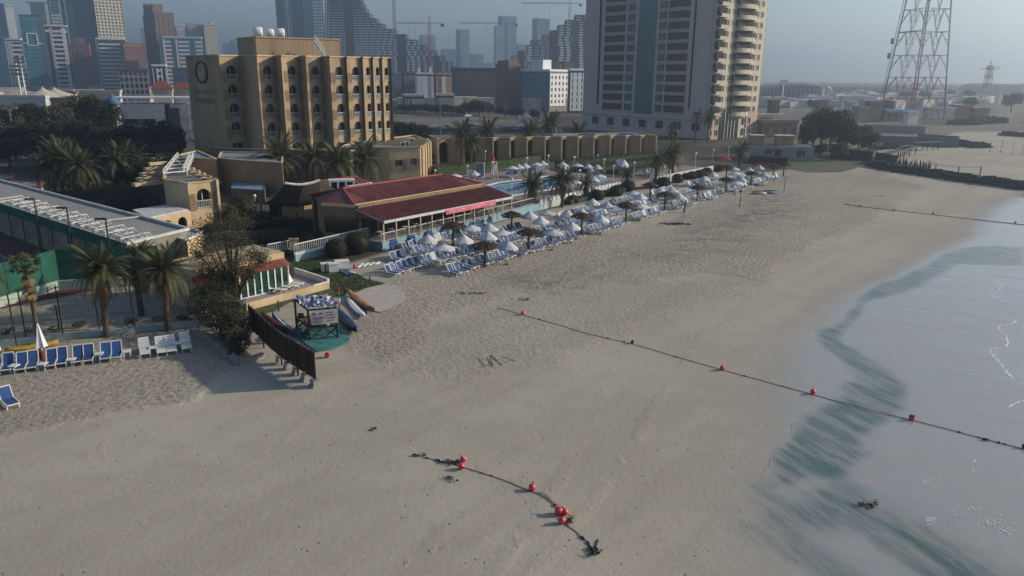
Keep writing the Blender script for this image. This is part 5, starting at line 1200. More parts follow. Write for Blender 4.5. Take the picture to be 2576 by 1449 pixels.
# tables and chairs under the veranda
tm=MB().lathe([(.02,.72),(.42,.72),(.42,.76),(.02,.76)],10).tube([(0,0,0),(0,0,.72)],.04,5).mesh('table_top',X['whitedirty'])
cm=MB();cm.box((0,0,.42),(.42,.42,.05)).box((0,.2,.68),(.42,.05,.5))
for x in(-.18,.18):
    for y in(-.18,.18): cm.box((x,y,.21),(.04,.04,.42))
cmm=cm.mesh('chair_seat',X['dark'])
for k in range(11):
    p=S(2.3+k*1.95,15.2+.5*(k%2),1.0);t=thing('terrace_table','round terrace table, %s from the beach end of the restaurant veranda'%nth(k),'table',p,.3*k,'tables under the restaurant veranda');part('table_top',tm,t)
    for j in range(2):
        a=SANG+math.pi*j;q=thing('terrace_chair','dark chair %s side of the %s veranda table'%(['beach end','inner'][j],nth(k)),'chair',(p[0]+.75*math.cos(a),p[1]+.75*math.sin(a),1.0),a-math.pi/2,'chairs under the restaurant veranda');part('seat',cmm,q)
# rear red roofs
t=thing('rear_pavilion','second red ribbed roof behind the restaurant','pavilion',(0,0,0));m=MB()
q=[S(4,31,3.2),S(19,31,3.2),S(19,38,3.2),S(4,38,3.2),S(7,34.5,4.9),S(16,34.5,4.9)]
m.add(q,[(0,1,5,4),(1,2,5),(2,3,4,5),(3,0,4)]);m.build('roof',X['redroof'],t);ribs(6,17,14,31.1,3.25,34.4,4.85,t)
m=MB();m.prism([S(4.4,31.4)[:2],S(18.6,31.4)[:2],S(18.6,37.6)[:2],S(4.4,37.6)[:2]],0,3.2);m.build('walls',X['stucco'],t)
m=MB();m.bar(S(7,34.5,4.95),S(16,34.5,4.95),.25,.15);m.bar(S(4,31,3.25),S(7,34.5,4.95),.22,.14);m.build('ridge_cap',X['terra'],t)
t=thing('roof_duct','long white duct lying along the restaurant roof ridge','duct',S(6.2,23.2,5.45),SANG);MB().box((0,0,.2),(3.2,.45,.4)).build('casing',X['whitedirty'],t);MB().box((1.9,0,.2),(.5,.6,.5)).build('end_box',X['white'],t)
t=thing('pump_house','white columned pergola box beside the drooping palm','pergola',(AT('C3',1150,800,98)[0],98,2.1),SANG*.3);m=MB();m.box((0,0,3.1),(3.4,1.6,.25));
for x in(-1.5,-.5,.5,1.5): m.box((x,-.7,1.5),(.25,.2,3.0))
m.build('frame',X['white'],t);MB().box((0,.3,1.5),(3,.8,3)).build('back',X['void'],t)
# dark tent-like thatched hall
t=thing('thatched_hall','large dark curved thatched hall left of the restaurant','hall',(0,0,0))
m=MB();zb=2.6
A=G2('A7',870,850,zb);B=G2('A7',1235,880,zb);C_=G2('A7',1500,840,zb);r0_=G('A7',1150,640,6.2);r1_=G('A7',1500,610,6.2)
D2=(A[0]+6,A[1]+9);E2=(C_[0]+4,C_[1]+9)
def sag(a,b_,n=6,s_=.7): return [Vector(a)*(1-k/n)+Vector(b_)*(k/n)-Vector((0,0,s_*math.sin(math.pi*k/n))) for k in range(n+1)]
ridge=sag(r0_,r1_,8,.35)
ev=[Vector((*A,zb))*(1-k/8)+Vector((*C_,zb))*(k/8)+(Vector((*B,zb))-(Vector((*A,zb))+Vector((*C_,zb)))/2)*(1-abs(k/4-1)) for k in range(9)]
bk=[Vector((*D2,zb))*(1-k/8)+Vector((*E2,zb))*(k/8) for k in range(9)]
for side in(ev,bk):
    for k in range(8):
        la=sag(side[k],ridge[k],6);lb=sag(side[k+1],ridge[k+1],6)
        for j in range(6): m.quad(la[j],lb[j],lb[j+1],la[j+1])
for k in (0,8):
    la=sag(ev[k],ridge[k],6);lb=sag(bk[k],ridge[k],6)
    for j in range(6): m.quad(la[j],lb[j],lb[j+1],la[j+1])
m.build('thatched_roof',M('grey_thatch',(.085,.075,.07),.95,.25,2,.03,14),t)
MB().tube(ridge,.16,6).build('ridge_roll',X['whitedirty'],t)
m=MB()
for k in range(0,9,2): m.tube([(ev[k].x+.3,ev[k].y+.4,0),(ev[k].x+.3,ev[k].y+.4,zb+.1)],.12,6)
m.build('posts',X['bark'],t)
m=MB();m.prism([(A[0]+1,A[1]+1.5),(C_[0]-.5,C_[1]+1.5),(E2[0]-1,E2[1]-1),(D2[0]+1,D2[1]-1)],0,2.3);m.build('inner_wall',X['void'],t)  # solid dark block stands for the shade under the hall roof
# hedge strips
def leaf_cloud(n,sz,fn,r):
    m=MB()
    for _ in range(n):
        p=fn(r);a=r.uniform(0,6.28);b_=r.uniform(-1,1);u=Vector((math.cos(a)*sz,math.sin(a)*sz,b_*sz*.7));v=Vector((-math.sin(a)*sz*.6,math.cos(a)*sz*.6,r.uniform(-1,1)*sz*.6));p=Vector(p)
        m.v+=[tuple(p-u),tuple(p+v),tuple(p+u),tuple(p-v)];k=len(m.v);m.f.append((k-4,k-3,k-2,k-1));m.mi.append(0)
    return m
def hedge(label,pts,w_,h,z=0,mat='hedge',dn=26):
    t=thing('hedge',label,'hedge',(*pts[0][:2],z));r=random.Random(len(label));m=MB();o=Vector(pts[0][:2]);lm=MB()
    for a,b_ in zip(pts,pts[1:]):
        a=Vector(a[:2])-o;b_=Vector(b_[:2])-o;L_=(b_-a).length;u=(b_-a)/L_;nn_=Vector((-u.y,u.x))
        m.bar((*a,h*.47),(*b_,h*.47),w_*.86,h*.9)
        def fn(r):
            s=r.uniform(0,L_);f=r.choice((0,0,1,2));q=a+u*s
            if f==0:q=q+nn_*r.uniform(-w_/2,w_/2);z_=h*r.uniform(.92,1.05)
            else:q=q+nn_*(w_/2*(1 if f==1 else -1)*r.uniform(.88,1.05));z_=r.uniform(.05,h)
            return (q.x,q.y,z_)
        c=leaf_cloud(min(int(L_*dn*(w_+h)*.6),9000),.11,fn,r);lm.add(c.v,c.f)
    m.build('clipped_body',X[mat],t);lm.build('leaves',X[mat],t);return t
hedge('long clipped hedge behind the far pool deck',[G('A8',590,548,0),G('A8',950,508,0),G('A8',1300,470,0),G('A8',1640,418,0)],2.2,1.5)
hedge('second clipped hedge along the arcade lawn',[G('A8',1640,400,0),G('A8',2100,368,0),G('B1',200,370,0),G('B1',720,330,0)],1.6,1.3)
hedge('dark hedge under the beach house wall',[G('B1',1660,432,0),G('B1',2080,450,0)],2,1.6,mat='leaf')
hedge('dark hedge running from the beach house to the groyne',[G('B2',640,385,0),G('B2',1060,415,0)],3,2.4,mat='leaf')
hedge('dark hedge strip on the beach club bank',[S(40,15.2,.1),S(60,15.5,.1)],1.6,.8,mat='hedge')
hedge('dark hedge behind the far white terrace',[S(70,25),S(92,23)],3,1.7,mat='leaf')
hedge('tall dark hedge between deck end and arcade',[S(68,31),S(98,27)],4,2.2,mat='leaf')
hedge('dark hedge closing the garden before the grey tower',[S(72,38),S(104,32)],4,2.4,mat='leaf')
# ================================================================ BEACH CLUB FURNITURE
def lounger_meshes(blue,frame='white'):
    f=MB();H=.34
    for y in(-.31,.31): f.bar((.95,y,H),(-.25,y,H),.045,.045);f.bar((-.25,y,H),(-.66,y,.97),.045,.045)
    f.bar((.95,-.31,H),(.95,.31,H),.06,.05);f.bar((-.66,-.31,.97),(-.66,.31,.97),.08,.06)
    for x in(.8,-.35):
        for y in(-.3,.3): f.bar((x,y,0),(x,y,H),.05)
    f.bar((-.5,-.28,.7),(-.75,-.28,.02),.04);f.bar((-.5,.28,.7),(-.75,.28,.02),.04)
    s_=MB();s_.quad((.93,-.28,H+.01),(.93,.28,H+.01),(-.25,.28,H-.02),(-.25,-.28,H-.02));s_.quad((-.25,-.28,H-.02),(-.25,.28,H-.02),(-.65,.28,.95),(-.65,-.28,.95))
    return f.mesh('frame',X[frame]),s_.mesh('sling',X[blue])
LM={'blue':lounger_meshes('blue'),'faded':lounger_meshes('bluelt'),'white':lounger_meshes('whitedirty'),'bright':lounger_meshes('white')}
NL=[0]
def lounger(kind,p,rz,label,group):
    t=thing('sun_lounger',label,'sun lounger',p,rz,group);part('frame',LM[kind][0],t);part('sling',LM[kind][1],t);NL[0]+=1;return t
r=random.Random(42);FOOT=SANG-R_(90)-R_(0)   # feet toward the sea
rows=[('seaward row',.95,[( -1.6,8.2),(8.9,13.8),(15,21.5),(23.5,32),(34.5,44),(46.5,54),(56,66),(68.5,77),(79.5,95)]),
('second row',5.4,[(-5.6,7.2),(9.5,17),(19.5,28),(31,40),(43,53),(56,65),(70,76),(80,92)]),
('third row',8.9,[(-1.5,5.0),(12,21),(29,38),(41,52),(56,64),(70,79)]),
('wall side row',11.4,[(2.6,10),(12.2,17.8)])]
for rn,inl,segs in rows:
    k=0
    for a,b_ in segs:
        s=a
        while s<b_:
            if r.random()>.07:
                kd=r.choices(['blue','faded','white'],[.52,.33,.15])[0];jit=r.uniform(-.14,.14)
                p=S(s,inl+r.uniform(-.25,.25),.0);lounger(kd,p,FOOT+jit,'%s lounger, %s from the near end of the %s of beach sunbeds'%({'blue':'blue','faded':'faded blue','white':'white'}[kd],nth(k),rn),'sun loungers in rows on the beach');k+=1
            s+=r.uniform(.74,.92)+(.5 if r.random()<.12 else 0)
# near loungers left foreground
nl=[(65,895,1060),(175,915,1050),(260,900,1035),(410,885,1020),(495,875,1005),(625,860,990),(710,850,985),(840,835,965),(925,825,955)]
for i,(x,yt,yb) in enumerate(nl):
    f0=[60,170,255,405,485,612,695,830,915][i]
    p=G('B3',f0-20,[1050,1045,1030,1015,1000,985,975,960,950][i]);o=lounger('blue',(p[0]-.35,p[1]+.85,0),R_(-66),'blue sling lounger, %s from the left in the foreground row'%nth(i),'blue loungers in the foreground row')
p=G('B3',90,1320);lounger('blue',(p[0]-.55,p[1]+.65,0),R_(-42),'blue lounger standing alone nearest the camera at left edge','blue loungers in the foreground row')
p=G('B3',-40,1330);lounger('blue',(p[0]-.8,p[1]+.5,0),R_(-42),'blue lounger cut by the left edge beside the lone one','blue loungers in the foreground row')
for i,(x,y) in enumerate([(1125,915),(1255,903),(1330,893),(1445,872)]):
    p=G('B3',x,y);t=lounger('white',(p[0]-.35,p[1]+.65,0),R_(-62),'white slatted lounger, %s from the left of the white four'%nth(i),'white slatted loungers by the low wall')
    sm_=MB().box((0,0,0),(.05,.58,.03)).mesh('slat',X['white']) if i==0 else sm_
    for k in range(9): part('slat',sm_,t,(.85-k*.13,0,.37))
    for k in range(5): part('slat',sm_,t,(-.30-k*.08,0,.45+k*.12),(0,R_(57),0))
stt=MB();stt.box((0,0,.42),(.5,.5,.05));
for x in(-.2,.2):
    for y in(-.2,.2): stt.box((x,y,.2),(.05,.05,.4))
stm=stt.mesh('side_table_body',X['white'])
tp_=MB().box((0,0,.42),(.52,.52,.05)).mesh('table_top',X['white']);lg_=MB().box((0,0,.2),(.05,.05,.4)).mesh('leg',X['white'])
for i,(x,y) in enumerate([(115,1000),(335,985),(555,950),(770,905),(985,885),(1185,855),(1380,820)]):
    p=G('B3',x,y+25);t=thing('side_table','small white plastic side table, %s from the left among foreground loungers'%nth(i),'side table',p,.1*i,'white side tables between foreground loungers');part('table_top',tp_,t)
    for a in(-.2,.2):
        for b_ in(-.2,.2): part('leg',lg_,t,(a,b_,0))
# parasols
def parasol_meshes(rad=1.08,h=2.5,n=8,dz=.78):
    out=[];import itertools
    pan=[]
    for k in range(n):
        m=MB();a0,a1=2*math.pi*k/n,2*math.pi*(k+1)/n
        mid=(a0+a1)/2;A=(rad*math.cos(a0),rad*math.sin(a0),h-dz);B=(rad*math.cos(a1),rad*math.sin(a1),h-dz);c=(rad*.93*math.cos(mid),rad*.93*math.sin(mid),h-dz+.02)
        m.add([(0,0,h),A,c,B,(A[0],A[1],A[2]-.14),(c[0],c[1],c[2]-.14),(B[0],B[1],B[2]-.14)],[(0,1,2),(0,2,3),(1,4,5,2),(2,5,6,3)]);pan.append(m)
    c=MB()
    for p_ in pan: c.add(p_.v,p_.f)
    return c
pole=MB().tube([(0,0,0),(0,0,2.5)],.035,6).mesh('pole',X['white'])
canW=parasol_meshes().mesh('canopy',M('white_canvas',(.50,.50,.52),.85,.12,2,rnd=.12))
canL=parasol_meshes(1.2,2.35,8,.45).mesh('canopy',bpy.data.materials['white_canvas'])
ribm=MB()
for k in range(8): a=2*math.pi*k/8;ribm.bar((0,0,2.38),(1.02*math.cos(a),1.02*math.sin(a),1.72),.03)
ribm=ribm.mesh('ribs',X['metal']);base_=MB().lathe([(.01,0),(.28,0),(.28,.1),(.05,.14),(.05,.4)],10).mesh('base',X['concrete'])
cl_t=M('striped_teal_canvas',(.16,.32,.36),.85,.08,2)
def parasol(p,label,low=False,group='white parasols over the beach loungers',tilt=0,sc=1):
    t=thing('parasol',label,'parasol',p,r.uniform(0,1),group,sc);t.rotation_euler=(tilt,0,t.rotation_euler[2]);part('pole',pole,t);part('canopy',canL if low else canW,t);part('ribs',ribm,t);part('base',base_,t);return t
WP=[('B5',600,350,0),('B5',790,450,1),('B5',1025,355,0),('B5',1110,225,1),('B5',1320,220,0),('B5',1305,315,0),('B5',1470,285,1),('B5',1540,425,0),('B5',1790,80,0),('B5',1995,60,1),('B5',1920,140,0),('B5',2230,70,0),('B5',2380,45,0),('B5',2060,280,1),('B5',2280,205,0),('B1',125,800,0),('B1',270,830,0),('B1',210,965,0),('B1',600,745,0),('B1',530,713,1),('B1',810,690,0),('B1',930,685,0),('B1',990,740,0),('B1',610,842,1),('B1',1130,645,1),('B1',1245,572,0),('B1',1335,530,0),('B1',1545,475,1),('B1',1555,520,1),('B1',1700,485,0),('B1',1800,460,0),('B1',1850,530,0),('B1',1620,575,0),('B1',1570,612,1)]
for k,(f,x,y,lo) in enumerate(WP):
    p=G(f,x,y,2.4);parasol((p[0],p[1],0),'white beach parasol, %s counting from the near end of the beach'%nth(k),lo,tilt=r.uniform(-.12,.12) if k%3==0 else 0)
# thatched parasols
def thatch_mesh(seed):
    r=random.Random(seed);m=MB();n=16
    for ly,(r0,r1,z0,z1) in enumerate(((0,.75,2.75,2.42),(.5,1.42,2.52,2.14))):
        for k in range(n):
            a0,a1=2*math.pi*k/n,2*math.pi*(k+1)/n;e=r1*r.uniform(.85,1.1);e2=r1*r.uniform(.85,1.1);zz=z1-r.uniform(0,.14)
            m.quad((r0*math.cos(a0),r0*math.sin(a0),z0),(e*math.cos(a0),e*math.sin(a0),zz),(e2*math.cos(a1),e2*math.sin(a1),zz),(r0*math.cos(a1),r0*math.sin(a1),z0))
    for k in range(150):
        a=r.uniform(0,6.28);q=r.uniform(.15,1.15);z_=2.72-q*.36+.04;m.bar((q*math.cos(a),q*math.sin(a),z_),((q+.45)*math.cos(a+.05),(q+.45)*math.sin(a+.05),z_-.20),.035,.02)
    return m.mesh('thatch',X['thatch'])
TM=[thatch_mesh(i) for i in range(3)];tpole=MB().tube([(0,0,0),(0,0,2.6)],[.13,.10],8).mesh('trunk_pole',X['bark'])
TP=[('B5',1270,725),('B5',1775,555),('B5',1580,325),('B5',900,470),('B5',2390,340),('B1',455,1030),('B1',845,910),('B1',1170,830),('B1',1460,740),('B1',1710,670),('B1',1935,600),('B1',2040,570),('B1',1215,660),('B1',1465,600),('B1',700,800)]
for k,(f,x,y) in enumerate(TP):
    t=thing('thatched_parasol','dark thatched parasol on a wooden pole, %s from the near end'%nth(k),'parasol',G(f,x,y),k*.7,'thatched parasols along the loungers');part('trunk_pole',tpole,t);part('thatch',TM[k%3],t)
# lamp posts with globes
globe=MB().ball((0,0,0),.24,12,8).mesh('globe',X['white']);lpm=MB().tube([(0,0,0),(0,0,1)],.05,6).mesh('post',X['white'])
LP=[('A7',1760,1195,1747,945,0),('A7',852,880,845,775,0),('A8',600,600,600,520,1),('A8',1103,450,1100,325,0),('A8',1520,545,1521,395,1),('A8',1735,512,1735,370,1),('A8',1995,525,2000,385,1),('A8',2290,510,2290,410,1),('A8',2390,620,2400,475,1),('A8',2050,640,2052,520,1),('A8',2165,620,2170,510,1),('A8',1650,372,1650,300,0),('A8',2355,390,2355,290,0),('A8',922,590,920,475,1),('A8',1370,760,1375,610,1),('A8',1665,690,1660,595,1),('B1',535,590,545,440,1),('B1',1152,480,1155,345,1),('B1',1328,430,1330,310,1),('B1',1484,400,1490,290,1),('B1',235,520,230,410,1),('B1',745,510,760,405,1),('B1',970,470,972,380,1),('A8',2230,420,2245,370,0),('A8',1175,600,1175,440,1)]
for k,(f,x,y,x1,y1,z0) in enumerate(LP):
    p=G(f,x,y,z0);zt=AT(f,x1,y1,p[1])[2]-z0;t=thing('globe_lamp','white globe lamp post, %s in the club counting from the restaurant side'%nth(k),'lamp post',p,0,'globe lamp posts around the pool');part('post',lpm,t,(0,0,0),(0,0,0),(1,1,zt));part('globe',globe,t,(0,0,zt+.1));MB().lathe([(.12,0),(.12,.06),(.05,.1)],8).build('foot',X['white'],t)
# pool deck: loungers, parasols, lifeguard chair
for k in range(13):
    p=G('A8',1335+k*31,590-k*5.6,1.0);lounger('faded',p,R_(-60),'pale blue deck lounger, %s from the left behind the pool'%nth(k),'deck loungers behind the pool')
for k,(x,y) in enumerate([(1375,462),(1440,450),(1505,442),(1620,428),(1680,415),(1885,425),(2030,438),(2140,448),(2230,455),(800,540),(690,560),(990,515),(2255,545),(2195,572),(2075,582),(2000,600)]):
    p=G('A8',x,y,3.3);parasol((p[0],p[1],1.0),'white deck parasol, %s counted along the pool'%nth(k),k%3==0,group='white parasols on the pool deck',sc=.95)
t=parasol(G('A8',2440,540,1.0),'big tilted white parasol leaning at the far end of the pool',False,group='white parasols on the pool deck',tilt=.5,sc=1.25)
for k,(x,y,kd) in enumerate([(1890,520,'white'),(1930,522,'white'),(1960,518,'faded'),(2080,530,'faded'),(2120,535,'white'),(2200,540,'faded'),(2210,640,'white'),(2245,640,'white'),(2280,635,'white'),(2320,660,'faded'),(2360,660,'faded'),(1010,585,'blue'),(1050,600,'blue'),(960,570,'faded'),(1800,745,'faded'),(1850,735,'faded'),(1900,725,'faded'),(1950,720,'faded'),(2000,710,'faded'),(2050,700,'faded'),(2110,700,'white'),(2160,690,'faded'),(2210,680,'faded'),(2260,675,'faded'),(2310,670,'faded')]):
    lounger(kd,G('A8',x,y,1.0),R_(-70+((k*37)%40)),'%s lounger, %s in the scattered group on the pool deck'%({'blue':'blue','faded':'pale blue','white':'white'}[kd],nth(k)),'scattered loungers on the pool deck')
for k in range(12):
    lounger('faded' if k%2 else 'white',S(71+k*1.25,19,1.0),FOOT,'%s lounger, %s on the far white terrace'%('pale blue' if k%2 else 'white',nth(k)),'loungers on the far white terrace')
t=thing('lifeguard_chair','tall white lifeguard chair beside the pool','lifeguard chair',G('A8',1195,597,1.0),R_(-60));
for x in(-.45,.45):
    for y in(-.45,.45): MB().bar((x,y,0),(x*.7,y*.7,2.1),.12).build('leg',X['white'],t)
for k in range(5):
    m=MB();m.box((0,-.43+k*.03,.3+k*.36),(.8,.08,.1));m.build('rung',X['white'],t)
MB().box((0,0,2.1),(.75,.7,.1)).build('seat',X['white'],t);MB().box((0,.32,2.55),(.75,.08,.9)).build('backrest',X['white'],t);MB().bar((-.36,-.3,2.4),(-.36,.3,2.4),.08).bar((.36,-.3,2.4),(.36,.3,2.4),.08).build('armrests',X['white'],t)
t=thing('lifeguard_parasol','small red folded parasol above the lifeguard chair','parasol',G('A8',1185,597,1.0));MB().tube([(0,0,0),(0,0,4.2)],.04,6).build('pole',X['white'],t);MB().lathe([(.30,2.9),(.22,3.4),(.12,3.9),(.03,4.25)],8).build('canopy',X['red'],t)
t=thing('shower_screen','white framed grey screen standing beside the pool hedge','screen',G('A8',1050,580,1.0),R_(-20));MB().box((0,0,1.35),(1.5,.06,2.4)).build('panel',X['metal'],t);MB().bar((-.8,0,0),(-.8,0,2.6),.1).bar((.8,0,0),(.8,0,2.6),.1).bar((-.8,0,2.6),(.8,0,2.6),.1).build('frame',X['white'],t)
# white pool retaining walls with block copings
def popwall(label,a,b_,za=1.0,h=1.0):
    wallthing(label,[a,b_],h,.3,X['whitedirty'] if 0 else M('pale_pool_wall',(.42,.47,.48),.8,.12,.8),z0=0)
wallthing('pale wall holding up the pool deck, nearest stretch',[S(33,15.6),S(61,16.9)],1.05,.3,M('pale_pool_wall',(.42,.47,.48),.8,.12,.8))
wallthing('far pale terrace wall beyond the two palms',[S(69,15.2),S(92,14.4)],1.3,.3,bpy.data.materials['pale_pool_wall'],capmat=X['white'])
pl=MB().box((0,0,.18),(.75,.32,.36)).mesh('planter',X['white'])
for k in range(24):
    if k==13: continue
    t=thing('planter_block','white block on the pool wall, %s from the restaurant end'%nth(k),'block',S(34+k*1.15,15.8+.045*k,1.04),SANG,'white blocks along the pool wall');part('block',pl,t);part('cap',MB().box((0,0,.38),(.8,.36,.05)).mesh('cap',X['white']) if k==0 else capm,t);capm=t.children[-1].data if k==0 else capm
# tiny clutter near far end: red kayaks rack, red parasol, pergola
t=thing('red_canopy','bright red canopy cluster at the far end of the sunbeds','canopy',G('B1',1450,455),0,None,.55);m=MB();m.add([(-3,0,1.6),(3,0,1.8),(2.6,2,2.4),(-2,2,2.2),(0,1,3.0)],[(0,1,4),(1,2,4),(2,3,4),(3,0,4)]);m.build('cloth',X['red'],t);m=MB()
for x in(-2.8,2.8): m.tube([(x,0,0),(x,0,1.7)],.05,5);m.tube([(x*.8,2,0),(x*.8,2,2.3)],.05,5)
m.build('poles',X['white'],t)
for k in range(4):
    t=thing('kayak','long red kayak, %s from the left under the beach house'%nth(k),'kayak',G('B1',1800+k*62,462+k*3,.1),R_(-15),'red kayaks under the beach house')
    m=MB();m.lathe([(.02,-1.9),(.25,-1.2),(.33,0),(.25,1.2),(.02,1.9)],8);m.v=[(a[2],a[1],a[0]*.7+.25) for a in m.v];m.build('hull',X['red'],t,smooth=True);MB().box((0,0,.47),(.7,.3,.05)).build('cockpit',X['dark'],t)
for k,(x,y) in enumerate([(860,640),(800,640)]):
    pass
t=thing('pergola','white slatted bench pergola between the pool and far terrace','pergola',G('B1',845,640),SANG);m=MB()
for x in(-2,-.7,.7,2):
    for y in(0,1.4): m.box((x,y,1.1),(.16,.16,2.2))
m.build('posts',X['whitedirty'],t);sl_=MB().box((0,.7,2.25),(.14,1.9,.08)).mesh('slat',X['whitedirty'])
for k in range(11): part('slat',sl_,t,(-2.2+k*.44,0,0))
t=thing('white_column','slim white column standing at the corner of the pool slide','column',G('B1',710,690));MB().box((0,0,1.7),(.4,.4,3.4)).build('shaft',X['white'],t);MB().box((0,0,3.45),(.55,.55,.12)).build('cap',X['white'],t)
# beach oddments
t=thing('beach_sign','pole with small white signs on the sand near the far loungers','sign',G('B1',2045,735));MB().tube([(0,0,0),(0,0,2.9)],.05,6).build('pole',X['bark'],t);MB().box((0,-.06,2.5),(.75,.05,.4)).build('board',X['white'],t);MB().box((0,-.06,1.9),(.55,.05,.35)).build('lower_board',X['white'],t)
t=thing('volleyball_post','thin leaning post on the sand seaward of the loungers','post',G('B1',1597,885));MB().tube([(0,0,0),(.1,0,1.4),(.05,0,2.7)],[.05,.05,.03],6).build('pole',X['bark'],t);MB().lathe([(.02,2.2),(.3,2.3),(.02,2.7)],6).build('top_bundle',X['thatch'],t)
t=thing('debris_heap','dark heap of weed and wood by the small post','heap',G('B1',960,1058));rr_=random.Random(2);m=MB()
for k in range(50): a=rr_.uniform(0,6.28);q=rr_.uniform(0,1.6);m.bar((q*math.cos(a)*1.2,q*math.sin(a)*.6,rr_.uniform(0,.25)),(q*math.cos(a)*1.2+rr_.uniform(-.6,.6),q*math.sin(a)*.6+rr_.uniform(-.3,.3),rr_.uniform(0,.3)),.07)
m.build('sticks',X['thatch'],t,kind='stuff')
t=thing('litter_bin','white lifebuoy stand beside the dark heap','stand',G('B1',1050,1060));MB().tube([(0,0,0),(0,0,1.2)],.05,6).build('post',X['white'],t);m=MB();m.tube([(.3*math.cos(a),0,1.3+.3*math.sin(a)) for a in [k*math.pi/6 for k in range(13)]],.07,6);m.build('ring',X['white'],t)
t=thing('leaning_post','dark leaning stump behind the lifebuoy stand','post',G('B1',1042,935));MB().tube([(0,0,0),(.15,0,1.7)],[.14,.1],7).build('trunk',X['bark'],t);MB().box((.15,0,1.75),(.4,.3,.1)).build('cap',X['white'],t)
for k,(x,y) in enumerate([(1790,750),(1900,745)]):
    t=thing('beached_dinghy',['grey','blue'][k]+' upturned dinghy lying alone on the far sand','dinghy',G('B1',x,y),.2);m=MB();m.lathe([(.02,-1.6),(.5,-.9),(.6,.3),(.4,1.3),(.1,1.5)],8);m.v=[(a[2],a[1],max(0,a[0]*.8)) for a in m.v];m.build('hull',X['metal' if k==0 else 'bluelt'],t,smooth=True);MB().box((0,0,.5),(2.6,.08,.1)).build('keel',X['dark'],t)
# row of blue cloth screens along the beach wall
for k in range(7):
    sq=[2.3,5.2,8.2,11.2,14.2,17.3,19.8][k];t=thing('blue_screen','dark blue hexagonal board leaning on the beach wall, %s from the near end'%nth(k),'board',S(sq+.2,13.2-.0+.06*sq*.0+.07*sq/2,0),SANG,'dark blue boards leaning on the beach wall')
    m=MB();q=[(-.45,0),(.45,0),(.62,.7),(.3,1.15),(-.3,1.15),(-.62,.7)];m.v=[(x,0,z) for x,z in q]+[(x,.05,z) for x,z in q];m.f=[tuple(range(6)),tuple(range(11,5,-1))]+[(i,i+6,(i+1)%6+6,(i+1)%6) for i in range(6)];m.mi=[0]*8;m.build('board',X['blue'],t);MB().bar((-.5,-.02,.7),(.5,-.02,.7),.05).build('brace',X['dark'],t)
# ramp with white railing left of the terrace
ra=G('A7',1200,1425,.9);rbp=G('A7',1985,1240,1.0)
t=thing('ramp_wall','pale blue wall carrying the white ramp railing','wall',(0,0,0));m=MB();A=G('A7',1250,1432,0);B=G('A7',1990,1262,0);B=(B[0],B[1],0)
m.bar((A[0],A[1],.3),(B[0],B[1],.45),.3,.85);m.build('panel',X['bluewall'],t);MB().bar((A[0],A[1],.77),(B[0],B[1],.92),.4,.08).build('coping',X['white'],t)
railing('long white railing sloping up the ramp to the terrace',[(A[0],A[1],.8),(B[0],B[1],.98)],1.0,.24)
railing('short white railing left of the ochre gate pillars',[G('B4',560,128,.6),G('B4',752,92,.6)],.95,.24)
for k,(x,y) in enumerate([(775,150),(815,148)]):
    t=thing('gate_pillar',['left','right'][k]+' ochre gate pillar between the two white railings','pillar',G('B4',x,y,0),.3);MB().box((0,0,.85),(.5,.5,1.7)).build('shaft',X['stucco2'],t);MB().box((0,0,1.8),(.6,.6,.14)).build('cap',X['stucco'],t)
for k,(x,y) in enumerate([(1165,185),(1350,150)]):
    p=G('B4',x,y-20);rr_=random.Random(k);rd_=1.15 if k==0 else 1.35;t=thing('round_bush',['left','right'][k]+' big clipped round bush in front of the ramp railing','bush',p);MB().ball((0,0,rd_*.85),rd_*.9,14,10,.9).build('inner_mass',X['bush'],t)
    def fn(r_):
        a=r_.uniform(0,6.28);c=r_.uniform(-.9,1);q=rd_*r_.uniform(.9,1.03)*math.sqrt(1-c*c*.98);return(q*math.cos(a),q*math.sin(a),rd_*.85+c*rd_*.9)
    leaf_cloud(4200,.06,fn,rr_).build('leaves',X['bush'],t)
rb_=random.Random(12)
def fnb(r_):
    a=r_.uniform(0,6.28);c=r_.uniform(-.6,1);q=r_.uniform(.85,1.04)*math.sqrt(1-c*c*.98);return(q*math.cos(a),q*math.sin(a),.6+c*.85)
sb_l=leaf_cloud(1400,.07,fnb,rb_).mesh('leaves',X['bush']);sb_i=MB().ball((0,0,.62),.88,10,8,.9).mesh('inner_mass',X['leaf'])
for k,(f,x,y,s_) in enumerate([('A8',1440,945,.7),('A8',1985,845,.9),('A8',2230,810,1.1),('A8',2420,770,1.1),('B1',150,795,1),('B1',360,760,1.1),('B1',480,720,1.2),('B1',975,635,1.1),('B1',1055,600,.8),('B1',1120,600,1),('B1',1190,585,1),('B1',1270,565,1.1),('B1',830,690,1.3),('B1',1390,520,.9),('A7',730,960,1.9),('C2',500,1440,1.4),('C2',790,1420,1.3),('C2',760,1560,1.3),('C2',1130,1430,1.6),('B4',1450,70,.8)]):
    p=G(f,x,y);t=thing('clipped_bush','clipped round bush, %s counting from restaurant wall along the club'%nth(k),'bush',p,k,'clipped bushes of the beach club',s_);part('inner_mass',sb_i,t);part('leaves',sb_l,t)
# ================================================================ POOL HOUSE, LAWN, HUT, BOATS
ph=thing('changing_cabin','low cabin with red roof, white framed green sliding doors and terrace','cabin',(0,0,0))
zf=.45
A=Vector(G2('B4',318,535,zf));B=Vector(G2('B4',742,432,zf));u=(B-A).normalized();nb=Vector((-u.y,u.x));Lh=(B-A).length;Hc=2.15
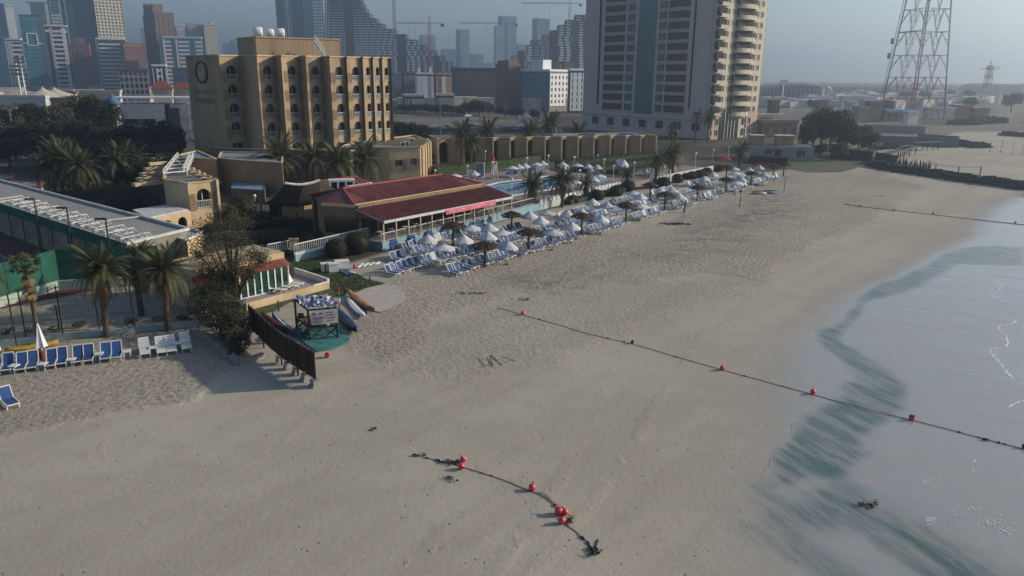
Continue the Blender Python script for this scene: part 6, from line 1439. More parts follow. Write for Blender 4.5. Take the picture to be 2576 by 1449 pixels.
# terrace
T0=Vector(G2('B4',362,590,zf));T1=Vector(G2('B4',1094,398,zf));T2=Vector(G2('B4',800,300,zf))
m=MB();m.prism([tuple(T0),tuple(T1),tuple(T2),tuple(B+nb*.1),tuple(A+nb*.1),tuple(A-u*1.5)],0,zf);m.build('terrace',M('terrace_floor',(.30,.27,.27),.85,.1,1),ph)
m=MB();m.bar((*(T0-u*0),zf*.5+.08),(*T1,zf*.5+.08),.22,zf+.24);m.build('front_kerb',X['stucco2'],ph)
m=MB();m.bar((*T1,zf+.25),(*T2,zf+.25),.22,.5);m.bar((*T1,zf+.12),(*(T1*.8+T0*.2),zf+.12),.2,.3);m.build('parapet',X['white'],ph)
def hw(s,d,z_): p=A+u*s+nb*d;return (p.x,p.y,z_)
m=MB();m.prism([hw(-3.5,0.12,0)[:2],hw(Lh,.12,0)[:2],hw(Lh,5,0)[:2],hw(-3.5,5,0)[:2]],0,zf+Hc);m.build('walls',X['stucco2'],ph)
m=MB();m.quad(hw(-3.7,-.35,zf+Hc-.05),hw(Lh+.2,-.35,zf+Hc-.05),hw(Lh+.2,.6,zf+Hc+.42),hw(-3.7,.6,zf+Hc+.42));m.build('red_roof',X['terra'],ph)
tl=MB().bar((0,0,0),(0,.98,.46),.1,.05).mesh('roof_tile_row',X['terra'])
for k in range(int((Lh+3.7)/.28)): part('roof_tile_row',tl,ph,hw(-3.6+k*.28,-.33,zf+Hc-.02),(0,0,math.atan2(u.y,u.x)))
m=MB();m.prism([hw(-3.7,.6,0)[:2],hw(Lh+.2,.6,0)[:2],hw(Lh+.2,5.2,0)[:2],hw(-3.7,5.2,0)[:2]],zf+Hc,zf+Hc+.95);m.build('upper_parapet',X['stucco2'],ph)
nd=7;dm=MB();wd=Lh/nd;dm.box((wd/2,-.03,Hc/2),(wd-.1,.05,Hc-.15));dm.cur=1;dm.box((0,-.06,Hc/2),(.12,.12,Hc));dm.box((wd/2,-.06,Hc-.07),(wd,.12,.12));dm.box((wd/2,-.06,.05),(wd,.1,.08));dmm=dm.mesh('sliding_door',[X['glassg'],X['white']])
for k in range(nd): part('sliding_door',dmm,ph,hw(k*wd,0,zf),(0,0,math.atan2(u.y,u.x)))
m=MB();m.box((0,0,0),(.12,.12,Hc));m.v=[(v_[0]+hw(Lh,-.06,0)[0],v_[1]+hw(Lh,-.06,0)[1],v_[2]+zf+Hc/2) for v_ in m.v];m.build('end_post',X['white'],ph)
for k,(x,y) in enumerate([(625,470),(680,445),(735,435),(785,415)]):
    p=G('B4',x,y,zf);lounger('bright',p,math.atan2(u.y,u.x)-R_(72),'white lounger, %s from the left on the cabin terrace'%nth(k),'white loungers on the cabin terrace')
for k,(x,y) in enumerate([(405,500),(480,490),(550,470)]):
    p=G('B4',x,y,zf);t=thing('terrace_stool','white plastic stool, %s from the left on the cabin terrace'%nth(k),'stool',p,.3*k,'white stools on the cabin terrace');part('table_top',tp_,t)
    for a in(-.2,.2):
        for b_ in(-.2,.2): part('leg',lg_,t,(a,b_,0))
# garden posts on the lawn
for k,(x,y) in enumerate([(893,250),(1068,300),(1238,490),(1428,435),(1462,410),(1078,545),(852,590),(655,640)]):
    t=thing('lawn_post','short wooden post, %s round the lawn edge from the ramp'%nth(k),'post',G('B4',x,y),k,'short wooden posts round the lawn');MB().tube([(0,0,0),(0,0,.85)],.06,6).build('shaft',X['bark'],t);MB().lathe([(.07,.85),(.05,.9),(.01,.92)],6).build('top',X['bark'],t)
# white equipment boxes and stacked boards
for k,(x,y,w_,d,h) in enumerate([(1075,285,.95,.8,.75),(1140,290,.9,.8,.8),(1215,262,1.3,1.0,.75)]):
    t=thing('storage_box',['left','middle','right'][k]+' white equipment box on the lawn edge','box',G('B4',x,y),.35,'white equipment boxes on the lawn edge');MB().box((0,0,h/2),(w_,d,h)).build('body',X['white'],t);MB().box((0,0,h+.04),(w_+.08,d+.08,.08)).build('lid',X['white'],t)
def hull(L_,W_,T_,rock=.06,n=10,pw=2.2):
    m=MB();prof=[]
    for i in range(n+1):
        s=-1+2*i/n;w_=W_/2*max(.02,(1-abs(s)**pw))**.7;z_=rock*s*s*L_*.5;prof.append((s*L_/2,w_,z_))
    vs=[]
    for x,w_,z_ in prof: vs+=[(x,-w_,z_+T_*.6),(x,-w_*.7,z_),(x,w_*.7,z_),(x,w_,z_+T_*.6),(x,w_*.6,z_+T_),(x,-w_*.6,z_+T_)]
    fs=[(i*6+k,i*6+(k+1)%6,(i+1)*6+(k+1)%6,(i+1)*6+k) for i in range(n) for k in range(6)]+[tuple(range(5,-1,-1)),tuple(n*6+k for k in range(6))]
    return m.add(vs,fs)
def board(name,label,cat,f,p0,p1,W_,T_,mat,rock=.03,z=.03,stripe=None,group=None,roll=0,kayak=False):
    a=G(f,*p0);b_=G(f,*p1);L_=math.dist(a[:2],b_[:2]);t=thing(name,label,cat,((a[0]+b_[0])/2,(a[1]+b_[1])/2,z),math.atan2(b_[1]-a[1],b_[0]-a[0]),group);t.rotation_euler=(roll,0,t.rotation_euler[2])
    hull(L_,W_,T_,rock).build('hull',mat,t,smooth=True)
    if stripe: hull(L_*.9,W_*.28,T_*1.06,rock).build('stripe',stripe,t)
    if kayak:
        for s in(-.12,.2):
            m=MB();m.lathe([(W_*.30,T_*1.0),(W_*.33,T_*1.08),(W_*.22,T_*.75),(.01,T_*.7)],10);m.v=[(v_[0]*1.5+s*L_,v_[1],v_[2]) for v_ in m.v];m.build('cockpit',X['dark'],t)
    return t
brn=M('mottled_orange',(.42,.22,.10),.6,.5,1.2,col2=(.16,.08,.05))
board('canoe','long mottled orange board lying on the pale sand slab','board','B4',(1262,485),(1502,665),.85,.28,brn,.06)
board('paddleboard','white paddleboard with dark tail marks beside the orange board','paddleboard','B4',(1262,545),(1415,710),.75,.14,X['white'],.05,stripe=X['whitedirty'])
board('kayak','dark blue double kayak lying by the watersports hut','kayak','B4',(1185,665),(1345,850),.85,.36,M('navy_plastic',(.012,.03,.09),.4,.2,2),.06,kayak=True)
board('kayak','blue and white kayak leaning between fence and hut','kayak','B4',(600,700),(800,880),.7,.34,X['bluelt'],.06,kayak=True,stripe=X['white'])
board('kayak','maroon kayak lying along the palm fence','kayak','B4',(500,690),(740,850),.7,.34,M('maroon_plastic',(.07,.012,.02),.5,.2,2),.06,kayak=True)
board('kayak','long yellow kayak lying by the low wall at left','kayak','B3',(40,885),(455,820),.62,.3,X['yellow'],.05,kayak=True)
for k in range(4):
    board('windsurf_board','white windsurf board, %s from the left in the stack by the boxes'%nth(k),'board','B4',(1350+k*48,262-k*9),(1400+k*50,225-k*5),.55,.12,X['white'],.02,group='white boards stacked by the boxes')
for k in range(3):
    board('windsurf_board','blue and white board, %s of three leaning at the box corner'%nth(k),'board','B4',(1190+k*40,275+k*6),(1270+k*30,330-k*6),.5,.12,[X['bluelt'],X['blue'],X['whitedirty']][k],.02,group='boards leaning at the white boxes')
t=thing('red_float','small red float between the white boxes and boards','float',G('B4',1325,262));MB().ball((0,0,.2),.2,10,8).build('ball',X['buoy'],t,smooth=True);MB().tube([(0,0,.36),(0,0,.5)],.07,6).build('neck',X['buoy'],t)
# hut
base=[G2('B4',930,905),G2('B4',1178,880),G2('B4',1100,790),G2('B4',815,800)]
hut_=thing('watersports_hut','ramshackle dark green watersports stand with crumpled sheet roof','stand',(0,0,0));m=MB()
bp_=[Vector((*p,0)) for p in base];hz=2.35;dz=Vector((0,0,hz))
for p in bp_: MB().bar(p,p+dz,.14).build('post',X['green'],hut_)
m=MB()
for i in range(4):
    a,b_=bp_[i],bp_[(i+1)%4];m.bar(a+dz,b_+dz,.1);m.bar(a+dz*.42,b_+dz*.42,.09)
    k=(a+b_)/2;m.bar(a+dz*.05,k+dz*.42,.07);m.bar(b_+dz*.05,k+dz*.42,.07);m.bar(a+dz*.42,k+dz*.05,.06);m.bar(b_+dz*.42,k+dz*.05,.06)
m.build('braces',X['dark'],hut_)
rr_=random.Random(9);m=MB();n=12;g=[]
for i in range(n+1):
    row=[]
    for j in range(n+1):
        s,t_=i/n,j/n;p=(bp_[0]*(1-s)+bp_[1]*s)*(1-t_)+(bp_[3]*(1-s)+bp_[2]*s)*t_;c=(bp_[0]+bp_[1]+bp_[2]+bp_[3])/4;p=c+(p-c)*1.12;row.append((p.x+rr_.uniform(-.08,.08),p.y+rr_.uniform(-.08,.08),hz+.1+rr_.uniform(0,.32)))
    g.append(row)
for i in range(n):
    for j in range(n): m.cur=rr_.choice([0,0,1,2,2]);m.quad(g[i][j],g[i+1][j],g[i+1][j+1],g[i][j+1])
m.build('sheet_roof',[X['whitedirty'],X['blue'],M('lilac_sheet',(.22,.22,.32),.6,.3,5)],hut_)
m=MB();m.add([tuple(p+Vector((0,0,.9))) for p in bp_],[(0,1,2,3)]);m.build('deck',X['turq'],hut_)
m=MB()
for k in range(12):
    a=bp_[0]*.5+bp_[2]*.5+Vector((rr_.uniform(-1,.8),rr_.uniform(-.8,.8),.95));m.cur=k%3;m.box((a.x,a.y,a.z+.2),(rr_.uniform(.3,.7),rr_.uniform(.3,.6),rr_.uniform(.2,.5)),rr_.uniform(0,3))
m.build('gear',[X['yellow'],X['terra'],X['dark']],hut_)
# sign board
u_h=(bp_[1]-bp_[0]).normalized();sb=thing('signboard','white signboard with magenta print fixed across the watersports hut','sign',tuple(bp_[0]+u_h*.2+Vector((-.0,-.1,1.25))),math.atan2(u_h.y,u_h.x));Lb=(bp_[1]-bp_[0]).length-.1
MB().box((Lb/2,0,.52),(Lb,.05,1.05)).build('board',X['whitedirty'],sb)
m=MB();P_=M('magenta_print',(.22,.05,.12),.7,.1,3)
m.tube([(.25+.12*math.cos(a),-.04,.78+.1*math.sin(a)) for a in [k*.7 for k in range(10)]],.03,4);m.tube([(.55,-.04,.72),(.75,-.04,.88),(.9,-.04,.74)],.035,4);m.build('logo',P_,sb)
def text(par,s,loc,size,mat,name='lettering',ext=.01):
    cu=bpy.data.curves.new('t','FONT');cu.body=s;cu.size=size;cu.extrude=ext;o=bpy.data.objects.new('t',cu);link(o);bpy.context.view_layer.update();dg=bpy.context.evaluated_depsgraph_get();me=bpy.data.meshes.new_from_object(o.evaluated_get(dg));bpy.data.objects.remove(o);me.materials.clear();me.materials.append(mat);q=part(name,me,par,loc,(R_(90),0,0));return q
m=MB();x=.15
for k in range(7): m.box((x+k*.13,-.04,.52),(.08,.03,.11));
for j in range(4):
    x=1.1
    while x<Lb-.25: w_=rr_.uniform(.08,.3);m.box((x+w_/2,-.04,.85-j*.2),(w_,.03,.05));x+=w_+.07
for j in range(3): m.box((.5,-.04,.38-j*.12),(.7,.03,.03))
m.build('small_print',P_,sb,kind='stuff')
q=W('B4',[(790,790),(930,770),(1180,770),(1210,830),(1285,885),(1260,925),(1150,975),(990,1003),(900,940),(800,860)]);
m=MB();m.prism(q,.03,.10);m.build('turquoise_mat',X['turq'],kind=None,label='turquoise ground mat under the watersports hut',cat='mat')
p=G('B4',1197,690);t=thing('flag_pole','white and teal striped pole at the right corner of hut','pole',p);
for k in range(6): MB().tube([(0,0,.4*k),(0,0,.4*k+.4)],.06,6).build('band',[X['white'],X['turq'],X['red']][k%3],t)
for k,(x,y) in enumerate([(850,770),(885,880)]):
    t=thing('plastic_chair',['orange stool behind the hut','white chair at the left post of the hut'][k],'chair',G('B4',x,y));part('seat',cmm,t);MB().box((0,.2,.7),(.46,.06,.55)).build('backrest',X['terra' if k==0 else 'white'],t)
# ================================================================ PALMS
def frond_mesh(L_,droop,dry=False,seed=0,wide=.55,n=26):
    r=random.Random(seed);m=MB();pts=[]
    for i in range(n+1):
        s=i/n;pts.append(Vector((L_*s*(1-.18*s*droop),0,L_*(.42*s-(.75*droop)*s*s))))
    for i in range(n):
        a,b_=pts[i],pts[i+1];w_=.035*(1-i/n)+.008;m.quad(a+Vector((0,-w_,0)),b_+Vector((0,-w_,0)),b_+Vector((0,w_,0)),a+Vector((0,w_,0)))
        if i<2: continue
        for side in(-1,1):
            for h in(0,.5):
                p=a+(b_-a)*h;ln=wide*math.sin(math.pi*min(1,(i+h)/n*.88+.12))**.7*r.uniform(.8,1.1);d=Vector((.75,side*.9,-.28-.5*droop*r.uniform(.5,1.2)*(i/n))).normalized()*ln
                t_=(b_-a).normalized()*.026;m.add([p-t_,p+t_,p+d],[(0,1,2)])
    return m.mesh('frond',X['frondry' if dry else 'frond'])
FM=[frond_mesh(2.9,.85,seed=1),frond_mesh(3.0,1.25,seed=2),frond_mesh(2.7,.45,seed=3)];FD=frond_mesh(2.3,1.6,True,4)
def fan_mesh(seed,dry=False):
    r=random.Random(seed);m=MB();m.bar((0,0,0),(.9,0,.15),.04)
    for k in range(17):
        a=R_(-80+10*k);e=Vector((.9+.75*math.cos(a),.75*math.sin(a),.15-.25*abs(math.sin(a))-r.uniform(0,.15)));s_=Vector((-math.sin(a)*.05,math.cos(a)*.05,0));c=Vector((.9,0,.15));mid=(c+e)/2;m.add([c,mid-s_,e,mid+s_],[(0,1,2,3)])
    return m.mesh('frond',X['frondry' if dry else 'frond'])
FAN=fan_mesh(1);FAND=fan_mesh(2,True)
def trunk_mesh(h,r0,r1,lean,seed):
    r=random.Random(seed);pts=[];rs=[]
    n=max(5,int(h/.45))
    for i in range(n+1):
        s=i/n;pts.append((lean*s*s*h,.04*math.sin(3*s+seed)*h*.2,h*s));rs.append((r0*(1-s)+r1*s)*(1.12 if i%2 else .95))
    return MB().tube(pts,rs,9).mesh('trunk',X['trunk']),pts[-1]
def palm(label,base,h,nf=30,sc=1,*,seed=0,dry=.12,fan=False,lean=.02,group='date palms',r0=.24,skirt=8):
    if not fan: sc*=1.22;nf=int(nf*1.25)
    r=random.Random(seed);t=thing('palm_tree' if not fan else 'fan_palm',label,'palm tree',base,r.uniform(0,6),group);tm_,top=trunk_mesh(h,r0,r0*.75,lean,seed);part('trunk',tm_,t)
    for k in range(nf):
        az=k*2.399963+r.uniform(-.2,.2);el=1.1-1.75*(k/nf)+r.uniform(-.1,.1);m_=(FAN if fan else FM[2] if el>.7 else FM[0] if el>-.0 else FM[1])
        o=part('frond',m_,t,top,(r.uniform(-.25,.25),-el*.8,az),sc*r.uniform(.85,1.1))
    for k in range(skirt):
        az=k*2.4+1;o=part('dead_frond',FAND if fan else FD,t,(top[0],top[1],top[2]-.15-(k*.13 if fan else .05*k)),(r.uniform(-.2,.2),(1.15 if fan else .75)+r.uniform(-.15,.2),az),sc*r.uniform(.7,.95))
    return t
def palmpx(label,f,bx,by,cx,cy,z0=0,**k):
    b_=G(f,bx,by,z0);zt=AT(f,cx,cy,b_[1])[2];return palm(label,b_,max(1.2,zt-z0),**k)
pp=[('tallest of the palms in front of the arcade left end','A8',870,430,862,135,0),('second palm in front of arcade, right of tallest','A8',1120,415,1115,110,0),('palm before the fifth arcade bay','A8',1550,400,1530,125,0),('tall palm rising above arcade roof at centre','A8',1748,372,1742,45,0),('palm in front of the grey tower left edge','A8',2030,345,2012,130,0),('short palm tucked between the first two arcade palms','A8',960,440,955,235,0),
('palm on the beach bank behind left thatched parasols','A8',1572,905,1555,660,0),('palm on the beach bank by the pool','A8',1878,885,1872,615,0),('smaller palm on the beach bank right of pool','A8',2115,800,2112,650,0),('small palm by the far end of the deck','A8',2530,700,2535,560,0),
('left palm of the pair before the far terrace','B1',890,620,885,365,0),('right palm of the pair before the far terrace','B1',925,610,915,350,0),('slim palm beside the white column','B1',755,690,760,430,0),('palm in front of the beach house','B1',1600,478,1605,310,0),
('palm behind the thatched hall, far left of row','A7',1120,700,1110,400,0),('second palm behind thatched hall','A7',1450,660,1450,400,0),('drooping palm by the white pergola','A7',1700,720,1695,440,0),('palm behind the rear red roof','A7',1960,640,1960,390,0)]
for i,(l,f,bx,by,cx,cy,z0) in enumerate(pp): palmpx(l,f,bx,by,cx,cy,z0,seed=i+1,nf=34 if i<8 or i>13 else 26,sc=[1.35,1.25,1.25,1.35,1.2,1.1,.95,1.0,.75,.65,1.0,1.0,.85,.95,1.65,1.5,1.4,1.6][i],skirt=9)
palmpx('tall palm in front of the grey tower, left of the pair','A4',1320,1440,1322,1160,0,seed=31,nf=26,sc=.9,r0=.2);palmpx('tall palm at the tower cream corner, right of the pair','A4',1450,1440,1455,1190,0,seed=32,nf=28,sc=1.05,r0=.22)
palmpx('dry brown palm left of the tower pair','B1',915,300,912,90,0,seed=33,nf=14,sc=.9,skirt=18);palmpx('dry brown palm touching the first dry one','B1',955,300,950,80,0,seed=34,nf=12,sc=.85,skirt=18)
# near left palms
palmpx('fan palm with slim trunk standing in foreground row','B3',315,905,290,215,0,seed=41,nf=26,fan=True,sc=.72,r0=.15,skirt=14,lean=0,group='near palms')
palmpx('big date palm right of the fan palm','B3',830,755,765,235,0,seed=42,nf=48,sc=.78,r0=.22,skirt=16,lean=-.02,group='near palms')
palmpx('dark date palm shading the sand court','B3',1300,705,1235,255,0,seed=43,nf=48,sc=.78,r0=.22,skirt=16,group='near palms')
palmpx('thin palm behind the dark date palm','B3',1095,590,1085,250,0,seed=44,nf=34,sc=.6,r0=.24,skirt=10,group='near palms')
palmpx('palm cut by the left edge of frame','B3',-60,700,0,290,0,seed=45,nf=30,sc=.6,group='near palms')
palmpx('dark palm against the end wall of the sports building','D',365,735,372,650,0,seed=46,nf=36,sc=.7,group='near palms')
palmpx('dark palm between end wall and feathery tree','D',440,745,448,660,0,seed=47,nf=36,sc=.7,group='near palms')
for i,(x,y,cy,s_) in enumerate([(560,760,470,1.25),(640,740,380,1.3),(760,760,440,1.25),(860,800,480,1.2),(700,700,330,1.1)]): palmpx('leafy date palm %s of the clump beyond the sports building'%['leftmost','second','middle','fourth','rearmost'][i],'A6',x,y,x-5,cy,0,seed=50+i,nf=34,sc=s_,group='date palm clump by the car park')
for i,(x,y,cy) in enumerate([(1190,760,420),(1290,740,370),(1380,720,400)]): palmpx('shaggy half dry palm %s of three beside villa'%['left','middle','right'][i],'A6',x,y,x,cy,0,seed=60+i,nf=26,sc=1.1,skirt=34,group='shaggy palms beside the villa')
# ================================================================ TREES
def tree_meshes(seed,R0=4.,H=9.,nl=9000,ls=.17,ncl=26,mat='leaf',open_=.0):
    r=random.Random(seed);tr=MB();cl=[]
    tr.tube([(0,0,0),(.1,.05,H*.25),(.05,.1,H*.5)],[H*.035,H*.028,H*.02],8)
    for k in range(ncl):
        a=k*2.4;q=R0*math.sqrt(r.uniform(.05,1))*.82;hz=H*(.34+.52*r.random()*(1-.35*(q/R0)**2));c=Vector((q*math.cos(a),q*math.sin(a),hz));rad=R0*r.uniform(.26,.42);cl.append((c,rad))
        if k%2==0: tr.tube([(.05,.1,H*.28+r.uniform(0,H*.2)),tuple(c*.55+Vector((0,0,H*.18))),tuple(c)],[H*.014,H*.008,H*.003],5)
    def fn(r_):
        c,rad=r_.choice(cl);d=Vector((r_.gauss(0,1),r_.gauss(0,1),r_.gauss(0,1))).normalized();return c+Vector((d.x,d.y,d.z*.72))*rad*r_.uniform(.55,1.02)**.6
    lv=leaf_cloud(nl,ls,fn,r)
    return tr.mesh('trunk',X['bark']),lv.mesh('crown',X[mat])
TR=[tree_meshes(1,4.2,9,7000,.22,26),tree_meshes(2,4.6,10,7500,.23,30),tree_meshes(3,3.6,8,6000,.2,22,'leaf2'),tree_meshes(4,4.4,9,7000,.22,28,'leaf2')]
def tree(label,x,y,z,sc,kind,group,rz=0,hs=1):
    t=thing('tree',label,'tree',(x,y,z),rz,group);t.scale=(sc,sc,sc*hs);part('trunk',TR[kind][0],t);part('crown',TR[kind][1],t);return t
def treeD(label,u,vt,Y,kind,group,w_=None,z=0):
    p=AT('D',u,vt,Y);H=[9,10,8,9][kind]*.93;sc=max(.2,(p[2]-z)/H);x=AT('D',u,vt+40,Y)[0];wsc=(w_/ (2*[4.2,4.6,3.6,4.4][kind]*F/Y)) if w_ else sc
    t=tree(label,x,Y,z,1,kind,group,u*.1);t.scale=(wsc,wsc,sc);return t
for i,(u,vt,Y,k,w_) in enumerate([(15,262,185,2,90),(70,258,190,3,110),(130,262,190,2,100),(205,238,200,3,110),(250,245,200,1,100),(30,300,165,3,100),(100,305,165,0,110),(165,300,165,1,110),(225,305,165,0,100),(290,318,160,1,100),(345,308,160,0,100),(400,300,158,1,100),(435,320,150,0,70),(270,350,140,1,110),(340,350,140,0,110),(405,360,138,1,90),(180,350,140,1,100),(20,345,150,1,90),(110,330,150,1,90),(330,400,118,0,100),(420,385,122,1,80)]):
    treeD('%s tree, %s in the grove left of hotel'%(['dark','dense dark','olive green','olive'][k],nth(i)),u,vt,Y,k,'trees left of the hotel',w_)
for i,(u,vt,Y,k,w_) in enumerate([(1205,252,370,0,60),(1180,258,380,1,55),(1228,258,375,0,40),(1020,262,385,0,45),(1045,262,390,1,40),(1080,262,380,0,45),(1112,262,370,1,50),(1150,266,360,0,45),(1010,305,215,1,50),(1040,308,210,0,55),(1070,312,205,1,40),(1270,270,360,0,50),(1300,272,350,1,40),(1345,275,330,0,30)]):
    treeD('%s tree, %s from the left across the sandy lot'%(['dark','dense'][k],nth(i)),u,vt,Y,k,'trees across the sandy lot',w_)
for i,(u,vt,Y,k,w_) in enumerate([(2050,283,205,0,75),(2095,275,200,1,90),(2070,270,212,3,80),(2130,305,195,0,60),(2160,315,205,1,55),(2030,315,195,1,40),(2185,330,190,2,50),(2110,355,178,2,45),(2060,360,185,0,40)]):
    treeD('%s tree, %s in the grove beyond the beach house'%(['dark','dense dark','pale','olive'][k],nth(i)),u,vt,Y,k,'trees beyond the beach house',w_)
r=random.Random(77)
for i in range(22):
    u=r.uniform(1925,2560);Y=r.uniform(420,900);v=zat(u,200,Y);vb=PRv(u,Y) if 0 else None
    z_=0;x=ratio(u,220)*Y;t=tree('hazy %s tree, %s among far trees on right shore'%(['dark','dense','olive','grey green'][i%4],nth(i)),x,Y,0,r.uniform(.7,1.25),i%4,'far trees on the right shore',i)
# far woods: read as one mass
m=MB();rw=random.Random(5)
for k in range(900):
    Y=rw.uniform(900,2600);u=rw.uniform(1925,2600);x=ratio(u,200)*Y;s_=rw.uniform(6,16);h=rw.uniform(4,9);m.lathe([(s_,0),(s_*.9,h*.6),(s_*.5,h),(.1,h*1.1)],6,(x,Y,0))
for k in range(260):
    Y=rw.uniform(1000,1500);u=rw.uniform(2440,2600);x=ratio(u,200)*Y;s_=rw.uniform(8,20);h=rw.uniform(7,13);m.lathe([(s_,0),(s_*.9,h*.6),(s_*.5,h),(.1,h*1.1)],6,(x,Y,0))
m.build('far_wood',X['leaf'],kind='stuff')
m=MB()
for k in range(420):
    Y=rw.uniform(500,1500);u=rw.uniform(1925,2480);x=ratio(u,200)*Y;m.box((x,Y,rw.uniform(1.5,3.5)),(rw.uniform(6,22),rw.uniform(5,12),rw.uniform(3,7)),rw.uniform(0,.6))
m.build('far_town',X['whitedirty'],kind='stuff')
m=MB()
for k in range(260):
    Y=rw.uniform(420,1400);u=rw.uniform(-150,1480);x=ratio(u,215)*Y;m.box((x,Y,rw.uniform(2,4)),(rw.uniform(8,26),rw.uniform(6,14),rw.uniform(4,8)),rw.uniform(0,.6))
m.build('low_city_roofs',X['cream'],kind='stuff')
# big feathery tree near the cabin, with bare lower branches
bt=thing('feathery_tree','large feathery olive tree leaning over the red roofed cabin','tree',(*G2('D',592,778),0));base=bt.location.copy()
def loc_at(u,v,Y): p=AT('D',u,v,Y);return Vector(p)-base
Yt=base.y;rt=random.Random(21);tr=MB();cl=[]
spots=[(560,545,1.3),(520,575,1.3),(600,560,1.2),(560,590,1.6),(510,610,1.4),(600,610,1.5),(640,640,1.2),(550,640,1.7),(500,640,1.1),(600,660,1.5),(655,655,.9),(575,690,1.3),(530,680,1.1),(625,690,.9),(575,530,.8)]
for i,(u,v,rad) in enumerate(spots):
    c=loc_at(u,v,Yt+rt.uniform(-1.6,2.2));cl.append((c,rad));tr.tube([(0,0,.2),(c.x*.3,c.y*.3,c.z*.45),(c.x*.7,c.y*.7,c.z*.8),tuple(c)],[.14,.10,.06,.02],6)
    for j in range(5):
        e=c+Vector((rt.uniform(-1,1),rt.uniform(-1,1),rt.uniform(-.6,.8)))*rad;tr.tube([tuple(c),tuple((c+e)/2+Vector((0,0,.1))),tuple(e)],[.03,.02,.008],4)
tr.build('trunk',X['bark'],bt)
def fnt(r_):
    c,rad=r_.choice(cl);d=Vector((r_.gauss(0,1),r_.gauss(0,1),r_.gauss(0,1))).normalized();return c+Vector((d.x,d.y,d.z*.8))*rad*r_.uniform(.2,1.05)
leaf_cloud(13000,.07,fnt,rt).build('crown',X['leaf2'],bt)
# scrub bank descending toward the fence
def scrub(label,pts,mat,n,ls,seed,twig=60):
    t=thing('shrub',label,'shrub',G('D',*pts[0][:2]));b0=t.location.copy();rr=random.Random(seed);cl=[(Vector(G('D',u,v,0))-b0+Vector((0,0,h*.55)),rad,h) for u,v,rad,h in pts]
    tw=MB()
    for k in range(twig):
        c,rad,h=rr.choice(cl);a=rr.uniform(0,6.28);e=c+Vector((math.cos(a)*rad,math.sin(a)*rad,h*rr.uniform(.1,.55)));tw.tube([(c.x,c.y,0),tuple((c+e)/2+Vector((0,0,.2))),tuple(e)],[.05,.03,.01],4)
    tw.build('branches',X['bark'],t)
    def f(r_):
        c,rad,h=r_.choice(cl);d=Vector((r_.gauss(0,1),r_.gauss(0,1),r_.gauss(0,1))).normalized()*r_.uniform(.5,1)**.5;return c+Vector((d.x*rad,d.y*rad,d.z*h*.5))
    leaf_cloud(n,ls,f,rr).build('foliage',X[mat],t)
scrub('dark overgrown shrub bank above the sand, left of the palm fence',[(520,800,1.6,2.6),(500,760,1.5,2.6),(545,830,1.5,2.8),(575,850,1.4,2.8),(595,870,1.2,2.4),(540,780,1.5,2.6),(480,740,1.4,2.2),(560,800,1.5,3)],'leaf',13000,.075,1)
scrub('olive twiggy shrub hanging at the end of the bank',[(585,840,1.2,2.8),(605,865,1.0,2.6),(600,890,.9,1.8),(570,815,1.0,2.4)],'leaf2',7000,.06,2,90)
scrub('dark garden thicket beside the villa pavilion',[(640,575,1.6,1.2),(690,600,1.6,1.0),(660,610,1.6,1.1)],'leaf',8000,.10,3)
scrub('dark planting right under the thatched hall front',[(700,570,1.6,1.3),(760,575,1.6,1.3),(810,572,1.6,1.2),(660,560,1.6,1.5),(730,595,1.6,1.0)],'leaf',7000,.09,14)
scrub('low dark planting before the thatched hall',[(700,610,1.6,.9),(760,620,1.6,.9),(820,600,1.5,1.0),(740,640,1.5,.8),(800,580,1.6,1.4)],'leaf',8000,.09,4)
scrub('dark thicket under the date palm clump',[(150,470,3,2.6),(210,480,3,2.6),(260,500,3,2.2),(320,510,3,2.6),(300,480,3,3),(220,450,3,3)],'leaf',9000,.13,5)
scrub('dark shrubs in the shade below the villa canopies',[(330,520,2,2),(370,530,2,2.4),(300,530,2,2.0)],'leaf',6000,.11,6)
scrub('dark shrubs filling the gap between palms and feathery tree',[(400,640,1.6,2.8),(440,650,1.6,3.0),(470,660,1.5,2.8),(450,700,1.4,2.2),(410,690,1.3,2.0)],'leaf',9000,.09,9)
scrub('low weeds along the top of the sand court wall',[(20,838,.5,.35),(80,834,.5,.35),(140,830,.5,.3),(200,822,.5,.35),(260,817,.5,.3),(330,812,.5,.35),(400,806,.5,.35),(460,802,.5,.3)],'leaf2',2600,.05,7,10)
scrub('dark garden strip between deck hedge and arcade, with low plants',[(1110,405,3,2),(1150,400,3,1.6),(1210,400,3,2),(1270,395,3,2),(1330,390,3,2),(1390,385,3,1.6)],'leaf',9000,.14,8)
# rest: grass on the lawn
gr=MB();rg=random.Random(3)
lp=W('B4',[(760,215),(1050,170),(1180,230),(1420,360),(1580,405),(1240,480),(1130,470),(1090,385),(820,300)]);lp=np.array(lp)
xs=[p[0] for p in lp];ys=[p[1] for p in lp];c=np.array([[rg.uniform(min(xs),max(xs)),rg.uniform(min(ys),max(ys))] for _ in range(9000)]);ins=poly_sd(c,[tuple(p) for p in lp])>0
for x,y in c[ins]:
    a=rg.uniform(0,6.28);h=rg.uniform(.05,.12);gr.add([(x-.05*math.cos(a),y-.05*math.sin(a),.035),(x+.05*math.cos(a),y+.05*math.sin(a),.035),(x+rg.uniform(-.04,.04),y,.035+h)],[(0,1,2)])
gr.build('grass',X['hedge'],label='short grass on the lawn round the cabin',cat='grass',kind='stuff')
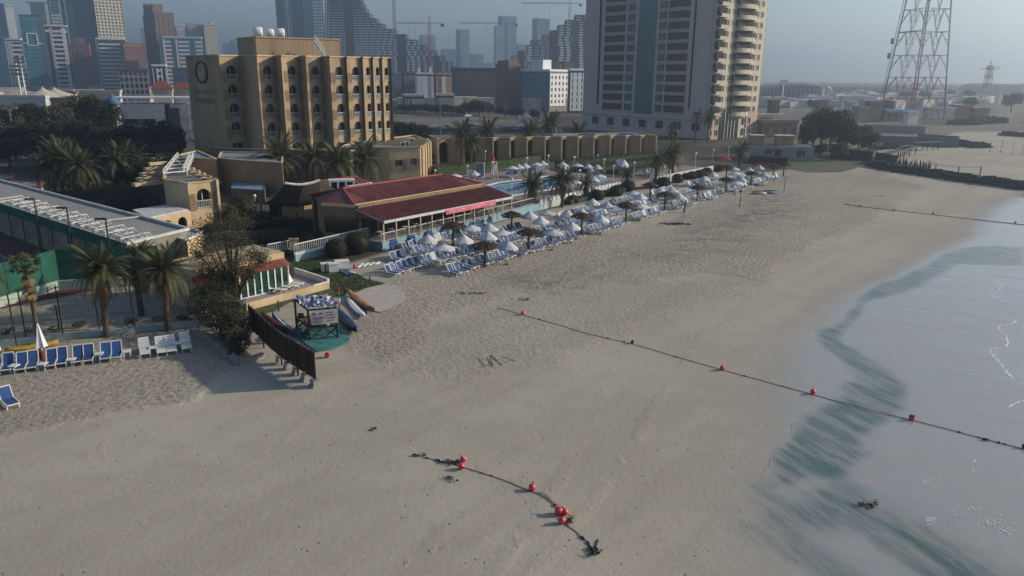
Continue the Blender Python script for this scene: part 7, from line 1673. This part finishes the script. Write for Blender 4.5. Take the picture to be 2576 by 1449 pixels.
# ================================================================ FOREGROUND
# volleyball court fence poles and low wall
wm_=M('pale_blue_green_wall',(.27,.34,.33),.85,.15,.8,streak=True)
wallthing('long low pale wall between sand court and foreground loungers',[G2('B3',-400,880),G2('B3',0,830),G2('B3',800,745),G2('B3',1600,665)],.42,.25,wm_)
for i,(xt,yt,xb,yb) in enumerate([(130,405,200,755),(425,365,485,725),(720,420,765,690),(990,370,1040,670),(55,430,130,830),(365,370,375,450),(430,520,460,710)]):
    b_=G('B3',xb,yb,.1);zt=AT('B3',xt,yt,b_[1])[2];t=thing('net_pole','thin dark fence pole, %s along sand court'%nth(i),'pole',(b_[0],b_[1],0),0,'thin poles round the sand court');MB().tube([(0,0,0),(0,0,zt)],.045,6).build('pole',X['dark'],t);MB().lathe([(.06,zt-.02),(.06,zt+.04),(.01,zt+.05)],6).build('cap',X['dark'],t)
t=thing('net_wires','thin wires strung between the sand court poles','wire',(0,0,0));m=MB()
pp_=[G('B3',-100,790,.1),G('B3',200,755,.1),G('B3',485,725,.1),G('B3',765,690,.1),G('B3',1040,670,.1)]
for a,b_ in zip(pp_,pp_[1:]):
    for z_ in(1.2,3.0): m.bar((a[0],a[1],z_),(b_[0],b_[1],z_),.02)
m.build('wires',X['dark'],t)
# closed parasol with red base
t=thing('closed_parasol','closed white parasol with terracotta base behind foreground loungers','parasol',G('B3',335,925));MB().tube([(0,0,0),(0,0,2.5)],.03,6).build('pole',X['white'],t)
m=MB();n=10;prof=[(.04,2.5),(.10,2.1),(.20,1.5),(.30,1.0),(.34,.85)]
m.lathe([(r_*(1.15 if 0 else 1),z_) for r_,z_ in prof],n);m.v=[(x*(1.2 if i%2 else .75),y*(1.2 if i%2 else .75),z_) for i,(x,y,z_) in enumerate(m.v)];m.build('folded_canopy',X['white'],t);MB().lathe([(.22,0),(.2,.55),(.06,.6)],10).build('base',X['terra'],t)
t=thing('closed_parasol','sliver of a second closed parasol at the left frame edge','parasol',G('B3',-15,960));MB().tube([(0,0,0),(0,0,2.5)],.03,6).build('pole',X['white'],t);MB().lathe([(.04,2.4),(.15,1.8),(.32,.9)],8).build('folded_canopy',X['white'],t)
# palm stem fence with concrete footings
tops=[Vector(G2('B4',972,1000,2.35)),Vector(G2('B4',660,838,2.35)),Vector(G2('B4',500,700,2.35)),Vector(G2('B4',385,590,2.35))]
tops=[Vector(G2('D',791,962)),Vector(G2('D',745,935)),Vector(G2('D',700,905)),Vector(G2('D',655,870)),Vector(G2('D',622,820))]
tops[0]=Vector(G2('B4',975,1320)) 
fe=thing('palm_fence','dark brown fence of palm stems raised on concrete blocks','fence',(0,0,0));rf_=random.Random(5)
sms=[]
for k in range(4):
    m=MB();pts=[];x=rf_.uniform(-.02,.02);m.tube([(0,0,0),(x,0,.8),(x*.5,.0,1.72+k*.05)],[.05,.045,.028],5);sms.append(m.mesh('palm_stem',X['stem']))
line=[Vector(G2('B4',975,1325)),Vector(G2('B4',640,1040))]
E0=Vector(G2('B4',975,1325));top1=Vector(G2('B4',660,838,2.2));top2=Vector(G2('B4',385,590,2.2));top0=Vector(G2('B4',972,1000,2.2))
line=[E0*.5+top0*.5,top1,Vector(G2('B4',500,700,2.2)),top2]
cum=0;cnt=0
for a,b_ in zip(line,line[1:]):
    L_=(b_-a).length;k=0;u=(b_-a)/L_;nn_=Vector((-u.y,u.x))
    while k*.075<L_:
        if cnt<290: p=a+u*k*.075+nn_*rf_.uniform(-.03,.03);part('palm_stem',sms[cnt%4],fe,(p.x,p.y,.55+rf_.uniform(-.08,.05)),(rf_.uniform(-.04,.04),rf_.uniform(-.04,.04),rf_.uniform(0,6)));cnt+=1
        k+=1
m=MB()
for a,b_ in zip(line,line[1:]):
    for z_ in(.8,2.0): m.bar((*a,z_),(*b_,z_),.08)
    m.bar((*a,1.45),(*b_,1.45),.035,1.62)
m.build('backing_mat',X['stem'],fe);m=MB()
for a,b_ in zip(line,line[1:]):
    n=max(1,int((b_-a).length/2.2))
    for k in range(n): p=a+(b_-a)*k/n;m.bar((p.x,p.y,0),(p.x,p.y,2.35),.09)
m.build('posts',X['bark'],fe)
cbm=MB().box((0,0,.33),(.5,.42,.34)).box((.03,.02,.08),(.58,.5,.18)).mesh('concrete_footing',X['concrete'])
d0=(line[1]-line[0]).normalized()
for k in range(5):
    p=line[0]+d0*(.1+1.25*k);o=part('concrete_footing',cbm,fe,(p.x,p.y,-.02+.04*k),(0,0,math.atan2(d0.y,d0.x)),1-.06*k)
# dark sacks/edge under the scrub bank
t=thing('bank_edging','rough sand-filled edging below the shrub bank','edging',(0,0,0));m=MB()
ed=[G2('B3',1480,720),G2('B3',1600,770),G2('B3',1700,850),G2('B3',1770,930),G2('B4',230,1050),G2('B4',300,1120),G2('B4',520,1050)]
for a,b_ in zip(ed,ed[1:]): m.bar((*a,.15),(*b_,.15),.35,.4)
m.build('bags',X['concrete'],t)
# ropes and buoys
def rope(label,pts,rad=.028,knots=0,seed=1,cat='rope'):
    P3=[G(f,x,y,.03) for f,x,y in pts];P3=smooth(dens(P3,6),3);rr=random.Random(seed)
    P3=[(p[0]+rr.uniform(-.02,.02),p[1]+rr.uniform(-.02,.02),.03) for p in P3];t=thing('rope',label,cat,P3[0]);o=P3[0];P3=[(p[0]-o[0],p[1]-o[1],p[2]-o[2]) for p in P3]
    MB().tube(P3,rad,5).build('line',X['rope'],t)
    if knots:
        m=MB()
        for k in range(knots):
            p=P3[rr.randrange(2,len(P3)-2)];m.ball(p,rr.uniform(.04,.08),6,4)
        m.build('weed_knots',X['rope'],t)
    return t
rope('long dark buoy rope running from mid beach into the water',[('D',1252,775),('D',1280,781),('D',1315,792),('D',1400,815),('D',1470,838),('D',1590,864),('D',1700,897),('D',1816,930),('D',1930,961),('D',2044,992),('D',2170,1026),('D',2292,1056),('D',2380,1078),('D',2480,1105),('D',2575,1129),('D',2700,1160)],.018,16)
rope('far thin buoy rope crossing to the sea near groyne',[('D',2122,513),('D',2160,519),('D',2246,529),('D',2346,540),('D',2440,551),('D',2553,563),('D',2640,572)],.035,8,2)
rope('short curved rope of the nearest buoys on damp sand',[('B6',300,292),('B6',400,318),('B6',500,342),('B6',610,362),('B6',700,402),('B6',860,445),('B6',1050,505),('B6',1200,568),('B6',1320,618),('B6',1400,645),('B6',1470,680),('B6',1540,730),('B6',1600,785),('B6',1640,860),('B6',1660,935),('B6',1720,975),('B6',1790,1025),('B6',1840,1080),('B6',1880,1108)],.017,18,3)
rope('second strand lying beside the nearest rope',[('B6',1400,632),('B6',1470,650),('B6',1540,710),('B6',1590,760)],.012,0,4)
rope('frayed rope tail hooking upward at the end of nearest rope',[('B6',1885,1110),('B6',1915,1165),('B6',1950,1215),('B6',1980,1205),('B6',1970,1160),('B6',1985,1095)],.03,10,5)
def tangle(label,f,x,y,sx,sy,n,seed):
    p=G(f,x,y,.03);t=thing('seaweed_tangle',label,'seaweed',p,0,'dark seaweed tangles on the sand');rr=random.Random(seed);m=MB()
    for k in range(n):
        a=Vector((rr.gauss(0,sx),rr.gauss(0,sy),.02));q=[a]
        for j in range(4): q.append(q[-1]+Vector((rr.uniform(-.14,.14),rr.uniform(-.1,.1),rr.uniform(-.01,.03))))
        for v_ in q: v_.z=max(v_.z,.01)
        m.tube(q,[.02,.028,.022,.02,.008],4)
    m.build('strands',X['rope'],t)
tangle('weed tangle at the upper end of nearest rope','B6',275,285,.16,.10,9,1);tangle('net bundle left of the upper buoy pair','B6',565,345,.22,.09,22,2);tangle('open ring of weed below the upper buoy pair','B6',565,505,.16,.12,9,3);tangle('weed clump at the lowest rope end','B6',1955,1222,.12,.08,16,4);tangle('weed clump between rope and lower buoys','B6',1695,915,.12,.15,10,5)
tangle('dark weed clump on wet sand at lower right','B8',1190,890,.2,.08,18,6);tangle('single small dark lump on the open sand','D',938,1080,.05,.04,6,7);tangle('small weed clump by the drawn sand marks','B5',1010,1030,.35,.2,14,8);tangle('weed streak right of first clump below loungers','B5',1210,1030,.4,.15,10,9);tangle('weed clump on open sand under the second row','B5',1720,1100,.4,.2,14,10);tangle('weed piece on the rope at right','B8',2120,375,.08,.05,6,11);tangle('small dark driftwood far up the beach','B2',1120,775,.5,.15,8,12)
# marks drawn in the sand
t=thing('sand_drawing','zigzag marks scratched in the sand mid beach','marks',G('D',1240,912,.01));m=MB();rr=random.Random(3)
def gp(u,v): p=G('D',u,v,.02);return (p[0]-t.location.x,p[1]-t.location.y,.012)
for a,b_ in [((1203,899),(1224,926)),((1206,910),(1230,897)),((1226,899),(1240,921)),((1240,921),(1236,893)),((1236,893),(1262,918)),((1245,906),(1268,901)),((1262,895),(1296,908)),((1212,922),(1236,915)),((1270,912),(1285,905))]:
    q=dens([gp(*a),gp(*b_)],6,.03,3);m.tube([(p[0],p[1],.012) for p in q],[rr.uniform(.01,.024) for _ in q],4)
m.build('furrows',M('turned_sand',(.21,.17,.13),.95,.3,6),t)
# buoys
bb_=MB().ball((0,0,.0),.17,16,10).mesh('ball',X['buoy'])
for pl_ in bb_.polygons: pl_.use_smooth=True
bn_=MB().lathe([(.05,0),(.06,.04),(.03,.07)],8).mesh('neck',X['buoy']);be_=MB().tube([(.05*math.cos(a),0,.09+.05*math.sin(a)) for a in[k*math.pi/4 for k in range(9)]],.012,5).mesh('eyelet',X['dark'])
BU=[('D',824,899,1.15,'lone pink buoy on the sand beyond the palm fence'),('D',1315,792,1.0,'first buoy from the land end of long rope'),('D',1816,931,1.0,'second buoy on the long rope'),('D',2044,991,1.0,'third buoy on the long rope, before the teal pool'),('D',2292,1056,1.0,'fourth buoy on the long rope at the water edge'),
('B6',685,340,.95,'upper buoy of the upper pair on the nearest rope'),('B6',665,412,.95,'lower buoy of the upper pair on the nearest rope'),('B6',1352,618,1.0,'single buoy midway along the nearest curved rope'),('B6',1610,852,1.15,'larger buoy of the touching pair on nearest rope'),('B6',1668,856,.95,'smaller buoy of the touching pair on nearest rope'),('B6',1640,940,.95,'lowest buoy below the touching pair'),
('B2',920,880,1.0,'first pale pink buoy on the far rope'),('B2',1265,922,1.0,'second pale pink buoy on the far rope')]
for k,(f,x,y,s_,l) in enumerate(BU):
    p=G(f,x,y,0);t=thing('buoy',l,'buoy',(p[0],p[1],.165*s_),k*1.3,'pink buoys on the beach',s_);t.rotation_euler=(random.Random(k).uniform(-1.2,1.2),random.Random(k+9).uniform(.4,1.4),k);part('ball',bb_,t);part('neck',bn_,t,(0,0,.16));part('eyelet',be_,t,(0,0,.16))
for k,(f,x,y) in enumerate([('D',1590,864),('D',2575,1127),('B2',1660,950),('B2',2485,1045)]):
    t=thing('dark_float',['dark float midway along the long rope','dark float at the right frame edge on long rope','dark float on far rope over sand','dark float on far rope over water'][k],'float',G(f,x,y,0),0,'small dark floats on the ropes');MB().ball((0,0,.12),.13,8,6).build('ball',X['dark'],t);MB().tube([(0,0,.2),(0,0,.3)],.04,5).build('neck',X['dark'],t)
# ================================================================ GROYNE AND FAR SHORE
def rocks(name,pts,wd,n,seed,smin=.35,smax=.9,label=None,hh=1.0):
    rr=random.Random(seed);m=MB()
    seg=list(zip(pts,pts[1:]));Ls=[math.dist(a,b_) for a,b_ in seg];tot=sum(Ls)
    for k in range(n):
        q=rr.uniform(0,tot);i=0
        while q>Ls[i] and i<len(Ls)-1: q-=Ls[i];i+=1
        a,b_=seg[i];f=q/Ls[i];nx,ny=-(b_[1]-a[1])/Ls[i],(b_[0]-a[0])/Ls[i];w_=rr.gauss(0,wd*.35);c=(a[0]+(b_[0]-a[0])*f+nx*w_,a[1]+(b_[1]-a[1])*f+ny*w_);z_=max(0,hh*(1-abs(w_)/wd))*rr.uniform(.2,1)
        s_=rr.uniform(smin,smax);v0=len(m.v);P=[];
        for j in range(8):
            P.append((c[0]+s_*(1 if j&1 else -1)*rr.uniform(.4,.8),c[1]+s_*(1 if j&2 else -1)*rr.uniform(.4,.8),z_+s_*(.75 if j&4 else -.5)*rr.uniform(.5,.9)))
        m.add(P,[(0,2,3,1),(4,5,7,6),(0,1,5,4),(1,3,7,5),(3,2,6,7),(2,0,4,6)])
    return m.build(name,X['rock'],kind='stuff')
rocks('breakwater_rocks',[G2('B2',1050,470),G2('B2',1300,520),G2('B2',1600,560),G2('B2',2000,625),G2('B2',2575,700),(104,120)],2.2,1500,1,.3,.75,hh=1.3)
rocks('far_rock_spit',[G2('A5',1960,1180),G2('A5',2080,1170),G2('A5',2230,1150),G2('A5',2380,1165)],7,400,2,.8,1.8,hh=2)
rocks('far_rock_line',[G2('B2',2370,160),G2('B2',2700,185)],2,160,3,.6,1.2,hh=1.2)
rocks('shore_rubble',[G2('B2',1480,240),G2('B2',1800,250),G2('B2',2180,290)],4.0,500,4,.35,.9,hh=1.5)
rocks('pale_rubble',[G2('B2',1080,300),G2('B2',1400,280)],3,200,5,.3,.7,hh=.6)
t=thing('groyne_fence','wire and post fence standing along the rock groyne','fence',(0,0,0));m=MB();rl=MB();pv=None
for x,y,yt in[(1620,540,420),(1675,545,440),(1905,572,490),(2128,575,512)]:
    b_=G('B2',x,y,.3);h=1.9;m.bar(b_,(b_[0],b_[1],h+.3),.14)
    if pv:
        for z_ in(.9,2.1): rl.bar((*pv,z_),(*b_[:2],z_),.05)
    pv=b_[:2]
m.build('posts',X['bark'],t);rl.build('rails',X['dark'],t)
t=thing('groyne_screen','ragged dark palm frond screen at the landward end of groyne','screen',(0,0,0));rr=random.Random(8);st_=MB().tube([(0,0,0),(.05,0,1.2),(.0,0,2.1)],[.09,.12,.03],5).mesh('frond_bundle',X['stem'])
for k in range(46):
    f=k/45;x=1290+320*f;y=480+50*f;p=G('B2',x+rr.uniform(-4,4),y,0);part('frond_bundle',st_,t,p,(rr.uniform(-.12,.12),rr.uniform(-.15,.15),rr.uniform(0,6)),rr.uniform(.7,1.15))
wallthing('solid grey panel wall between hedge and the ragged screen',[G2('B2',1075,435),G2('B2',1280,478)],2.4,.2,X['tdark'])
wallthing('long low grey wall with frayed seaward end',[G2('B2',1500,215),G2('B2',1915,245)],2.2,.3,X['tgrey'])
for k,(x0,y0,x1,y1,w_) in enumerate([(880,310,1110,240,2.2),(1180,345,1490,270,2.4),(1450,235,1720,225,2.2),(1320,300,1420,262,2)]):
    a=G('B2',x0,y0,2.2);b_=G('B2',x1,y1,2.2);t=thing('shade_shelter','dark thatched shade shelter on posts, %s beside the far shore wall'%nth(k),'shelter',(0,0,0),0,'shade shelters by the far shore')
    MB().bar(a,b_,w_,.18).build('roof',X['tdark'],t);m=MB();nn_=5
    for j in range(nn_+1): p=Vector(a)+(Vector(b_)-Vector(a))*j/nn_;m.bar((p.x,p.y,0),(p.x,p.y,2.15),.14)
    m.build('posts',X['bark'],t)
for k,(x,y) in enumerate([(2340,330),(2450,350),(2555,355),(2230,325)]):
    p=G('B2',x,y);t=thing('goal_post','faint pole standing alone on the far sand, %s'%nth(k),'pole',p,0,'faint poles on the far sand');MB().tube([(0,0,0),(0,0,3.2)],.05,5).build('pole',X['metal'],t);MB().lathe([(.3,0),(.25,.2),(.06,.3)],6).build('base',X['concrete'],t)
# cars
def car_meshes(body):
    m=MB();prof=[(-2.1,.35),(-2.15,.8),(-1.6,.95),(-1.1,1.4),(.5,1.42),(1.15,.98),(2.05,.85),(2.15,.4)]
    n=len(prof);vs=[(x,-.85*(1 if z_<1.1 else .82),z_) for x,z_ in prof]+[(x,.85*(1 if z_<1.1 else .82),z_) for x,z_ in prof];m.add(vs,[tuple(range(n-1,-1,-1)),tuple(range(n,2*n))]+[(i,(i+1)%n,(i+1)%n+n,i+n) for i in range(n)])
    g=MB()
    for y in(-.8,.8): g.add([(-1.35,y,1.0),(-1.0,y*.93,1.33),(.45,y*.93,1.34),(.95,y,1.0)],[(0,1,2,3)])
    g.v=[(x,y*1.02,z_) for x,y,z_ in g.v];g.add([(.62,-.66,1.38),(1.12,-.72,1.02),(1.12,.72,1.02),(.62,.66,1.38)],[(0,1,2,3)]);g.add([(-1.2,-.66,1.38),(-1.58,-.72,1.0),(-1.58,.72,1.0),(-1.2,.66,1.38)],[(0,1,2,3)])
    w_=MB().lathe([(.01,-.1),(.31,-.1),(.33,0),(.31,.1),(.01,.1)],12);w_.v=[(a,c,b_) for a,b_,c in w_.v]
    return m.mesh('body',X[body]),g.mesh('windows',X['glassd']),w_.mesh('wheel',X['tyre'])
CM={k:car_meshes(k) for k in('carw','card','carb')}
def car(f,x,y,rz,kind,label,group):
    t=thing('parked_car',label,'car',G(f,x,y),rz,group);b_,g,w_=CM[kind];part('body',b_,t);part('windows',g,t)
    for a in(-1.35,1.35):
        for c in(-.8,.8): part('wheel',w_,t,(a,c,.33))
cs=random.Random(4)
for k,(f,x,y,kd) in enumerate([('A6',30,385,'carw'),('A3',1505,1090,'carw'),('A3',1570,1098,'carw'),('A3',1615,1100,'carw'),('A3',1650,1098,'carw'),('A3',1735,1105,'carw'),('A3',1780,1100,'card'),('A3',1850,1085,'card'),('A3',1920,1092,'carw'),('A3',1700,1085,'carb'),('A3',640,1320,'carb'),('A3',680,1312,'carw'),('A3',720,1302,'card'),('A3',760,1320,'carb'),('A3',970,1285,'card'),('A3',1010,1300,'carw'),('A3',1310,1140,'carw'),('A3',925,1180,'carw'),('A3',1270,1300,'carw'),('A3',1400,1310,'carb'),('A3',1330,1318,'card'),('A3',1450,1318,'carb')]):
    car(f,x,y,cs.uniform(-.5,.9),kd,'%s car, %s counted from the left edge across the car parks'%({'carw':'white','card':'dark','carb':'blue'}[kd],nth(k)),'parked cars')
t=thing('street_lamp','tall grey street lamp by the car park at left edge','street lamp',G('A6',178,400));zt=AT('A1',85,1090,t.location.y)[2];MB().tube([(0,0,0),(0,0,zt)],[.14,.07],6).build('pole',X['metal'],t);MB().bar((-1.2,0,zt),(1.2,0,zt),.1).build('arm',X['metal'],t)
for x in(-1.2,1.2): MB().box((x,0,zt),(.7,.3,.14)).build('lamp_head',X['whitedirty'],t)
for k,(u,v,vt) in enumerate([(1107,425,255),(1222,300,250),(1143,305,262),(1270,280,262)]):
    Y=[200,300,290,330][k];p=AT('D',u,300,Y);z1=AT('D',u-1,vt,Y)[2];t=thing('street_lamp','thin street lamp, %s beside the sandy lot'%nth(k),'street lamp',(p[0],Y,0),0,'street lamps by the sandy lot');MB().tube([(0,0,0),(0,0,z1)],.09,5).build('pole',X['metal'],t);MB().box((.4,0,z1),(1,.25,.12)).build('lamp_head',X['metal'],t)
bpy.context.view_layer.update()
print('objects',len(bpy.data.objects),'loungers',NL[0])
